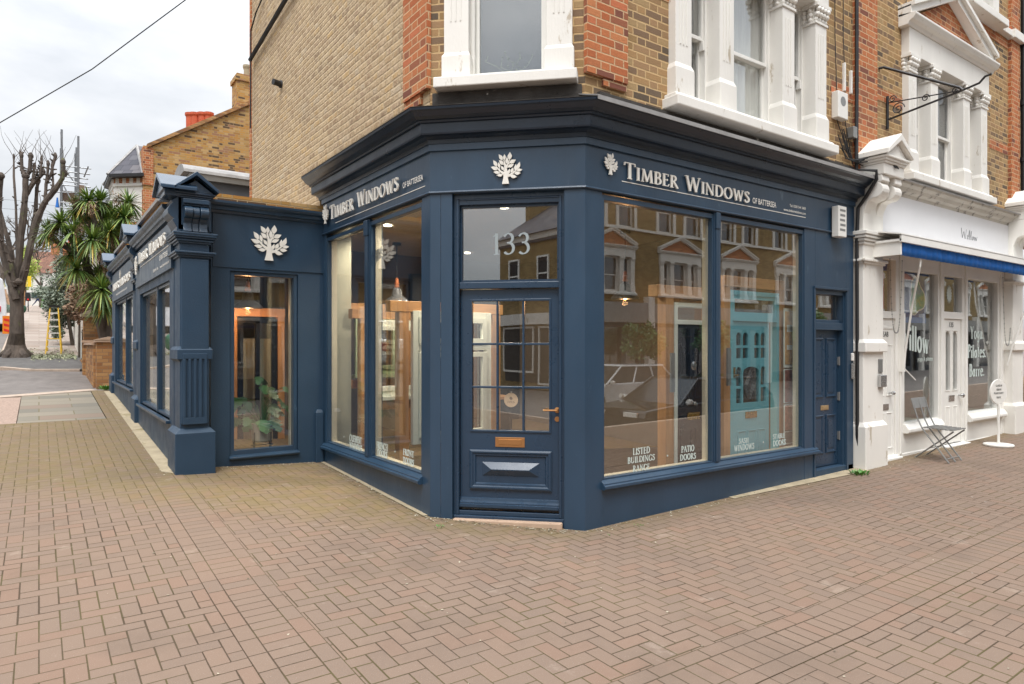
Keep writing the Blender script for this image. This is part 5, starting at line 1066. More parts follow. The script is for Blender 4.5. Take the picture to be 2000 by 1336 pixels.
for i in range(420):
    x = rr.uniform(.2, 12); y = rr.uniform(1.2, 8); s_ = rr.uniform(.004, .012); a = rr.random()*6.3
    if x+y > 8.2 and not (x < 2.8): continue
    c_ = Vector((x, y, h(x, y)+.006)); u_ = Vector((math.cos(a), math.sin(a), .2))*s_; v_ = Vector((-math.sin(a), math.cos(a), .1))*s_*.7; mb.quad(c_-u_, c_+v_, c_+u_, c_-v_)
tag(mb.build('grit', leafmat('grit_and_leaf_scraps', hx(70, 60, 44), hx(190, 182, 160), .9), merge=False), 'grit and leaf scraps scattered on the paving and along the wall feet', 'litter', kind='stuff')
# ------------------------------------------------------------------ showroom interior
rm = thing('showroom_interior', 'plaster walls, ceiling and floor of the showroom behind the navy shop windows', 'room', (5, 8, .1))
mb = MB(); mb.box(1.3, 3.16, 12.0, 12.1, .1, 3.25); mb.box(3.16, 7.75, 10.6, 10.7, .1, 3.25); mb.box(7.62, 7.66, 4.62, 10.6, .1, 3.25); mb.box(3.10, 3.16, 10.7, 12.0, .1, 3.25); mb.build('back_wall', m_taupe, rm)
mb = MB(); mb.box(3.11, 3.33, 8.32, 8.44, .1, 3.25); mb.box(1.45, 3.1, 8.51, 8.52, 2.6, 3.1); mb.box(1.46, 1.47, 8.52, 12, .15, .75); mb.build('return_wall', m_inner, rm)
mb = MB(); mb.box(1.45, 7.7, 8.5, 12.1, 3.22, 3.3); mb.prism([(3.12, 5.60, 3.22), (4.1, 4.64, 3.22), (7.7, 4.64, 3.22), (7.7, 8.5, 3.22), (3.12, 8.5, 3.22)], (0, 0, .08)); mb.build('ceiling', m_ceil, rm)
mb = MB(); mb.box(1.45, 7.7, 8.5, 12.1, .02, .12); mb.box(3.12, 7.7, 5.55, 8.5, .02, .12); mb.box(4.1, 7.7, 4.62, 5.55, .02, .12); mb.build('floor', m_floor, rm)
mb = MB(); mb.box(5.3, 7.6, 10.45, 10.6, .12, 2.9); mb.build('wall_shade_panel', m_dark, rm)  # dark panel standing in for shade on the back wall
for i, (x, y) in enumerate(((4.6, 8.6), (5.9, 9.6), (6.85, 4.66), (5.7, 4.68), (3.6, 6.6), (2.2, 9.4), (4.3, 6.2), (3.7, 8.0))):  # the ones at the displays are unseen lamps, added to brighten them
    d = tag(bpy.data.objects.new('downlight', None), ['lit downlight in the ceiling seen through the left shop window', 'lit ceiling downlight deeper in the showroom', 'lit ceiling downlight added to light the turquoise door', 'lit ceiling downlight added to light the black door', 'lit ceiling downlight added to light the oak frames in the left window', 'lit ceiling downlight inside the side extension', 'lit ceiling downlight added just inside the entrance to light the oak frames', 'lit ceiling downlight added between the oak frames to light them'][i], 'light', 'ceiling downlights'); COL.objects.link(d); d.location = (x, y, 3.21)
    mb = MB(); mb.lathe((x, y, 3.205), [(.05, 0), (.05, .014)], 16); mb.build('lamp_disc', m_spot, d)
    L = bpy.data.lights.new('downlight_and_fill_lamp', 'SPOT'); L.energy = (60, 60, 75, 75, 100, 28, 70, 95)[i]; L.color = (1, .86, .66); L.spot_size = 2.7; L.spot_blend = .6; L.shadow_soft_size = .05; lo = bpy.data.objects.new('downlight_and_fill_lamp', L); COL.objects.link(lo); lo.parent = d; lo.location = (0, 0, -.03)
def pendant(px, yrim, d, wpx, label, grp='black pendant lamps with copper collars'):
    c = onD(px, yrim, d); r = wpx*d/1300/2; z = c.z; x, y = c.x, c.y
    t = thing('pendant_lamp', label, 'pendant lamp', (x, y, z), grp)
    mb = MB(); pr = [(r, 0), (r*.97, .02), (r*.75, .07), (r*.42, .11), (r*.36, .20), (r*.2, .23), (r*.02, .24)]; mb.lathe((x, y, z), pr, 28); mb.build('lamp_shade', m_shade, t, smooth=True)
    mb = MB(); mb.lathe((x, y, z+.235), [(.03, 0), (.045, .02), (.028, .05), (.04, .07), (.022, .10), (.03, .12), (.012, .15)], 14); mb.build('copper_collar', M('copper', hx(226, 142, 100), .35, .5), t, smooth=True)
    mb = MB(); mb.tube([(x, y, z+.37), (x, y, 3.21)], .007, 6); mb.lathe((x, y, 3.18), [(.07, 0), (.07, .04)], 16); mb.build('flex', m_black, t)
    mb = MB(); mb.lathe((x, y, z-.012), [(.01, -.0), (.035, .02), (.04, .05), (.02, .09)], 12); mb.build('bulb', m_bulb, t)
    mb = MB(); mb.lathe((x, y, z+.005), [(r*.9, 0), (r*.7, .05), (r*.5, .055)], 24); mb.build('inner_reflector', M('orange_inner_reflector', hx(210, 110, 50), .5, emit=((1, .36, .08), 2.2)), t)
    L = bpy.data.lights.new('pendant_light', 'POINT'); L.energy = 12; L.color = (1, .5, .2); L.shadow_soft_size = .04; lo = bpy.data.objects.new('pendant_light', L); COL.objects.link(lo); lo.parent = t; lo.location = (0, 0, -.06)
pendant(1221, 584, 9.1, 56, 'largest lit black pendant lamp behind the left pane of the right-hand shop window')
pendant(1246, 600, 10.6, 38, 'smaller lit pendant lamp low behind the first, right-hand shop window')
pendant(1357, 590, 9.6, 58, 'lit black pendant lamp in front of the black display door')
pendant(775, 592, 10.2, 50, 'black pendant lamp behind the left shop window by the tree emblem')
pendant(484, 602, 9.3, 56, 'black pendant lamp over the pot plant in the extension window')
def oakframe(name, label, x0, x1, yy, z1, w=.12, z0=.12, dep=.12, beam=True, grp='oak display frames in the showroom', ov=.12):
    t = thing(name, label, 'display stand', ((x0+x1)/2, yy, z0), grp)
    for a in (x0, x1-w): mb = MB(); mb.box(a, a+w, yy, yy+dep, z0, z1-.125); mb.build('post', m_oak, t, bevel=.004)
    mb = MB(); mb.box(x0-ov, x1+ov*.3, yy-.005, yy+dep+.005, z1-.125, z1); mb.build('beam', m_oakh, t, bevel=.005)
    return t
def casement(root, x0, x1, yy, z0, z1, mat, lights=1, split=None, sill=True):
    mb = MB(); f = Fr((0, yy), (1, 0), (0, -1)); mb.ring(f, x0, x1, z0, z1, .07, -.06, .01); s = split or z1
    if split: mb.fb(f, x0+.05, x1-.05, -.055, .008, split-.03, split+.03)
    for a, b in ((z0+.05, (split-.03) if split else z1-.05),)+(((split+.03, z1-.05),) if split else ()): mb.ring(f, x0+.072, x1-.072, a+.022, b-.022, .06, -.03, .025)
    if sill: mb.fb(f, x0-.03, x1+.03, -.06, .07, z0-.05, z0)
    w = mb.build('casement_window', mat, root, bevel=.003)
    mb = MB(); mb.fb(f, x0+.1, x1-.1, -.01, -.005, z0+.1, z1-.1); mb.build('glass', m_glass, w)
    return w
t = oakframe('oak_display_frame', 'oak display frame with a pale green window, farthest left in the left shop window', 3.50, 4.7, 9.3, 2.27); casement(t, 3.78, 4.5, 9.28, 1.22, 2.05, M('sage_green_frame', hx(178, 194, 160), .5))
mb = MB(); mb.box(3.62, 4.58, 9.3, 9.42, 1.02, 1.14); mb.build('rail', m_oakh, t)
t = oakframe('oak_display_frame', 'middle oak display frame with a white casement window in the left shop window', 3.38, 4.55, 8.12, 2.12, w=.10); casement(t, 3.50, 4.35, 8.10, .98, 1.98, m_sash, split=None)
mb = MB(); mb.box(3.48, 4.45, 8.12, 8.22, .80, .92); mb.build('rail', m_oakh, t)
t = oakframe('oak_display_frame', 'nearest oak frame with a tall white window, spanning left shop window and entrance door', 3.36, 4.76, 6.95, 2.16, w=.12); casement(t, 3.52, 4.60, 6.93, .50, 2.05, m_sash, split=1.62, sill=False)
t = oakframe('oak_display_frame', 'oak display frame holding a black front door in the right-hand window', 5.50, 6.36, 4.88, 2.30, w=.13, ov=.14); f = Fr((0, 4.88), (1, 0), (0, -1))
mb = MB(); mb.ring(f, 5.64, 6.30, .14, 2.12, .05, -.08, .0); mb.fb(f, 5.69, 6.25, -.08, .0, 1.88, 1.93); mb.build('white_door_frame', m_sash, t, bevel=.003)
mb = MB(); mb.fb(f, 5.69, 6.25, -.07, -.02, .15, 1.88); d = mb.build('black_door', m_bdoor, t)
for a, b in ((5.75, 5.94), (6.0, 6.19)):
    for c, e in ((.3, .72), (1.05, 1.75)): mb = MB(); moulding(mb, f, a, b, c, e, .025, -.02, .012); mb.build('door_panel', m_bdoor, d)
mb = MB(); mb.fb(f, 5.87, 6.07, -.02, -.01, .82, .9); mb.build('letter_plate', m_brass2, d); mb = MB(); mb.lathe(f.p(5.97, -.02, 1.0), [(.02, 0), (.03, .03), (.02, .05)], 12, (0, -1, 0)); mb.lathe(f.p(5.97, -.02, 1.42), [(.045, 0), (.05, .012), (.03, .02)], 16, (0, -1, 0)); mb.build('knocker', m_chrome, d)
mb = MB(); mb.fb(f, 5.69, 6.25, -.05, -.045, 1.93, 2.07); mb.build('transom_glass', m_glass, t)
t = oakframe('oak_display_frame', 'oak display frame holding the turquoise front door in the right-hand window', 6.28, 7.46, 4.72, 2.44, w=.115, ov=.0); f = Fr((0, 4.72), (1, 0), (0, -1))
for a in (6.395, 7.30): mb = MB(); mb.fb(f, a, a+.045, -.09, -.0, .14, 2.28); mb.build('turquoise_door_frame', m_teal, t)
mb = MB(); mb.fb(f, 6.44, 7.30, -.09, -.0, 2.23, 2.28); mb.fb(f, 6.44, 7.30, -.085, -.0, 1.93, 1.99); mb.ring(f, 6.44, 7.30, 1.99, 2.23, .045, -.06, -.01); mb.build('turquoise_transom', m_teal, t)
mb = MB(); mb.fb(f, 6.47, 7.27, -.04, -.035, 2.02, 2.2); mb.build('transom_glass', m_glass2, t)
H_ = []
dl_, dr_ = 6.46, 7.17
cols = [(.10, .21), (.245, .355), (.445, .555), (.59, .70)]
cols = [(.075, .175), (.20, .30), (.42, .52), (.545, .645)]
for a, b in cols: H_ += [(dl_+a, dl_+b, 1.50, 1.62), (dl_+a, dl_+b, 1.65, 1.80)]
low = [(.075, .175), (.205, .515), (.545, .645)]
for a, b in low: H_ += [(dl_+a, dl_+b, .98, 1.15), (dl_+a, dl_+b, 1.18, 1.40)] if b-a < .2 else [(dl_+a, dl_+b, .98, 1.40)]
mb = MB(); mb.holes(f, dl_, dr_, .16, 1.925, -.07, -.025, H_)
d = mb.build('turquoise_door', m_teal, t)
mb = MB()
for a, b in cols+low:
    zt_ = 1.80 if (a, b) in cols and (a, b) not in low else 1.40
    for zt_ in ([1.80] if (a, b) in cols else [])+([1.40] if (a, b) in low else []):
        um = dl_+(a+b)/2; r = (b-a)/2; k_ = .6 if r > .1 else 1; A = [(um+r*math.cos(math.radians(180-q*22.5)), zt_-.055*(1 if r < .1 else 1.2)+.055*(1 if r < .1 else 1.2)*math.sin(math.radians(180-q*22.5))) for q in range(9)]
        mb.fpoly(f, [(um-r, zt_+.001)]+A[:5], -.069, -.026); mb.fpoly(f, A[4:]+[(um+r, zt_+.001)], -.069, -.026)
mb.build('arched_head', m_teal, d)
mb = MB(); mb.fb(f, dl_+.06, dr_-.05, -.05, -.045, .97, 1.81); mb.build('leaded_glass', m_glass2, d)
mb = MB(); c_x, c_z = dl_+.36, 1.19
for s_ in (1, .75, .5):
    P = [f.p(c_x, -.04, c_z+.17*s_), f.p(c_x+.10*s_, -.04, c_z), f.p(c_x, -.04, c_z-.17*s_), f.p(c_x-.10*s_, -.04, c_z), f.p(c_x, -.04, c_z+.17*s_)]; mb.tube(P, .003, 5)
mb.build('leadwork', m_grey, d)
for a, b in ((.09, .25), (.29, .45), (.49, .63)): mb = MB(); moulding(mb, f, dl_+a, dl_+b, .2, .66, .02, -.025, .01); mb.build('door_panel', m_teal, d)
mb = MB(); mb.fb(f, dl_+.24, dl_+.46, -.025, -.015, .80, .875); mb.build('letter_plate', m_brass2, d); mb = MB(); mb.fb(f, dl_+.02, dl_+.05, -.025, -.015, 1.28, 1.40); mb.fb(f, dl_+.02, dl_+.09, -.015, .0, 1.30, 1.32); mb.build('handle', m_brass2, d)
# posters at the right edge of the window
def pic(z0, z1, label, cols_):
    t = thing('display_poster', label, 'poster', (7.45, 4.64, z0), 'photograph posters by the turquoise door'); f = Fr((0, 4.66), (1, 0), (0, -1))
    mb = MB(); mb.fb(f, 7.36, 7.60, -.012, .0, z0, z1); mb.build('backing', m_sash, t)
    for nm_, (a, b, c, e), mt_ in cols_: mb = MB(); mb.fb(f, 7.36+.24*a, 7.36+.24*b, .0, .0015+.0008*len(nm_) % .003, z0+(z1-z0)*c, z0+(z1-z0)*e); mb.build(nm_, mt_, t)
pb_ = M('poster_brick', hx(150, 96, 76), .7, var=.4, vs=30); po_ = M('poster_ochre', hx(196, 150, 84), .7, var=.3, vs=20); pg = M('poster_green_door', hx(112, 142, 146), .7); pd = M('poster_dark', hx(60, 66, 56), .7, var=.5, vs=20)
pic(1.38, 2.1, 'poster of ochre town houses at the right edge of the shop window, topmost of three', [('facade', (.05, .95, .05, .95), po_), ('windows', (.2, .8, .3, .38), m_sash), ('window_row', (.2, .8, .6, .72), m_sash), ('greenery', (.05, .95, .05, .2), pd)])
pic(.95, 1.36, 'poster of a grey arched door in brickwork, middle of three at the window edge', [('facade', (.05, .95, .02, .98), pb_), ('door_picture', (.5, .9, .05, .85), pg)])
pic(.45, .93, 'poster of a white porch, lowest of three at the window edge', [('facade', (.05, .95, .35, .98), pb_), ('porch', (.3, .95, .4, .85), m_sash), ('lawn', (.05, .95, .32, .38), pd), ('foot', (.05, .95, .03, .3), m_taupe)])
for i, (a, yy, zz) in enumerate(((5.47, 4.80, 1.15), (6.24, 4.66, 1.2))):
    mb = MB(); mb.box(a, a+.06, yy-.02, yy, zz, zz+.42); tag(mb.build('leaflet_strip', m_grey), ['grey printed strip hanging on the oak post left of the black door', 'grey printed strip hanging left of the turquoise door'][i], 'leaflet')
# plant in a pot
pl = thing('pot_plant', 'leafy green cheese plant in a cream pot on a black stand behind the extension window', 'plant', (2.2, 8.85, .2))
px_, py_ = 2.33, 8.80
mb = MB(); mb.lathe((px_, py_, .42), [(.10, 0), (.125, .02), (.135, .24), (.12, .24), (.11, .2)], 24); mb.build('pot', m_cream, pl, smooth=False)
mb = MB()
for a in range(4): x = px_+.14*math.cos(a*PI/2+.6); y = py_+.14*math.sin(a*PI/2+.6); mb.tube([(x, y, .2), (x, y, .55)], .008, 6)
mb.tube([(px_-.14, py_, .38), (px_+.14, py_, .38)], .007, 6); mb.build('stand', m_black, pl)
rr = random.Random(5); mb = MB(); ms = MB()
for i in range(34):
    a = rr.random()*2*PI; R_ = rr.uniform(.05, .45)*(1 if math.cos(a) > 0 else 1.3); z = .7+rr.random()*.62*(1-R_*.9); q = Vector((px_+R_*math.cos(a)*.9, py_+.05+R_*math.sin(a)*.25, z))
    ms.tube([(px_, py_, .62), ((px_+q.x)/2, (py_+q.y)/2, z*.75+.2), tuple(q)], .004, 4)
    L = rr.uniform(.13, .22); dr_v = Vector((math.cos(a), math.sin(a)*.5, -.55)).normalized(); sd = dr_v.cross(Vector((0, -.6, 1))).normalized()
    P = [q]+[q+dr_v*L*t_+sd*L*w_ for t_, w_ in ((.15, .38), (.4, .46), (.48, .2), (.6, .42), (.68, .18), (.8, .28), (1, 0), (.8, -.28), (.68, -.16), (.6, -.42), (.48, -.2), (.4, -.46), (.15, -.38))]
    P = [p+Vector((0, -.0, .0))+Vector((0, 0, -.12))*((p-q).length**2/L) for p in P]; mb.add(P, [tuple(range(len(P)))])
mb.build('leaf', m_house, pl); ms.build('stem', m_house, pl)
t = oakframe('oak_display_frame', 'oak display frame with a dark glazed door, seen through the extension window', 2.25, 3.03, 10.2, 2.2, w=.10, ov=.02); f = Fr((0, 10.2), (1, 0), (0, -1))
mb = MB(); mb.ring(f, 2.36, 2.92, .14, 2.05, .075, -.08, -.01); mb.fb(f, 2.61, 2.67, -.08, -.01, .2, 2.0); mb.build('dark_patio_door', m_bdoor, t)
mb = MB(); mb.fb(f, 2.38, 2.9, -.20, -.19, .55, 1.75); mb.build('pale_backing', m_inner, t); mb = MB(); mb.fb(f, 2.4, 2.9, -.05, -.045, .2, 2.0); mb.build('glass', m_glass, t)
t = oakframe('oak_display_frame', 'narrow oak post and beam just inside the side street window', 1.62, 2.1, 11.3, 2.2, w=.10, ov=.02)
dk = thing('desk', 'dark desk with an office chair back seen deep inside the showroom', 'desk', (4.9, 8.6, .12))
mb = MB(); mb.box(4.95, 6.2, 8.6, 9.2, .80, .84); mb.build('top', m_oakh, dk)
for x in (5.0, 6.1): mb = MB(); mb.box(x, x+.05, 8.65, 9.15, .12, .8); mb.build('leg', m_black, dk)
oc = thing('office_chair', 'dark office chair visible through the lower panes of the entrance door', 'chair', (4.75, 7.9, .12))
mb = MB(); mb.box(4.72, 5.15, 7.95, 8.0, .62, 1.12); mb.build('backrest', m_black, oc, bevel=.02); mb = MB(); mb.box(4.72, 5.15, 7.6, 8.0, .52, .58); mb.build('seat', m_dark, oc, bevel=.02)
mb = MB(); mb.tube([(4.93, 7.8, .52), (4.93, 7.8, .16)], .025, 8)
for k in range(5): mb.tube([(4.93, 7.8, .2), (4.93+.25*math.cos(k*1.257), 7.8+.25*math.sin(k*1.257), .15)], .015, 6)
mb.build('swivel_base', m_black, oc)
# ------------------------------------------------------------------ up the side street
def copyrow(): pass
# garden walls and piers
w = thing('garden_wall', 'low yellow brick garden wall with stone coping beyond the navy extension', 'wall', (1.1, 18, .7))
z0 = .6
mb = MB(); mb.box(1.02, 1.5, 17.0, 17.33, z0, 1.72); mb.box(.98, 1.13, 17.33, 20.7, z0, 1.66); mb.box(.92, 1.19, 20.4, 20.7, z0, 1.72); mb.build('brickwork', m_garden, w)
mb = MB(); mb.box(.98, 1.5, 16.96, 17.37, 1.72, 1.77); mb.frust(FS, 0, 0.01, 0, .01, 0, .01, 0, 0) if 0 else None
mb.prism([(.97, 16.95, 1.77), (1.5, 16.95, 1.77), (1.26, 16.95, 1.84)], (0, .43, 0)); mb.box(.94, 1.17, 17.37, 20.4, 1.66, 1.71); mb.box(.90, 1.21, 20.38, 20.72, 1.72, 1.78); mb.build('coping', m_stone, w)
w = thing('gate_pier', 'tall brick gate pier with pyramid stone cap behind the low garden wall', 'pier', (1.15, 21.6, 1.0))
mb = MB(); mb.box(.98, 1.42, 21.3, 21.74, .8, 2.42); mb.box(1.42, 3.3, 21.45, 21.62, .8, 2.1); mb.build('brickwork', m_garden, w)
mb = MB(); mb.box(.92, 1.48, 21.24, 21.8, 2.42, 2.50); mb.hexa([(.93, 21.25, 2.50), (1.47, 21.25, 2.50), (1.47, 21.79, 2.50), (.93, 21.79, 2.50), (1.18, 21.5, 2.66), (1.22, 21.5, 2.66), (1.22, 21.54, 2.66), (1.18, 21.54, 2.66)]); mb.build('stone_cap', m_conc, w)
bag = blob('rubbish_bag', 'black rubbish bag resting behind the tall brick gate pier', 'bag', (1.62, 21.4, 2.06), .2, .2, .22, M('black_polythene', hx(46, 46, 56), .35, var=.2), seed=3)
w = thing('rendered_wall', 'white rendered garden wall stepping up the hill pavement', 'wall', (1.15, 27, 1.3))
mb = MB()
for a, b, zt_ in ((25.2, 28.5, 2.1), (28.5, 32.5, 2.75), (32.5, 38, 3.2), (38, 46, 4.2), (46, 60, 5.6), (60, 80, 7.0), (80, 112, 8.9)): mb.box(1.12, 1.3, a, b, h(1.1, a)-.3, zt_)
mb.build('render', m_white2, w)
mb = MB(); mb.box(1.1, 1.32, 28.45, 28.8, 2.0, 2.95); mb.box(1.1, 1.32, 32.45, 32.8, 2.7, 3.5); mb.build('pier', m_white2, w)
rl = thing('garden_railing', 'black iron garden railing between the brick pier and white wall', 'railing', (1.1, 23.5, 1.1))
mb = MB()
for k in range(22): y = 21.9+k*.15; mb.box(1.10, 1.115, y, y+.02, 1.1, 2.15)
mb.box(1.09, 1.125, 21.8, 25.2, 2.05, 2.09); mb.box(1.09, 1.125, 21.8, 25.2, 1.2, 1.24); mb.build('bars', m_black, rl); mb = MB(); mb.box(1.05, 1.25, 21.8, 25.2, .8, 1.2); mb.build('kerb_wall', m_garden, rl)
# gabled house
gh = thing('gabled_house', 'yellow brick gabled house with red quoins and a slate turreted white bay', 'house', (6, 27, 1.2))
GX = 2.70
mb = MB(); mb.prism([(GX, 24, .5), (13, 24, .5), (13, 24, 13), (13, 24, 13), (5.5, 24, 9.72), (2.95, 24, 8.0), (GX, 24, 8.0)], (0, 8, 0)); mb.build('wall', m_gable, gh)
mb = MB(); mb.box(GX-.02, GX+.34, 23.97, 24.5, .5, 6.6); mb.box(GX-.02, GX+.28, 23.97, 24.4, 6.75, 7.95)
mb.build('red_quoin', m_red, gh)
mb = MB(); mb.prism([(2.8, 23.9, 7.93), (2.8, 23.9, 8.05), (9.4, 23.9, 12.35), (9.4, 23.9, 12.2)], (0, .4, 0)); mb.build('verge', m_garden, gh)
mb = MB(); P = [(GX, 24.2), (1.98, 24.85), (1.98, 26.35), (GX, 27.0)]
def bayp(s, z0_, z1_, mb): mb.prism([(2.7+(x-2.7)*s if x < 2.7 else x, 25.6+(y-25.6)*s, z0_) for x, y in P], (0, 0, z1_-z0_))
bayp(1, .8, 5.6, mb); mb.build('bay_brickwork', m_red, gh)
mb = MB(); bayp(1.01, 5.6, 6.75, mb); mb.build('bay_render', m_white2, gh)
mb = MB(); bayp(1.06, 6.75, 6.84, mb)
for (x0_, y0_), (x1_, y1_) in zip(P, P[1:]):
    L = math.hypot(x1_-x0_, y1_-y0_); n = int(L/.24)
    for k in range(n): tt = (k+.5)/n; cx, cy = x0_+(x1_-x0_)*tt, y0_+(y1_-y0_)*tt; mb.box(cx-.07, cx+.05, cy-.05, cy+.05, 6.84, 7.0)
mb.build('dentil', m_white2, gh)
mb = MB(); bayp(1.02, 6.84, 7.0, mb); mb.build('bay_frieze', m_red, gh)
mb = MB(); bayp(1.25, 7.0, 7.1, mb); mb.build('gutter', m_black, gh)
mb = MB(); Q = [(GX, 24.0, 7.1), (1.78, 24.75, 7.1), (1.78, 26.5, 7.1), (GX, 27.25, 7.1)]; ap = (2.68, 25.5, 8.35); ap2 = (3.6, 25.6, 8.4)
mb.add(Q+[ap, ap2], [(0, 1, 4), (1, 2, 4), (2, 3, 4), (0, 4, 5), (3, 5, 4), (0, 3, 2, 1)]); mb.build('turret_roof', m_slate, gh)
mb = MB(); Q2 = [(GX, 28.9, 6.7), (1.78, 29.6, 6.7), (1.78, 31.2, 6.7), (GX, 31.9, 6.7), (2.68, 30.4, 8.2), (3.6, 30.4, 8.2)]; mb.add(Q2, [(0, 1, 4), (1, 2, 4), (2, 3, 4), (0, 4, 5), (3, 5, 4), (0, 3, 2, 1)]); mb.build('turret_roof', m_slate, gh)
mb = MB(); mb.prism([(GX, 29.0, 1.2), (1.95, 29.7, 1.2), (1.95, 31.1, 1.2), (GX, 31.8, 1.2)], (0, 0, 5.5)); mb.build('bay_render', m_white2, gh)
mb = MB()
for q_ in Q[:3]: mb.tube([q_, ap], .05, 6)
mb.build('hip_flashing', m_lead, gh)
for a, b in (((2.05, 24.86), (2.55, 24.42)), ((1.95, 25.1), (1.95, 26.1))):
    dx, dy = b[0]-a[0], b[1]-a[1]; L = math.hypot(dx, dy); dx /= L; dy /= L; n = (dy, -dx) if (dy*-1 < 0 and dx > 0) else (-abs(dy), -abs(dx))
    ff = Fr(a, (dx, dy), n); mb = MB(); mb.ring(ff, 0, L, 4.3, 6.45, .07, -.02, .05); mb.fb(ff, .07, L-.07, -.02, .04, 5.3, 5.36); w_2 = mb.build('bay_window', m_white, gh); mb = MB(); mb.fb(ff, .05, L-.05, -.01, .03, 4.35, 6.4); mb.build('glass', m_dark, w_2)
mb = MB(); mb.prism([(2.5, 27.2, 7.3), (2.5, 32, 7.3), (7, 32, 10.0), (7, 27.2, 10.0)], (0.0, 0, .15)); mb.build('roof', m_slate, gh)
def chimney(x, y, z0_, w_, d_2, z1_, pots, parent, pm=m_terra, bm=m_gable):
    mb = MB(); mb.box(x-w_/2, x+w_/2, y-d_2/2, y+d_2/2, z0_, z1_); mb.box(x-w_/2-.05, x+w_/2+.05, y-d_2/2-.05, y+d_2/2+.05, z1_-.25, z1_-.1); c = mb.build('chimney', bm, parent)
    for k in range(pots): mb = MB(); mb.lathe((x-w_/2+w_*(k+.5)/pots, y, z1_), [(.11, 0), (.12, .3), (.15, .38), (.15, .45), (.1, .45)], 10); mb.build('chimney_pot', pm, c)
chimney(5.95, 24.4, 9.5, .85, .7, 11.0, 1, gh, m_conc)
v = onD(388, 252, 23.6)
for k, (a, r_) in enumerate(((373, .2), (381, .2), (396, .19), (408, .17))):
    p = onD(a, 245-k*.5, 23.8); mb = MB(); mb.lathe(tuple(p), [(r_*.8, -.3), (r_*.82, .28), (r_, .34), (r_, .42), (r_*.8, .42)], 14); mb.build('chimney_pot', m_terra, gh)
# rows of houses beyond, right of the street
HC = [hx(222, 218, 208), hx(198, 186, 170), hx(226, 222, 214), hx(186, 150, 120), hx(214, 206, 196)]
def house(name, label, x, y, w_, dep, zb, hh, rh_, wm, rm_, side=1, pots=4, grp='terraced houses climbing the hill', body=True):
    """front plane x, facing -X (side=1) or +X (-1); y..y+w"""
    t = thing(name, label, 'house', (x, y, zb), grp); xb = x+dep*side
    mb = MB(); mb.box(min(x, xb), max(x, xb), y, y+w_, zb-1.5, zb+hh); mb.prism([(x, y, zb+hh), (xb, y, zb+hh), ((x+xb)/2, y, zb+hh+rh_)], (0, w_, 0)); mb.build('wall', wm, t)
    xm = (x+xb)/2; e = -.3*side
    mb = MB(); mb.prism([(x+e, y-.05, zb+hh-.1), (x+e, y-.05, zb+hh+.08), (xm, y-.05, zb+hh+rh_+.15), (xb, y-.05, zb+hh+.1), (xm, y-.05, zb+hh+rh_)], (0, w_+.1, 0)); mb.build('roof', rm_, t)
    f = Fr((x, 0), (0, 1), (-side, 0))
    for fl in range(2):
        for k in range(2):
            u = y+w_*(.28+.44*k); z = zb+.9+fl*2.9
            if z+1.5 > zb+hh: continue
            mb = MB(); mb.ring(f, u-.45, u+.45, z, z+1.5, .07, -.02, .06); mb.fb(f, u-.4, u+.4, -.02, .05, z+.72, z+.78); wi = mb.build('window', m_white, t); mb = MB(); mb.fb(f, u-.4, u+.4, .0, .03, z+.05, z+1.45); mb.build('pane', m_dark, wi)
    mb = MB(); mb.box(min(x+.02*side, x-.06*side), max(x+.02*side, x-.06*side), y+w_*.44, y+w_*.56, zb, zb+2.1); mb.build('door', m_blueshade, t)
    chimney(xm, y+.4, zb+hh+.5, 1.3, .6, zb+hh+rh_+1.0, pots, t, bm=wm if wm is not m_white2 else m_gable)
    return t
ys = 33
lab = ['pale rendered terraced house just behind the olive tree', 'cream terraced house second beyond the olive tree', 'white terraced house third up the hill', 'brown brick terraced house fourth up the hill', 'grey white terraced house fifth up the hill', 'white terraced house sixth up the hill', 'farthest pale terraced house on the right of the hill']
for k in range(7):
    zb = h(1, ys)+.3; house('terraced_house', lab[k], 4.2, ys, 7.5, 8, zb, 6.6, 2.6, M('house_wall_%d' % k, HC[k % 5], .8, var=.08), m_slate if k % 2 else m_tile); ys += 9 if k < 3 else 12
zb = 7.2
t = thing('end_house', 'white house with tiled roof and red chimneys closing the top of the street', 'house', (2, 128, zb))
mb = MB(); mb.box(-2.2, 16, 131, 139, zb-2, zb+6.2); mb.build('wall', m_white2, t); mb = MB(); mb.prism([(-2.6, 130.6, zb+6.1), (-2.6, 139.4, zb+6.1), (-2.6, 135, zb+10)], (19, 0, 0)); mb.build('roof', m_tile, t)
for (a, b, c, e) in ((1.6, 3.2, 3.6, 5.4), (6, 7.4, 3.6, 5.4)): mb = MB(); f = Fr((0, 131), (1, 0), (0, -1)); mb.ring(f, a, b, zb+c, zb+e, .12, 0, .1); wi = mb.build('window', m_white, t); mb = MB(); mb.fb(f, a+.1, b-.1, 0, .05, zb+c+.1, zb+e-.1); mb.build('pane', m_dark, wi)
mb = MB(); mb.fb(f, -1, 6, 0, .15, zb+2.0, zb+2.9); mb.build('shop_fascia', M('dark_green_paint', hx(30, 60, 54), .6), t); mb = MB(); mb.fb(f, 1.6, 2.8, .1, .2, zb+.6, zb+2.4); mb.build('red_panel', M('red_panel', hx(200, 40, 60), .6), t); mb = MB(); mb.fb(f, 3.0, 5.4, .1, .2, zb+.4, zb+1.9); mb.build('teal_panel', M('teal_panel', hx(110, 170, 160), .6), t)
for x in (3.0, 9.0): chimney(x, 135, zb+9, 2.8, 1.2, zb+11.8, 5, t, bm=m_red)
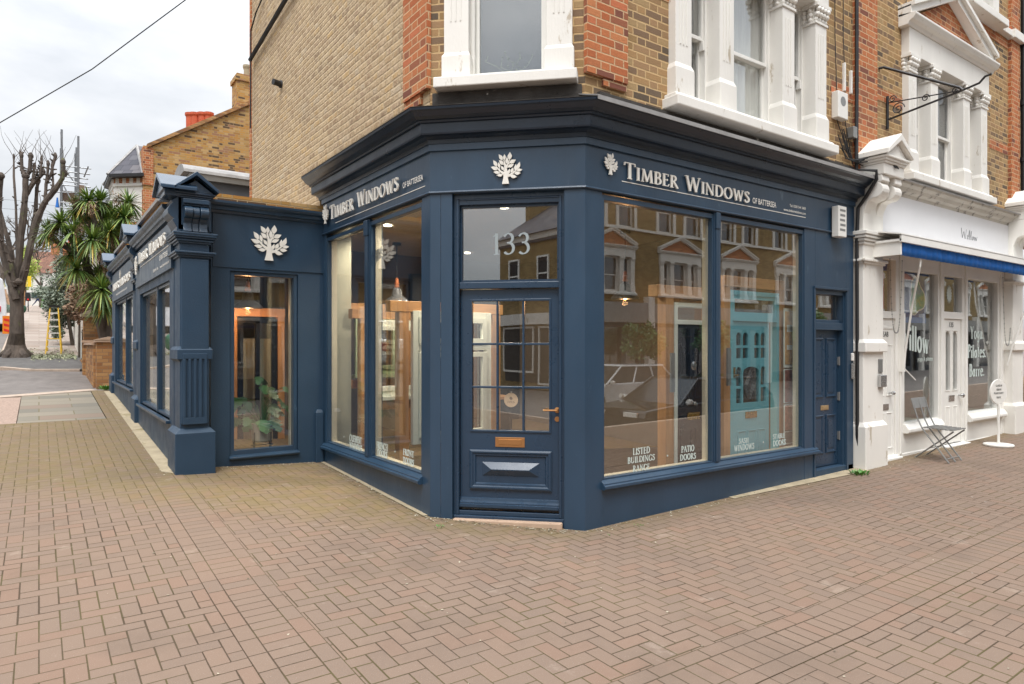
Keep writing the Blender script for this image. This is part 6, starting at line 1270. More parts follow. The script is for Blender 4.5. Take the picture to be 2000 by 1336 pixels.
for k, (x, y) in enumerate(((-9, 95), (-8.6, 108), (-8.2, 121))):
    house('terraced_house', ['brick terraced house left of the hill nearest the big tree', 'brick terraced house left of the hill, second', 'brick terraced house left of the hill, farthest'][k], x-8, y, 10, 8, h(0, y)+.2, 6.4, 2.8, m_gable if k % 2 else m_white2, m_tile, side=1, pots=5)
# scaffold
sc_ = thing('scaffold_tower', 'galvanised scaffold tower with boards rising behind the cordyline', 'scaffolding', (1.0, 36, 2))
D = 30; gz = 1.6
mb = MB()
for px, yt, dd in ((120.5, 253, D), (119, 290, D+1.2), (153, 266, D), (149.5, 288, D+1.3), (147.5, 300, D+1.3)):
    a = onD(px, yt, dd); mb.tube([(a.x, a.y, gz), tuple(a)], .045, 6)
mb.build('standard', m_galv, sc_)
mb = MB()
for y0_, y1_, xa, xb in ((324, 330, 125, 178), (335, 341, 128, 176), (345, 350, 127, 172), (354, 359, 126, 171), (361, 366, 122, 177), (375, 377, 100, 170), (395, 397, 118, 150), (405, 408, 118, 150), (419, 421, 118, 150), (440, 442, 118, 150), (460, 462, 118, 150)): mb.tube([onD(xa, y0_, D-.1), onD(xb, y1_, D+.2)], .028, 6)
for a in (((125, 330), (150, 362)), ((124, 362), (142, 396)), ((172.5, 325), (164, 346)), ((123, 392), (140, 420))): mb.tube([onD(*a[0], D+.05), onD(*a[1], D+.05)], .028, 6)
mb.build('ledger', m_galv, sc_)
mb = MB(); a = onD(122, 372, D+.1); b = onD(139, 386, D+.1); mb.box(a.x-.0, a.x+.45, a.y, a.y+1.2, b.z, a.z); a = onD(155, 361, D); b = onD(161, 375, D); mb.box(a.x, a.x+.2, a.y, a.y+1.0, b.z, a.z); mb.build('boards', M('scaffold_board', hx(122, 102, 88), .9), sc_)
mb = MB(); a = onD(112, 386, D); b = onD(112, 405, D); mb.tube([a, (a.x, a.y, (a.z+b.z)/2), b], [.03, .05, .08], 6); mb.build('blue_rope', M('blue_rope', hx(40, 110, 190), .8), sc_)
# ladder
ld = thing('step_ladder', 'yellow fibreglass step ladder standing open on the hill pavement among clippings', 'ladder', (.4, 28.4, 1.35)); ly = M('yellow_fibreglass', hx(226, 182, 40), .5)
A0, A1 = G(89, 692), G(119.5, 692); T0, T1 = onD(98, 600, 23.4), onD(113.5, 600, 23.4)
mb = MB(); mb.tube([A0, T0], .022, 6); mb.tube([A1, T1], .022, 6); mb.build('front_rail', ly, ld)
B_ = Vector((.05, .95, .06)); mb = MB(); mb.tube([A0+B_, T0], .018, 6); mb.tube([A1+B_, T1], .018, 6); mb.tube([(A0+B_)*.7+T0*.3, (A1+B_)*.7+T1*.3], .02, 5); mb.build('rear_rail', ly, ld)
mb = MB()
for k in range(1, 7):
    t_ = k/7; a = A0.lerp(T0, t_); b = A1.lerp(T1, t_); mb.prism([a, b, b+Vector((0, .1, 0)), a+Vector((0, .1, 0))], (0, 0, .045))
mb.build('tread', m_alarm, ld); mb = MB(); mb.prism([T0+Vector((-.05, -.08, 0)), T1+Vector((.05, -.08, 0)), T1+Vector((.05, .12, 0)), T0+Vector((-.05, .12, 0))], (0, 0, .06)); mb.build('top_cap', m_black, ld)
# clippings on the pavement
rr = random.Random(11); mb = MB()
for i in range(4200):
    x = rr.uniform(-1.9, 1.0); y = rr.gauss(26.5, .7) if rr.random() < .8 else rr.uniform(25.4, 29.5); z = h(x, y)+.01+rr.random()*.05; a = rr.random()*6.28; s = rr.uniform(.02, .05)
    if -1.25 < x < -.2 and y < 27: continue
    u_ = Vector((math.cos(a), math.sin(a), rr.uniform(-.4, .6)))*s; v_ = Vector((-math.sin(a), math.cos(a), rr.uniform(-.3, .5)))*s*.5; c = Vector((x, y, z)); mb.quad(c-u_, c+v_, c+u_, c-v_)
tag(mb.build('hedge_clippings', m_leafy, merge=False), 'pale green hedge clippings strewn round the ladder foot', 'clippings', kind='stuff')
for n_, x, y, s, lb in (('a', -1.7, 28.4, .45, 'green garden waste sack slumped left of the big tree'), ('b', -.95, 50.5, .34, 'dark green sack at the foot of the young staked tree')):
    blob('garden_sack', lb, 'sack', (x, y, h(x, y)), s, s*.8, s, M('green_sack_'+n_, hx(30, 110, 84) if n_ == 'a' else hx(34, 74, 52), .6, var=.2), seed=ord(n_))
bx = thing('works_barrier', 'orange and red striped works barrier half hidden left of the big tree', 'barrier', onD(12, 645, 23)); mb = MB(); a = onD(7, 652, 23); f = Fr((a.x, a.y), (.8, -.6), (-.6, -.8)); mb.fb(f, 0, .36, 0, .05, a.z, a.z+.62); mb.build('panel', M('orange_plastic', hx(230, 130, 30), .6), bx)
mb = MB()
for k in range(3): mb.fpoly(f, [(.05, a.z+.1+k*.18), (.31, a.z+.04+k*.18), (.31, a.z+.12+k*.18), (.05, a.z+.18+k*.18)], .05, .055)
mb.build('red_stripe', M('red_stripe', hx(214, 40, 40), .6), bx)
bn = thing('wheelie_bin', 'dark slim wheelie bin beside the white wall up the hill', 'bin', G(92, 612)); c = Vector((.93, 46.5, h(.93, 46.5))); bn.location = c; mb = MB(); mb.hexa([(c.x-.2, c.y-.25, c.z), (c.x+.2, c.y-.25, c.z), (c.x+.2, c.y+.25, c.z), (c.x-.2, c.y+.25, c.z), (c.x-.27, c.y-.3, c.z+1.05), (c.x+.27, c.y-.3, c.z+1.05), (c.x+.27, c.y+.3, c.z+1.05), (c.x-.27, c.y+.3, c.z+1.05)]); mb.build('body', M('dark_bin', hx(66, 64, 68), .5), bn, bevel=.02); mb = MB(); mb.box(c.x-.3, c.x+.3, c.y-.33, c.y+.33, c.z+1.05, c.z+1.12); mb.build('lid', m_black, bn, bevel=.02)
# bicycle
bk = thing('bicycle', 'parked black bicycle with a red rear light and child seat up the pavement', 'bicycle', (-.75, 58, h(-.75, 58))); c = Vector((-.62, 57.5, h(-.62, 57.5)))
for k in (0, 1.0):
    mb = MB(); mb.tube([(c.x, c.y+k+.33*math.cos(a*PI/10), c.z+.35+.33*math.sin(a*PI/10)) for a in range(21)], .025, 6); 
    for a in range(6): mb.tube([(c.x, c.y+k, c.z+.35), (c.x, c.y+k+.33*math.cos(a*PI/3), c.z+.35+.33*math.sin(a*PI/3))], .006, 4)
    mb.build('wheel', m_black, bk)
mb = MB(); P = lambda y, z: (c.x, c.y+y, c.z+z)
for a, b in ((P(0, .35), P(.25, .85)), (P(.25, .85), P(.85, .8)), (P(.85, .8), P(.45, .3)), (P(.45, .3), P(.25, .85)), (P(0, .35), P(.45, .3)), (P(.85, .95), P(1.0, .35))): mb.tube([a, b], .025, 6)
mb.tube([(c.x-.3, c.y+.85, c.z+1.05), (c.x+.3, c.y+.85, c.z+1.05)], .02, 6); mb.build('frame', m_black, bk)
mb = MB(); mb.box(c.x-.16, c.x+.16, c.y-.15, c.y+.15, c.z+.75, c.z+1.35); mb.build('child_seat', m_black, bk, bevel=.04); mb = MB(); mb.lathe((c.x, c.y-.16, c.z+.85), [(.06, 0), (.05, .03)], 10, (0, -1, 0)); mb.build('rear_light', M('red_reflector', hx(230, 50, 50), .4), bk)
# running person
def skinned(name, mat, pts, edges, rad, parent=None, root=0, sub=1):
    me = bpy.data.meshes.new(name); org = parent.location if parent else Vector(pts[0]); me.from_pydata([tuple(Vector(p)-org) for p in pts], edges, []); o = bpy.data.objects.new(name, me); COL.objects.link(o)
    if parent: o.parent = parent
    else: o.location = org
    o.modifiers.new('skin', 'SKIN'); sk = me.skin_vertices[0].data
    for i, r in enumerate(rad): sk[i].radius = (r, r); sk[i].use_root = (i == root)
    if sub: m = o.modifiers.new('sub', 'SUBSURF'); m.levels = m.render_levels = sub
    me.materials.append(mat); return o
pc = Vector((-.15, 112, h(-.15, 112))); pr = thing('person', 'distant person in dark blue clothes running across the top of the hill pavement', 'person', pc)
B3 = lambda x, z, y=0: pc+Vector((x, y, z))
J = [B3(0, .95), B3(.03, 1.2), B3(.08, 1.45), B3(.1, 1.55), B3(.13, 1.68), B3(-.1, 1.42, .1), B3(-.28, 1.2, .1), B3(-.42, 1.3, .1), B3(.25, 1.4, -.1), B3(.33, 1.15, -.1), B3(.15, 1.05, -.15), B3(-.08, .9, .08), B3(-.28, .55, .08), B3(-.55, .2, .08), B3(-.58, .1, .08), B3(.1, .9, -.08), B3(.3, .5, -.08), B3(.28, .08, -.08), B3(.4, .04, -.08)]
skinned('body', M('dark_blue_clothes', hx(40, 52, 84), .8), J, [(0, 1), (1, 2), (2, 3), (3, 4), (2, 5), (5, 6), (6, 7), (2, 8), (8, 9), (9, 10), (0, 11), (11, 12), (12, 13), (13, 14), (0, 15), (15, 16), (16, 17), (17, 18)], [.15, .15, .17, .07, .12, .07, .05, .035, .07, .05, .035, .1, .07, .05, .04, .1, .07, .05, .04], pr)
mb = MB(); q = J[4]; mb.lathe((q.x-.01, q.y, q.z-.02), [(.09, 0), (.115, .05), (.1, .12), (.04, .155)], 12); mb.build('hair', m_black, pr, smooth=True)
# ---- trees
def branch(mb, pts, r0, r1, seg=8):
    n = len(pts); P = []; R_ = []
    for i in range(n-1):
        for k in range(3):
            t_ = k/3; p = Vector(pts[i]).lerp(Vector(pts[i+1]), t_); P.append(p); R_.append(lerp(r0, r1, (i+t_)/(n-1))*(1+.10*math.sin(i*2.3+k*1.9)))
    P.append(Vector(pts[-1])); R_.append(r1); mb.tube(P, R_, seg)
tr = thing('pollarded_tree', 'large bare pollarded street tree with knobbly upright limbs at the far left', 'tree', G(33, 697))
TD = 21.3; dz = lambda px, py, o=0: onD(px, py, TD+o)
mb = MB(); b0 = G(31, 698); tp = [b0+Vector((0, 0, -.2)), b0+Vector((.0, 0, .12)), b0+Vector((.0, 0, .45)), dz(33, 650), dz(33, 600), dz(33, 568)]; mb.tube(tp, [.44, .34, .245, .20, .18, .19], 14)
for k in range(5): a = k*1.25+.3; mb.tube([b0+Vector((0, 0, .35)), b0+Vector((.4*math.cos(a), .4*math.sin(a), .05)), b0+Vector((.5*math.cos(a), .5*math.sin(a), -.12))], [.15, .10, .04], 8)
mb.build('trunk', m_bark, tr)
LB = [([(32, 585), (20, 550), (4, 490), (-4, 420), (2, 345)], .2, .11, -.3), ([(28, 560), (20, 490), (8, 440), (-6, 390)], .13, .07, .5), ([(33, 560), (33, 470), (31, 402), (27, 345), (27, 308)], .075, .04, .8),
 ([(33, 575), (36, 520), (41, 460), (46, 420), (49, 385), (50, 345)], .19, .12, 0), ([(50, 345), (43, 332), (42, 305)], .11, .06, 0), ([(50, 345), (58, 335), (60, 306)], .11, .085, .1), ([(43, 340), (39, 300)], .05, .03, .2),
 ([(49, 384), (63, 360), (77, 346), (84, 337)], .12, .08, .2), ([(63, 360), (65, 345), (67, 326)], .07, .06, .2), ([(78, 346), (80, 330), (81, 312)], .06, .045, .2), ([(67, 348), (72, 338)], .04, .03, .1),
 ([(43, 545), (55, 490), (64, 440), (69, 420), (72, 367), (75, 354)], .13, .07, .5), ([(66, 420), (76, 413), (80, 409)], .07, .05, .4),
 ([(36, 580), (48, 530), (62, 470), (72, 430), (84, 402), (90, 392), (108, 370), (122, 348), (124, 330), (123, 317)], .19, .085, -.1), ([(88, 394), (90, 360), (93, 338), (94, 321)], .08, .055, 0), ([(90, 358), (100, 340), (103, 325), (108, 306)], .07, .06, .1), ([(96, 385), (104, 362), (103, 345), (102, 325)], .06, .05, .2), ([(122, 345), (127, 340)], .07, .08, 0),
 ([(30, 560), (22, 520), (10, 480), (-4, 465)], .10, .06, -.5), ([(36, 556), (37, 552)], .16, .13, -.15)]
tips = []
for i, (pts, r0, r1, o) in enumerate(LB):
    r0 *= .6; r1 *= .66; mb = MB(); branch(mb, [dz(x, y, o*(.4+.6*k/len(pts))) for k, (x, y) in enumerate(pts)], r0, r1); e = dz(pts[-1][0], pts[-1][1], o)
    mb.lathe((e.x, e.y, e.z-.08), [(r1*.8, 0), (r1*1.35, .06), (r1*1.45, .12), (r1*.9, .19), (r1*.3, .22)], 9); tips.append((e, pts[-1]))
    rr = random.Random(i)
    for k in range(7):
        j = rr.randrange(len(pts)-1); t_ = rr.random(); p = dz(lerp(pts[j][0], pts[j+1][0], t_), lerp(pts[j][1], pts[j+1][1], t_), o); mb.tube([p, p+Vector((rr.uniform(-1, 1), rr.uniform(-1, 1), .3)).normalized()*.14], [.035, .02], 5)
    mb.build('limb', m_bark, tr)
mb = MB(); rr = random.Random(21)
for i, (e, q) in enumerate(tips):
    for k in range(2):
        p = e; d = Vector((rr.uniform(-.6, .6), rr.uniform(-.3, .3), 1)).normalized(); P = [p]
        for s in range(4): d = (d+Vector((rr.uniform(-.3, .3), rr.uniform(-.2, .2), rr.uniform(-.05, .2)))).normalized(); p = p+d*rr.uniform(.14, .3); P.append(p)
        mb.tube(P, [.010, .008, .006, .004, .003], 4)
mb.build('twigs', m_bark, tr)
def sword(mb, c, d, L, w, droop, rr):
    sd = d.cross(Vector((0, 0, 1)));
    if sd.length < .1: sd = Vector((1, 0, 0))
    sd.normalize(); n = 4; A = []; B_ = []
    for i in range(n+1):
        t_ = i/n; p = c+d*L*t_+Vector((0, 0, -droop*L*t_*t_)); ww = w*(.7+.6*t_-1.3*t_*t_)*.5+.001; A.append(p+sd*ww); B_.append(p-sd*ww)
    mb.add(A+B_, [(i, i+1, n+2+i, n+1+i) for i in range(n)])
def cordcrown(mb, my, c, R_, rr, n=80, nup=(0, 0, 1)):
    for i in range(n):
        z = rr.uniform(-.75, 1); a = rr.random()*2*PI; q = math.sqrt(max(0, 1-z*z)); d = Vector((q*math.cos(a), q*math.sin(a), z)).normalized()
        old = z < -.35 and rr.random() < .25
        sword(my if old else mb, c+d*.03, d, R_*rr.uniform(.8, 1.15), (.052 if not old else .05), .25 if z > 0 else .5, rr)
def branch_tree(tr_, CR, base, D0, trunk_r=.12):
    pass
cd = thing('cordyline_tree', 'big many-headed cordyline palm with sword leaves and brown dead flower heads', 'tree', (1.9, 20.6, 1.0))
CR = [(173, 391, 0, 1), (195, 393, .3, 1), (251, 396, .6, 1.1), (244, 425, -.1, 1.15), (119, 434, -.4, 1), (95, 454, -.2, .95), (145, 454, -.5, 1.15), (180, 468, -.7, 1.15), (215, 454, -.2, 1.1), (150, 409, .3, .95), (150, 526, -.4, 1.2), (199, 566, -.9, 1.3), (192, 540, .2, 1.1), (138, 497, .2, 1.), (206, 432, .5, 1.1), (219, 418, .7, 1), (170, 430, .8, 1.), (230, 470, .4, 1), (165, 500, .6, 1.1), (215, 505, .3, 1.1), (205, 600, -.3, 1.), (178, 410, .9, .9), (225, 440, .9, 1.), (235, 500, .9, 1.1), (180, 560, .8, 1.1)]
rr = random.Random(3); CDD = 17.6; BASE = onD(205, 660, CDD)
ms = MB(); my = MB(); md = MB(); nodes = [onD(190, 560, CDD), onD(215, 520, CDD+.3), onD(165, 500, CDD), onD(200, 470, CDD+.2), onD(235, 470, CDD+.4)]
for nd in nodes: ms.tube([BASE+Vector((rr.uniform(-.2, .2), rr.uniform(-.2, .2), -1.2)), BASE, nd], [.17, .14, .09], 8)
for k, (x, y, o, s) in enumerate(CR):
    c = onD(x, y, CDD+o); nd = min(nodes, key=lambda q: (q-c).length+(5 if q.z > c.z+.3 else 0)); ms.tube([nd, (nd+c)/2+Vector((0, 0, -.1)), c+Vector((0, 0, -.12)), c], [.075, .06, .05, .045], 7)
    ml = MB(); cordcrown(ml, my, c, .47*s, rr, 150); ml.build('leaf_crown', m_cord, cd, merge=False)
for x, y, o in ((150, 392, .2), (179, 404, -.4), (105, 449, -.2), (159, 447, -.6), (195, 495, -.6), (166, 562, -.9), (230, 389, .5), (181, 436, .5), (220, 470, -.1), (207, 518, -.3)):
    c = onD(x, y, CDD+o-.2)
    for i in range(150):
        d = Vector((rr.gauss(0, 1), rr.gauss(0, 1), rr.gauss(-.1, .8))).normalized(); e = c+Vector((rr.gauss(0, .06), rr.gauss(0, .06), rr.gauss(-.03, .09))); sword(md, e, d, .12, .02, .3, rr)
my.build('dead_leaves', m_yleaf, cd, merge=False); md.build('flower_heads', m_dead, cd, merge=False); ms.build('trunk', m_bark, cd)
def clump(name, label, cat, c, rad, n, mat, ls=.07, seed=1, trunk=None, group=None, up=.3, lobes=14, merge=False):
    rr = random.Random(seed); t = thing(name, label, cat, (c[0], c[1], c[2]-rad[2] if not trunk else trunk[2]), group); mb = MB()
    L = []
    for i in range(lobes): v_ = Vector((rr.gauss(0, 1), rr.gauss(0, 1), rr.gauss(0, 1))).normalized()*rr.uniform(.35, .95); L.append((Vector((c[0]+v_.x*rad[0], c[1]+v_.y*rad[1], c[2]+v_.z*rad[2])), rr.uniform(.25, .45)))
    for i in range(n):
        q, r = rr.choice(L); v_ = Vector((rr.gauss(0, 1), rr.gauss(0, 1), rr.gauss(0, 1))).normalized()*rr.random()**.4*r
        p = q+Vector((v_.x*rad[0], v_.y*rad[1], v_.z*rad[2])); a = Vector((rr.gauss(0, 1), rr.gauss(0, 1), rr.gauss(up, 1))).normalized(); b = a.orthogonal().normalized(); s = ls*rr.uniform(.6, 1.3); mb.quad(p, p+a*s*.5+b*s*.25, p+a*s, p+a*s*.5-b*s*.25)
    mb.build('crown', mat, t, merge=False)
    if trunk:
        ms = MB(); ms.tube([trunk, ((trunk[0]+c[0])/2, (trunk[1]+c[1])/2, (trunk[2]+c[2])/2), c], [trunk_r(rad), trunk_r(rad)*.8, trunk_r(rad)*.3], 7)
        for q, r in L[:8]: ms.tube([(c[0], c[1], c[2]-rad[2]*.4), q], [trunk_r(rad)*.45, .01], 5)
        ms.build('trunk', m_bark, t)
    return t
def trunk_r(r): return max(.05, r[2]*.05)
c = onD(126, 568, 25.5); clump('olive_tree', 'bushy grey green olive tree leaning over the white wall behind the cordyline', 'tree', c, (.85, 1.0, 1.5), 9000, m_olive, .11, 4, trunk=(c.x+.3, c.y, 1.3), lobes=26)
c = onD(155, 600, 22.0); clump('garden_shrub', 'dry brown twiggy shrub between the olive and the gate pier', 'shrub', c, (.45, .5, .8), 1400, m_dead, .12, 6, trunk=(c.x, c.y, 1.0))
c = onD(112, 640, 25.5); clump('garden_shrub', 'low dark shrub behind the ladder rungs', 'shrub', c, (.3, .5, .55), 1500, m_olive, .09, 7)
c = onD(92, 591, 38.5); clump('topiary_ball', 'bright green clipped ball shrub above the white wall', 'shrub', c, (.36, .36, .42), 2600, m_box, .06, 8, lobes=40)
c = onD(90, 573, 45); clump('garden_shrub', 'olive coloured hedge behind the clipped green ball', 'shrub', c, (.9, 1.2, .7), 2200, m_olive, .14, 9)
c = onD(53, 525, 48); clump('street_tree', 'young spring green street tree with a wooden stake', 'tree', c, (.75, .75, 1.6), 2600, m_spring, .13, 10, trunk=(c.x-.2, c.y, h(c.x, c.y)), lobes=22)
a = onD(46, 615, 47.6); mb = MB(); mb.tube([a, (a.x, a.y, a.z+1.9)], .09, 8); tag(mb.build('tree_stake', m_oak), 'wooden stake beside the young street tree', 'stake')
mb = MB()
for x in (48, 57): a = onD(x, 560, 47); mb.box(a.x-.1, a.x+.12, a.y, a.y+.05, a.z, a.z+.75)
tag(mb.build('yellow_tag', M('yellow_tape', hx(236, 200, 40), .6)), 'yellow warning tape strips hung in the young tree', 'tape')
def baretree(label, base, hgt, seed, spread=.5, levels=5):
    rr = random.Random(seed); t = thing('bare_tree', label, 'tree', base, 'bare street trees up the hill'); mb = MB()
    def grow(p, d, L, r, lv):
        e = p+d*L; mb.tube([p, (p+e)/2+Vector((rr.uniform(-.04, .04), rr.uniform(-.04, .04), 0))*L, e], [r, r*.85, r*.68], 6 if lv > 2 else 4)
        if lv: 
            for k in range(3 if lv < 4 else 2): grow(e, (d+Vector((rr.gauss(0, spread), rr.gauss(0, spread), rr.uniform(-.1, .3)))).normalized(), L*rr.uniform(.6, .8), r*.62, lv-1)
    grow(Vector(base), Vector((0, 0, 1)), hgt*.33, hgt*.028, levels); mb.build('branches', m_bark, t)
for k, (px, d, hh) in enumerate(((20, 62, 9), (38, 74, 9), (80, 84, 8), (5, 48, 8))):
    p = onD(px, 600, d); baretree(['bare twiggy tree beyond the big pollarded one, leftmost', 'bare twiggy tree just right of the first', 'small bare tree near the end house', 'bare tree at the extreme left edge'][k], (p.x, p.y, h(p.x, p.y)), hh, k+40)
# ------------------------------------------------------------------ across the main street (seen mirrored in the glass)
OY = -13.0; FO = Fr((0, OY), (1, 0), (0, 1))
GM = -.65
def shopmod(x, wid=4.7, seed=0):
    t = thing('opposite_terrace_house', '', 'house', (x, OY-3, GM), 'terrace houses across the street seen mirrored in the shop glass'); t['label'] = 'x'
    a, b = x-wid/2, x+wid/2
    mb = MB(); mb.holes(FO, a, b, 3.6, 10.6, -.3, 0, [(x-1.35, x+1.35, 4.1, 6.1), (x-1.5, x-.45, 7.1, 9.1), (x+.45, x+1.5, 7.1, 9.1)]); mb.build('wall', m_oppbrick, t)
    mb = MB(); mb.box(a, b, OY-8, OY-.31, GM, 10.5); mb.build('rooms', m_dark, t)
    mb = MB(); mb.prism([(a, OY+.3, 10.6), (a, OY-8, 10.6), (a, OY-4, 13)], (wid, 0, 0)); mb.build('roof', m_slate, t)
    stucco(FO, x-1.45, x+1.45, 3.96, 5.72, t)
    for c in (-.975, .975):
        sashlight(FO, x+c-.525, x+c+.525, 7.1, 9.1, -.1, t)
        mb = MB(); mb.fb(FO, x+c-.7, x+c-.525, 0, .06, 7.1, 9.1); mb.fb(FO, x+c+.525, x+c+.7, 0, .06, 7.1, 9.1); mb.fb(FO, x+c-.75, x+c+.75, 0, .09, 9.1, 9.35); mb.build('window_surround', m_white2, t)
    mb = MB(); mb.fb(FO, a, b, 0, .12, 6.98, 7.09); mb.fb(FO, a, b, 0, .35, 10.3, 10.6); mb.build('string_course', m_white2, t)
    mb = MB(); mb.fb(FO, a, b, -.1, .3, 2.7, 3.6); mb.build('shop_fascia', M('grey_shop_fascia', hx(150, 150, 146), .6), t)
    mb = MB(); mb.holes(FO, a+.2, b-.2, GM, 2.7, -.1, .1, [(x-1.9, x+.6, .2, 2.5), (x+.9, x+1.8, -.5, 2.5)]); mb.build('shopfront', m_blueshade, t); mb = MB(); mb.fb(FO, x-1.9, x+1.8, -.05, -.04, -.5, 2.5); mb.build('shop_glass', m_glass2, t)
    mb = MB(); mb.fb(FO, a-.2, a+.2, 0, .35, GM, 3.9); mb.build('console_pilaster', m_white2, t)
    return t
A = shopmod(0)
xs_ = [7.0+4.7*k for k in range(15)]; words_ = ['first', 'second', 'third', 'fourth', 'fifth', 'sixth', 'seventh', 'eighth', 'ninth', 'tenth', 'eleventh', 'twelfth', 'thirteenth', 'fourteenth', 'fifteenth']
def relabel(o, s): o['label'] = s
mods = [A]+[copy_tree(A) for _ in xs_[1:]]
for m_, x, wd_ in zip(mods, xs_, words_): m_.location.x = x; relabel(m_, 'pedimented yellow brick house mirrored in the shop windows, %s from the corner' % wd_)
def plainmod(wid=5.5):
    t = thing('opposite_plain_house', 'x', 'house', (0, 0, GM), 'plain brick houses mirrored in the angled fanlight'); f = Fr((0, 0), (1, 0), (0, 1)); a, b = -wid/2, wid/2
    mb = MB(); mb.fb(f, a, b, -8, 0, GM, 7.6); mb.build('wall', m_oppbrick, t)
    mb = MB(); mb.prism([(a, .35, 7.6), (a, -8.3, 7.6), (a, -4, 10.3)], (wid, 0, 0)); mb.fb(f, a, b, -8.2, .12, 7.15, 7.6); mb.build('roof', m_slate, t)
    mb = MB(); mb.fb(f, a, b, .12, .15, 7.3, 7.6); mb.fb(f, a, b, .0, .3, 2.7, 3.3); mb.build('eaves_board', m_white2, t)
    mb = MB(); mb.box(a-.2, a+.2, -6, -2, 7.6, 11.4); c = mb.build('chimney', m_oppbrick, t)
    for u in (-1.3, 1.3):
        mb = MB(); mb.ring(f, u-.5, u+.5, 4.5, 6.4, .1, 0, .08); mb.fb(f, u-.6, u+.6, 0, .16, 4.4, 4.5); mb.fb(f, u-.4, u+.4, 0, .06, 5.4, 5.48); w_3 = mb.build('window', m_white, t); mb = MB(); mb.fb(f, u-.42, u+.42, 0, .04, 4.6, 6.3); mb.build('pane', m_dark, w_3)
    mb = MB(); mb.ring(f, -2.2, .5, .2, 2.6, .1, 0, .1); mb.ring(f, .9, 1.9, -.4, 2.6, .1, 0, .1); w_3 = mb.build('shopfront', m_white, t); mb = MB(); mb.fb(f, -2.1, 1.8, 0, .04, -.3, 2.5); mb.build('pane', m_dark, w_3)
    return t
Bm = plainmod(); pl_ = [Bm]+[copy_tree(Bm) for _ in range(9)]
for k in range(5): pl_[k].location = (-20.2+k*5.5, OY, GM+0); relabel(pl_[k], 'plain brick shop house mirrored in the fanlight, %s from the far end' % words_[k])
for k in range(5, 10): pl_[k].location = (-11.0, 12+(k-5)*5.5, GM+1.0+(k-5)*.3); pl_[k].rotation_euler.z = -PI/2; relabel(pl_[k], 'plain brick house across the side street, %s up the hill' % words_[k-5]); pl_[k]['group'] = 'plain brick houses across the side street'
def car(name, label, x, y, z, rz, L, W, H, paint, estate=True, rear=False):
    t = thing(name, label, 'car', (x, y, z)); f = 1 if True else 0
    hl = L/2; wh = W/2
    side = [(-hl, .35), (-hl, .62), (-hl+.08, .78), (-hl+1.15, H*.60), (hl-.1, H*.66), (hl, .75), (hl, .35), (hl-.45, .26), (hl-.5, .5), (hl-.8, .68), (hl-1.1, .5), (hl-1.15, .25), (-hl+1.2, .25), (-hl+1.15, .5), (-hl+.85, .68), (-hl+.55, .5), (-hl+.5, .26)]
    mb = MB(); mb.prism([(p, -wh, q) for p, q in side], (0, W, 0)); b_ = mb.build('body', paint, None, bevel=.06); b_.parent = t; b_.location = b_.location
    bl = [(-hl+1.2, H*.58), (hl-.12, H*.64)]; tp = [(-hl+2.1, H-.03), (hl-(.55 if estate else 1.0), H-.03)]
    vs = []
    for yy, k in ((-1, 1), (1, 1)): vs += [(bl[0][0], yy*wh*.97, bl[0][1]), (bl[1][0], yy*wh*.97, bl[1][1]), (tp[1][0], yy*wh*.76, tp[1][1]), (tp[0][0], yy*wh*.76, tp[0][1])]
    mb = MB(); mb.add(vs, [(0, 1, 2, 3), (4, 7, 6, 5), (0, 3, 7, 4), (1, 5, 6, 2), (3, 2, 6, 7), (0, 4, 5, 1)]); g_ = mb.build('greenhouse', M(name+'_glass', (.02, .025, .03), .08), None, bevel=.05); g_.parent = t
    mb = MB()
    for s in (-1, 1):
        P = [Vector(vs[i if s < 0 else i+4]) for i in range(4)]; e = Vector((0, s*.012, 0)); mb.tube([P[0]+e, P[3]+e, P[2]+e, P[1]+e], .035, 6)
        for tt in (.38, .70): mb.tube([P[0].lerp(P[1], tt)+e, P[3].lerp(P[2], tt)+e], .03, 6)
        mb.tube([P[0]+e, P[1]+e], .012, 5)
    mb.prism([(tp[0][0]-.02, -wh*.76, H-.04), (tp[1][0]+.04, -wh*.76, H-.04), (tp[1][0]-.05, -wh*.74, H+.02), (tp[0][0]+.15, -wh*.74, H+.02)], (0, W*.76, 0)); r_ = mb.build('roof', paint, None); r_.parent = t
    for sx in (-hl+.85, hl-.8):
        for s in (-1, 1):
            mb = MB(); mb.lathe((sx, s*(wh-.2), .33), [(.33, 0), (.34, .04), (.34, .18), (.32, .21), (.22, .215)], 22, (0, s, 0)); w_4 = mb.build('wheel', m_black, None); w_4.parent = t
            mb = MB(); mb.lathe((sx, s*(wh-.0), .33), [(.22, 0), (.2, .015), (.05, .02)], 18, (0, s, 0))
            for k in range(5): mb.tube([(sx, s*(wh+.02), .33), (sx+.2*math.cos(k*1.257), s*(wh+.02), .33+.2*math.sin(k*1.257))], .02, 5)
            mb.build('alloy_rim', m_grey, None).parent = t
    mb = MB()
    for s in (-1, 1): mb.box(-hl-.02, -hl+.1, s*wh*.55-.2, s*wh*.55+.2, .62, .72); mb.tube([(-hl+1.45, s*wh, H*.62), (-hl+1.4, s*(wh+.14), H*.64), (-hl+1.3, s*(wh+.15), H*.65)], .06, 6)
    o = mb.build('headlight', m_alarm, None); o.parent = t
    mb = MB()
    for s in (-1, 1): mb.box(hl-.06, hl+.02, s*wh*.78-.12, s*wh*.78+.12, .7, .95)
    o = mb.build('tail_light', M(name+'_lens', hx(190, 30, 30), .3), None); o.parent = t
    t.rotation_euler.z = rz; return t
car('dark_suv', 'dark blue estate car parked at the kerb, mirrored in the right-hand shop window', 13.45, -2.3, -.60, 0, 5.0, 1.9, 1.46, M('dark_car_paint', hx(14, 16, 20), .12, coat=1))
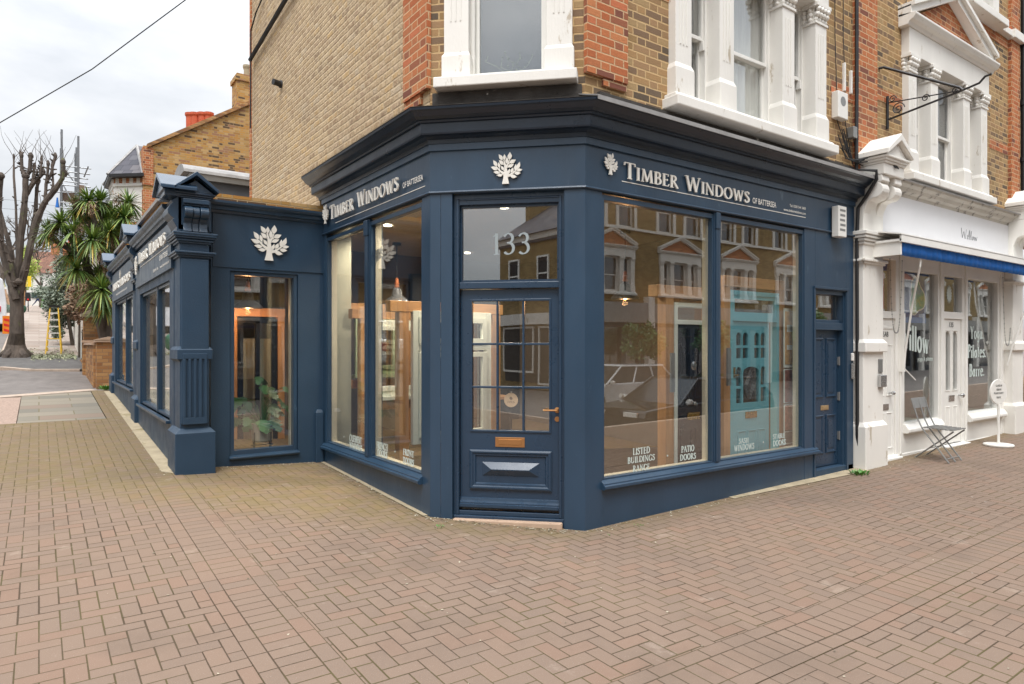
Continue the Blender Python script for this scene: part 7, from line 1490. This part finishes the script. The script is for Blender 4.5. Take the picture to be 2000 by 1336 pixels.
car('silver_car', 'silver estate car on the far side of the street, mirrored above the dark one', 16.6, -8.2, -.58, 0, 4.7, 1.8, 1.55, M('silver_car_paint', hx(214, 216, 218), .3, coat=1))
car('white_car', 'white car parked facing up the side street, mirrored in the left shop window', -3.1, 20.5, h(-3, 20.5)-.13, -PI/2, 4.5, 1.85, 1.6, M('white_car_paint', hx(224, 226, 224), .2, coat=1))
for k, (x, y, r_, z_, s_) in enumerate(((19.6, -9.6, .8, 1.9, 51), (24.2, -9.8, .8, 1.9, 52), (31.5, -9.5, .9, 2.6, 53))):
    clump('street_tree', 'leafy young tree on the far pavement, mirrored in the shop glass, %s from the corner' % words_[k], 'tree', Vector((x, y, z_)), (r_, r_, r_*.95), 2600, m_house, .16, s_, trunk=(x, y, -.6), lobes=24, group='street trees mirrored in the shop glass')
# white van at the left edge
vx = onD(6, 620, 30); vn = thing('white_van', 'white van parked at the kerb behind the big tree, cut off by the left edge', 'van', (vx.x-1.0, vx.y+2, h(vx.x, vx.y)-.15)); z = h(vx.x, vx.y)-.1; X1 = vx.x+.12
mb = MB(); mb.prism([(X1-2, vx.y, z+.35), (X1, vx.y, z+.35), (X1, vx.y, z+1.3), (X1-.12, vx.y, z+2.35), (X1-.3, vx.y, z+2.5), (X1-1.7, vx.y, z+2.5), (X1-1.88, vx.y, z+2.35), (X1-2, vx.y, z+1.3)], (0, 5, 0)); mb.build('body', M('white_van_paint', hx(222, 224, 228), .3, coat=1), vn, bevel=.05)
mb = MB(); mb.box(X1-1.7, X1-.3, vx.y-.02, vx.y+.02, z+1.35, z+2.1); mb.build('rear_window', m_dark, vn)
for s in (X1-.25, X1-1.75):
    mb = MB(); mb.box(s-.05, s+.05, vx.y-.03, vx.y+.01, z+.9, z+1.15); mb.build('tail_light', M('van_lens', hx(190, 40, 40), .4), vn)
    for y in (.9, 4.1): mb = MB(); mb.lathe((s, vx.y+y, z+.28), [(.34, -.1), (.34, .1), (.2, .11)], 18, (1, 0, 0)); mb.build('wheel', m_black, vn)
# ------------------------------------------------------------------ camera, world, light
cam = bpy.data.cameras.new('camera'); co = bpy.data.objects.new('camera', cam); COL.objects.link(co); sc.camera = co
co.location = (0, 0, EYE); co.rotation_euler = (PI/2, 0, -TH); cam.sensor_width = 36; cam.lens = F*36/2000; cam.shift_y = (HZ-668)/2000; cam.clip_end = 2000; cam.clip_start = .05
w = bpy.data.worlds.new('World'); sc.world = w; w.use_nodes = True; nt = w.node_tree; nt.nodes.clear()
N = nt.nodes.new; Lk = nt.links.new
SE, SA = math.radians(60), math.radians(-140)        # sun elevation, azimuth (clockwise from +Y)
sky = N('ShaderNodeTexSky'); sky.sky_type = 'NISHITA'; sky.sun_disc = False; sky.sun_elevation = SE; sky.sun_rotation = SA
b1 = N('ShaderNodeBackground'); b1.inputs[1].default_value = .10; Lk(sky.outputs[0], b1.inputs[0])
tc = N('ShaderNodeTexCoord'); mp = N('ShaderNodeMapping'); mp.inputs['Scale'].default_value = (1, 1, 2.6); Lk(tc.outputs['Generated'], mp.inputs[0])
n1 = N('ShaderNodeTexNoise'); n1.inputs['Scale'].default_value = 2.1; n1.inputs['Detail'].default_value = 7; n1.inputs['Roughness'].default_value = .52; Lk(mp.outputs[0], n1.inputs['Vector'])
cr = N('ShaderNodeValToRGB'); e = cr.color_ramp.elements; e[0].position = .34; e[0].color = (.55, .585, .63, 1); e[1].position = .60; e[1].color = (1.0, 1.0, 1.0, 1); Lk(n1.outputs['Fac'], cr.inputs[0])
b2 = N('ShaderNodeBackground'); Lk(cr.outputs[0], b2.inputs[0])
sp = N('ShaderNodeSeparateXYZ'); Lk(tc.outputs['Generated'], sp.inputs[0]); ma = N('ShaderNodeMath'); ma.operation = 'MULTIPLY_ADD'; ma.inputs[1].default_value = 2.0; ma.inputs[2].default_value = .47; cl = N('ShaderNodeClamp'); Lk(sp.outputs[2], cl.inputs[0]); pw = N('ShaderNodeMath'); pw.operation = 'POWER'; pw.inputs[1].default_value = 2.0; Lk(cl.outputs[0], pw.inputs[0]); Lk(pw.outputs[0], ma.inputs[0]); Lk(ma.outputs[0], b2.inputs[1])
mx = N('ShaderNodeMixShader'); mx.inputs[0].default_value = .88; Lk(b1.outputs[0], mx.inputs[1]); Lk(b2.outputs[0], mx.inputs[2]); out = N('ShaderNodeOutputWorld'); Lk(mx.outputs[0], out.inputs[0])
sl = bpy.data.lights.new('sun', 'SUN'); sl.energy = 1.35; sl.angle = math.radians(24); sl.color = (1, .98, .955); so = bpy.data.objects.new('sun', sl); COL.objects.link(so)
d = Vector((math.sin(SA)*math.cos(SE), math.cos(SA)*math.cos(SE), math.sin(SE))); so.rotation_euler = d.to_track_quat('Z', 'Y').to_euler(); so.location = (0, -5, 20)
sc.view_settings.view_transform = 'Standard'; sc.view_settings.look = 'None'; sc.view_settings.exposure = .85; sc.view_settings.gamma = 1
sc.cycles.max_bounces = 8; sc.cycles.transparent_max_bounces = 16; sc.cycles.caustics_reflective = False; sc.cycles.caustics_refractive = False; sc.cycles.use_denoising = True
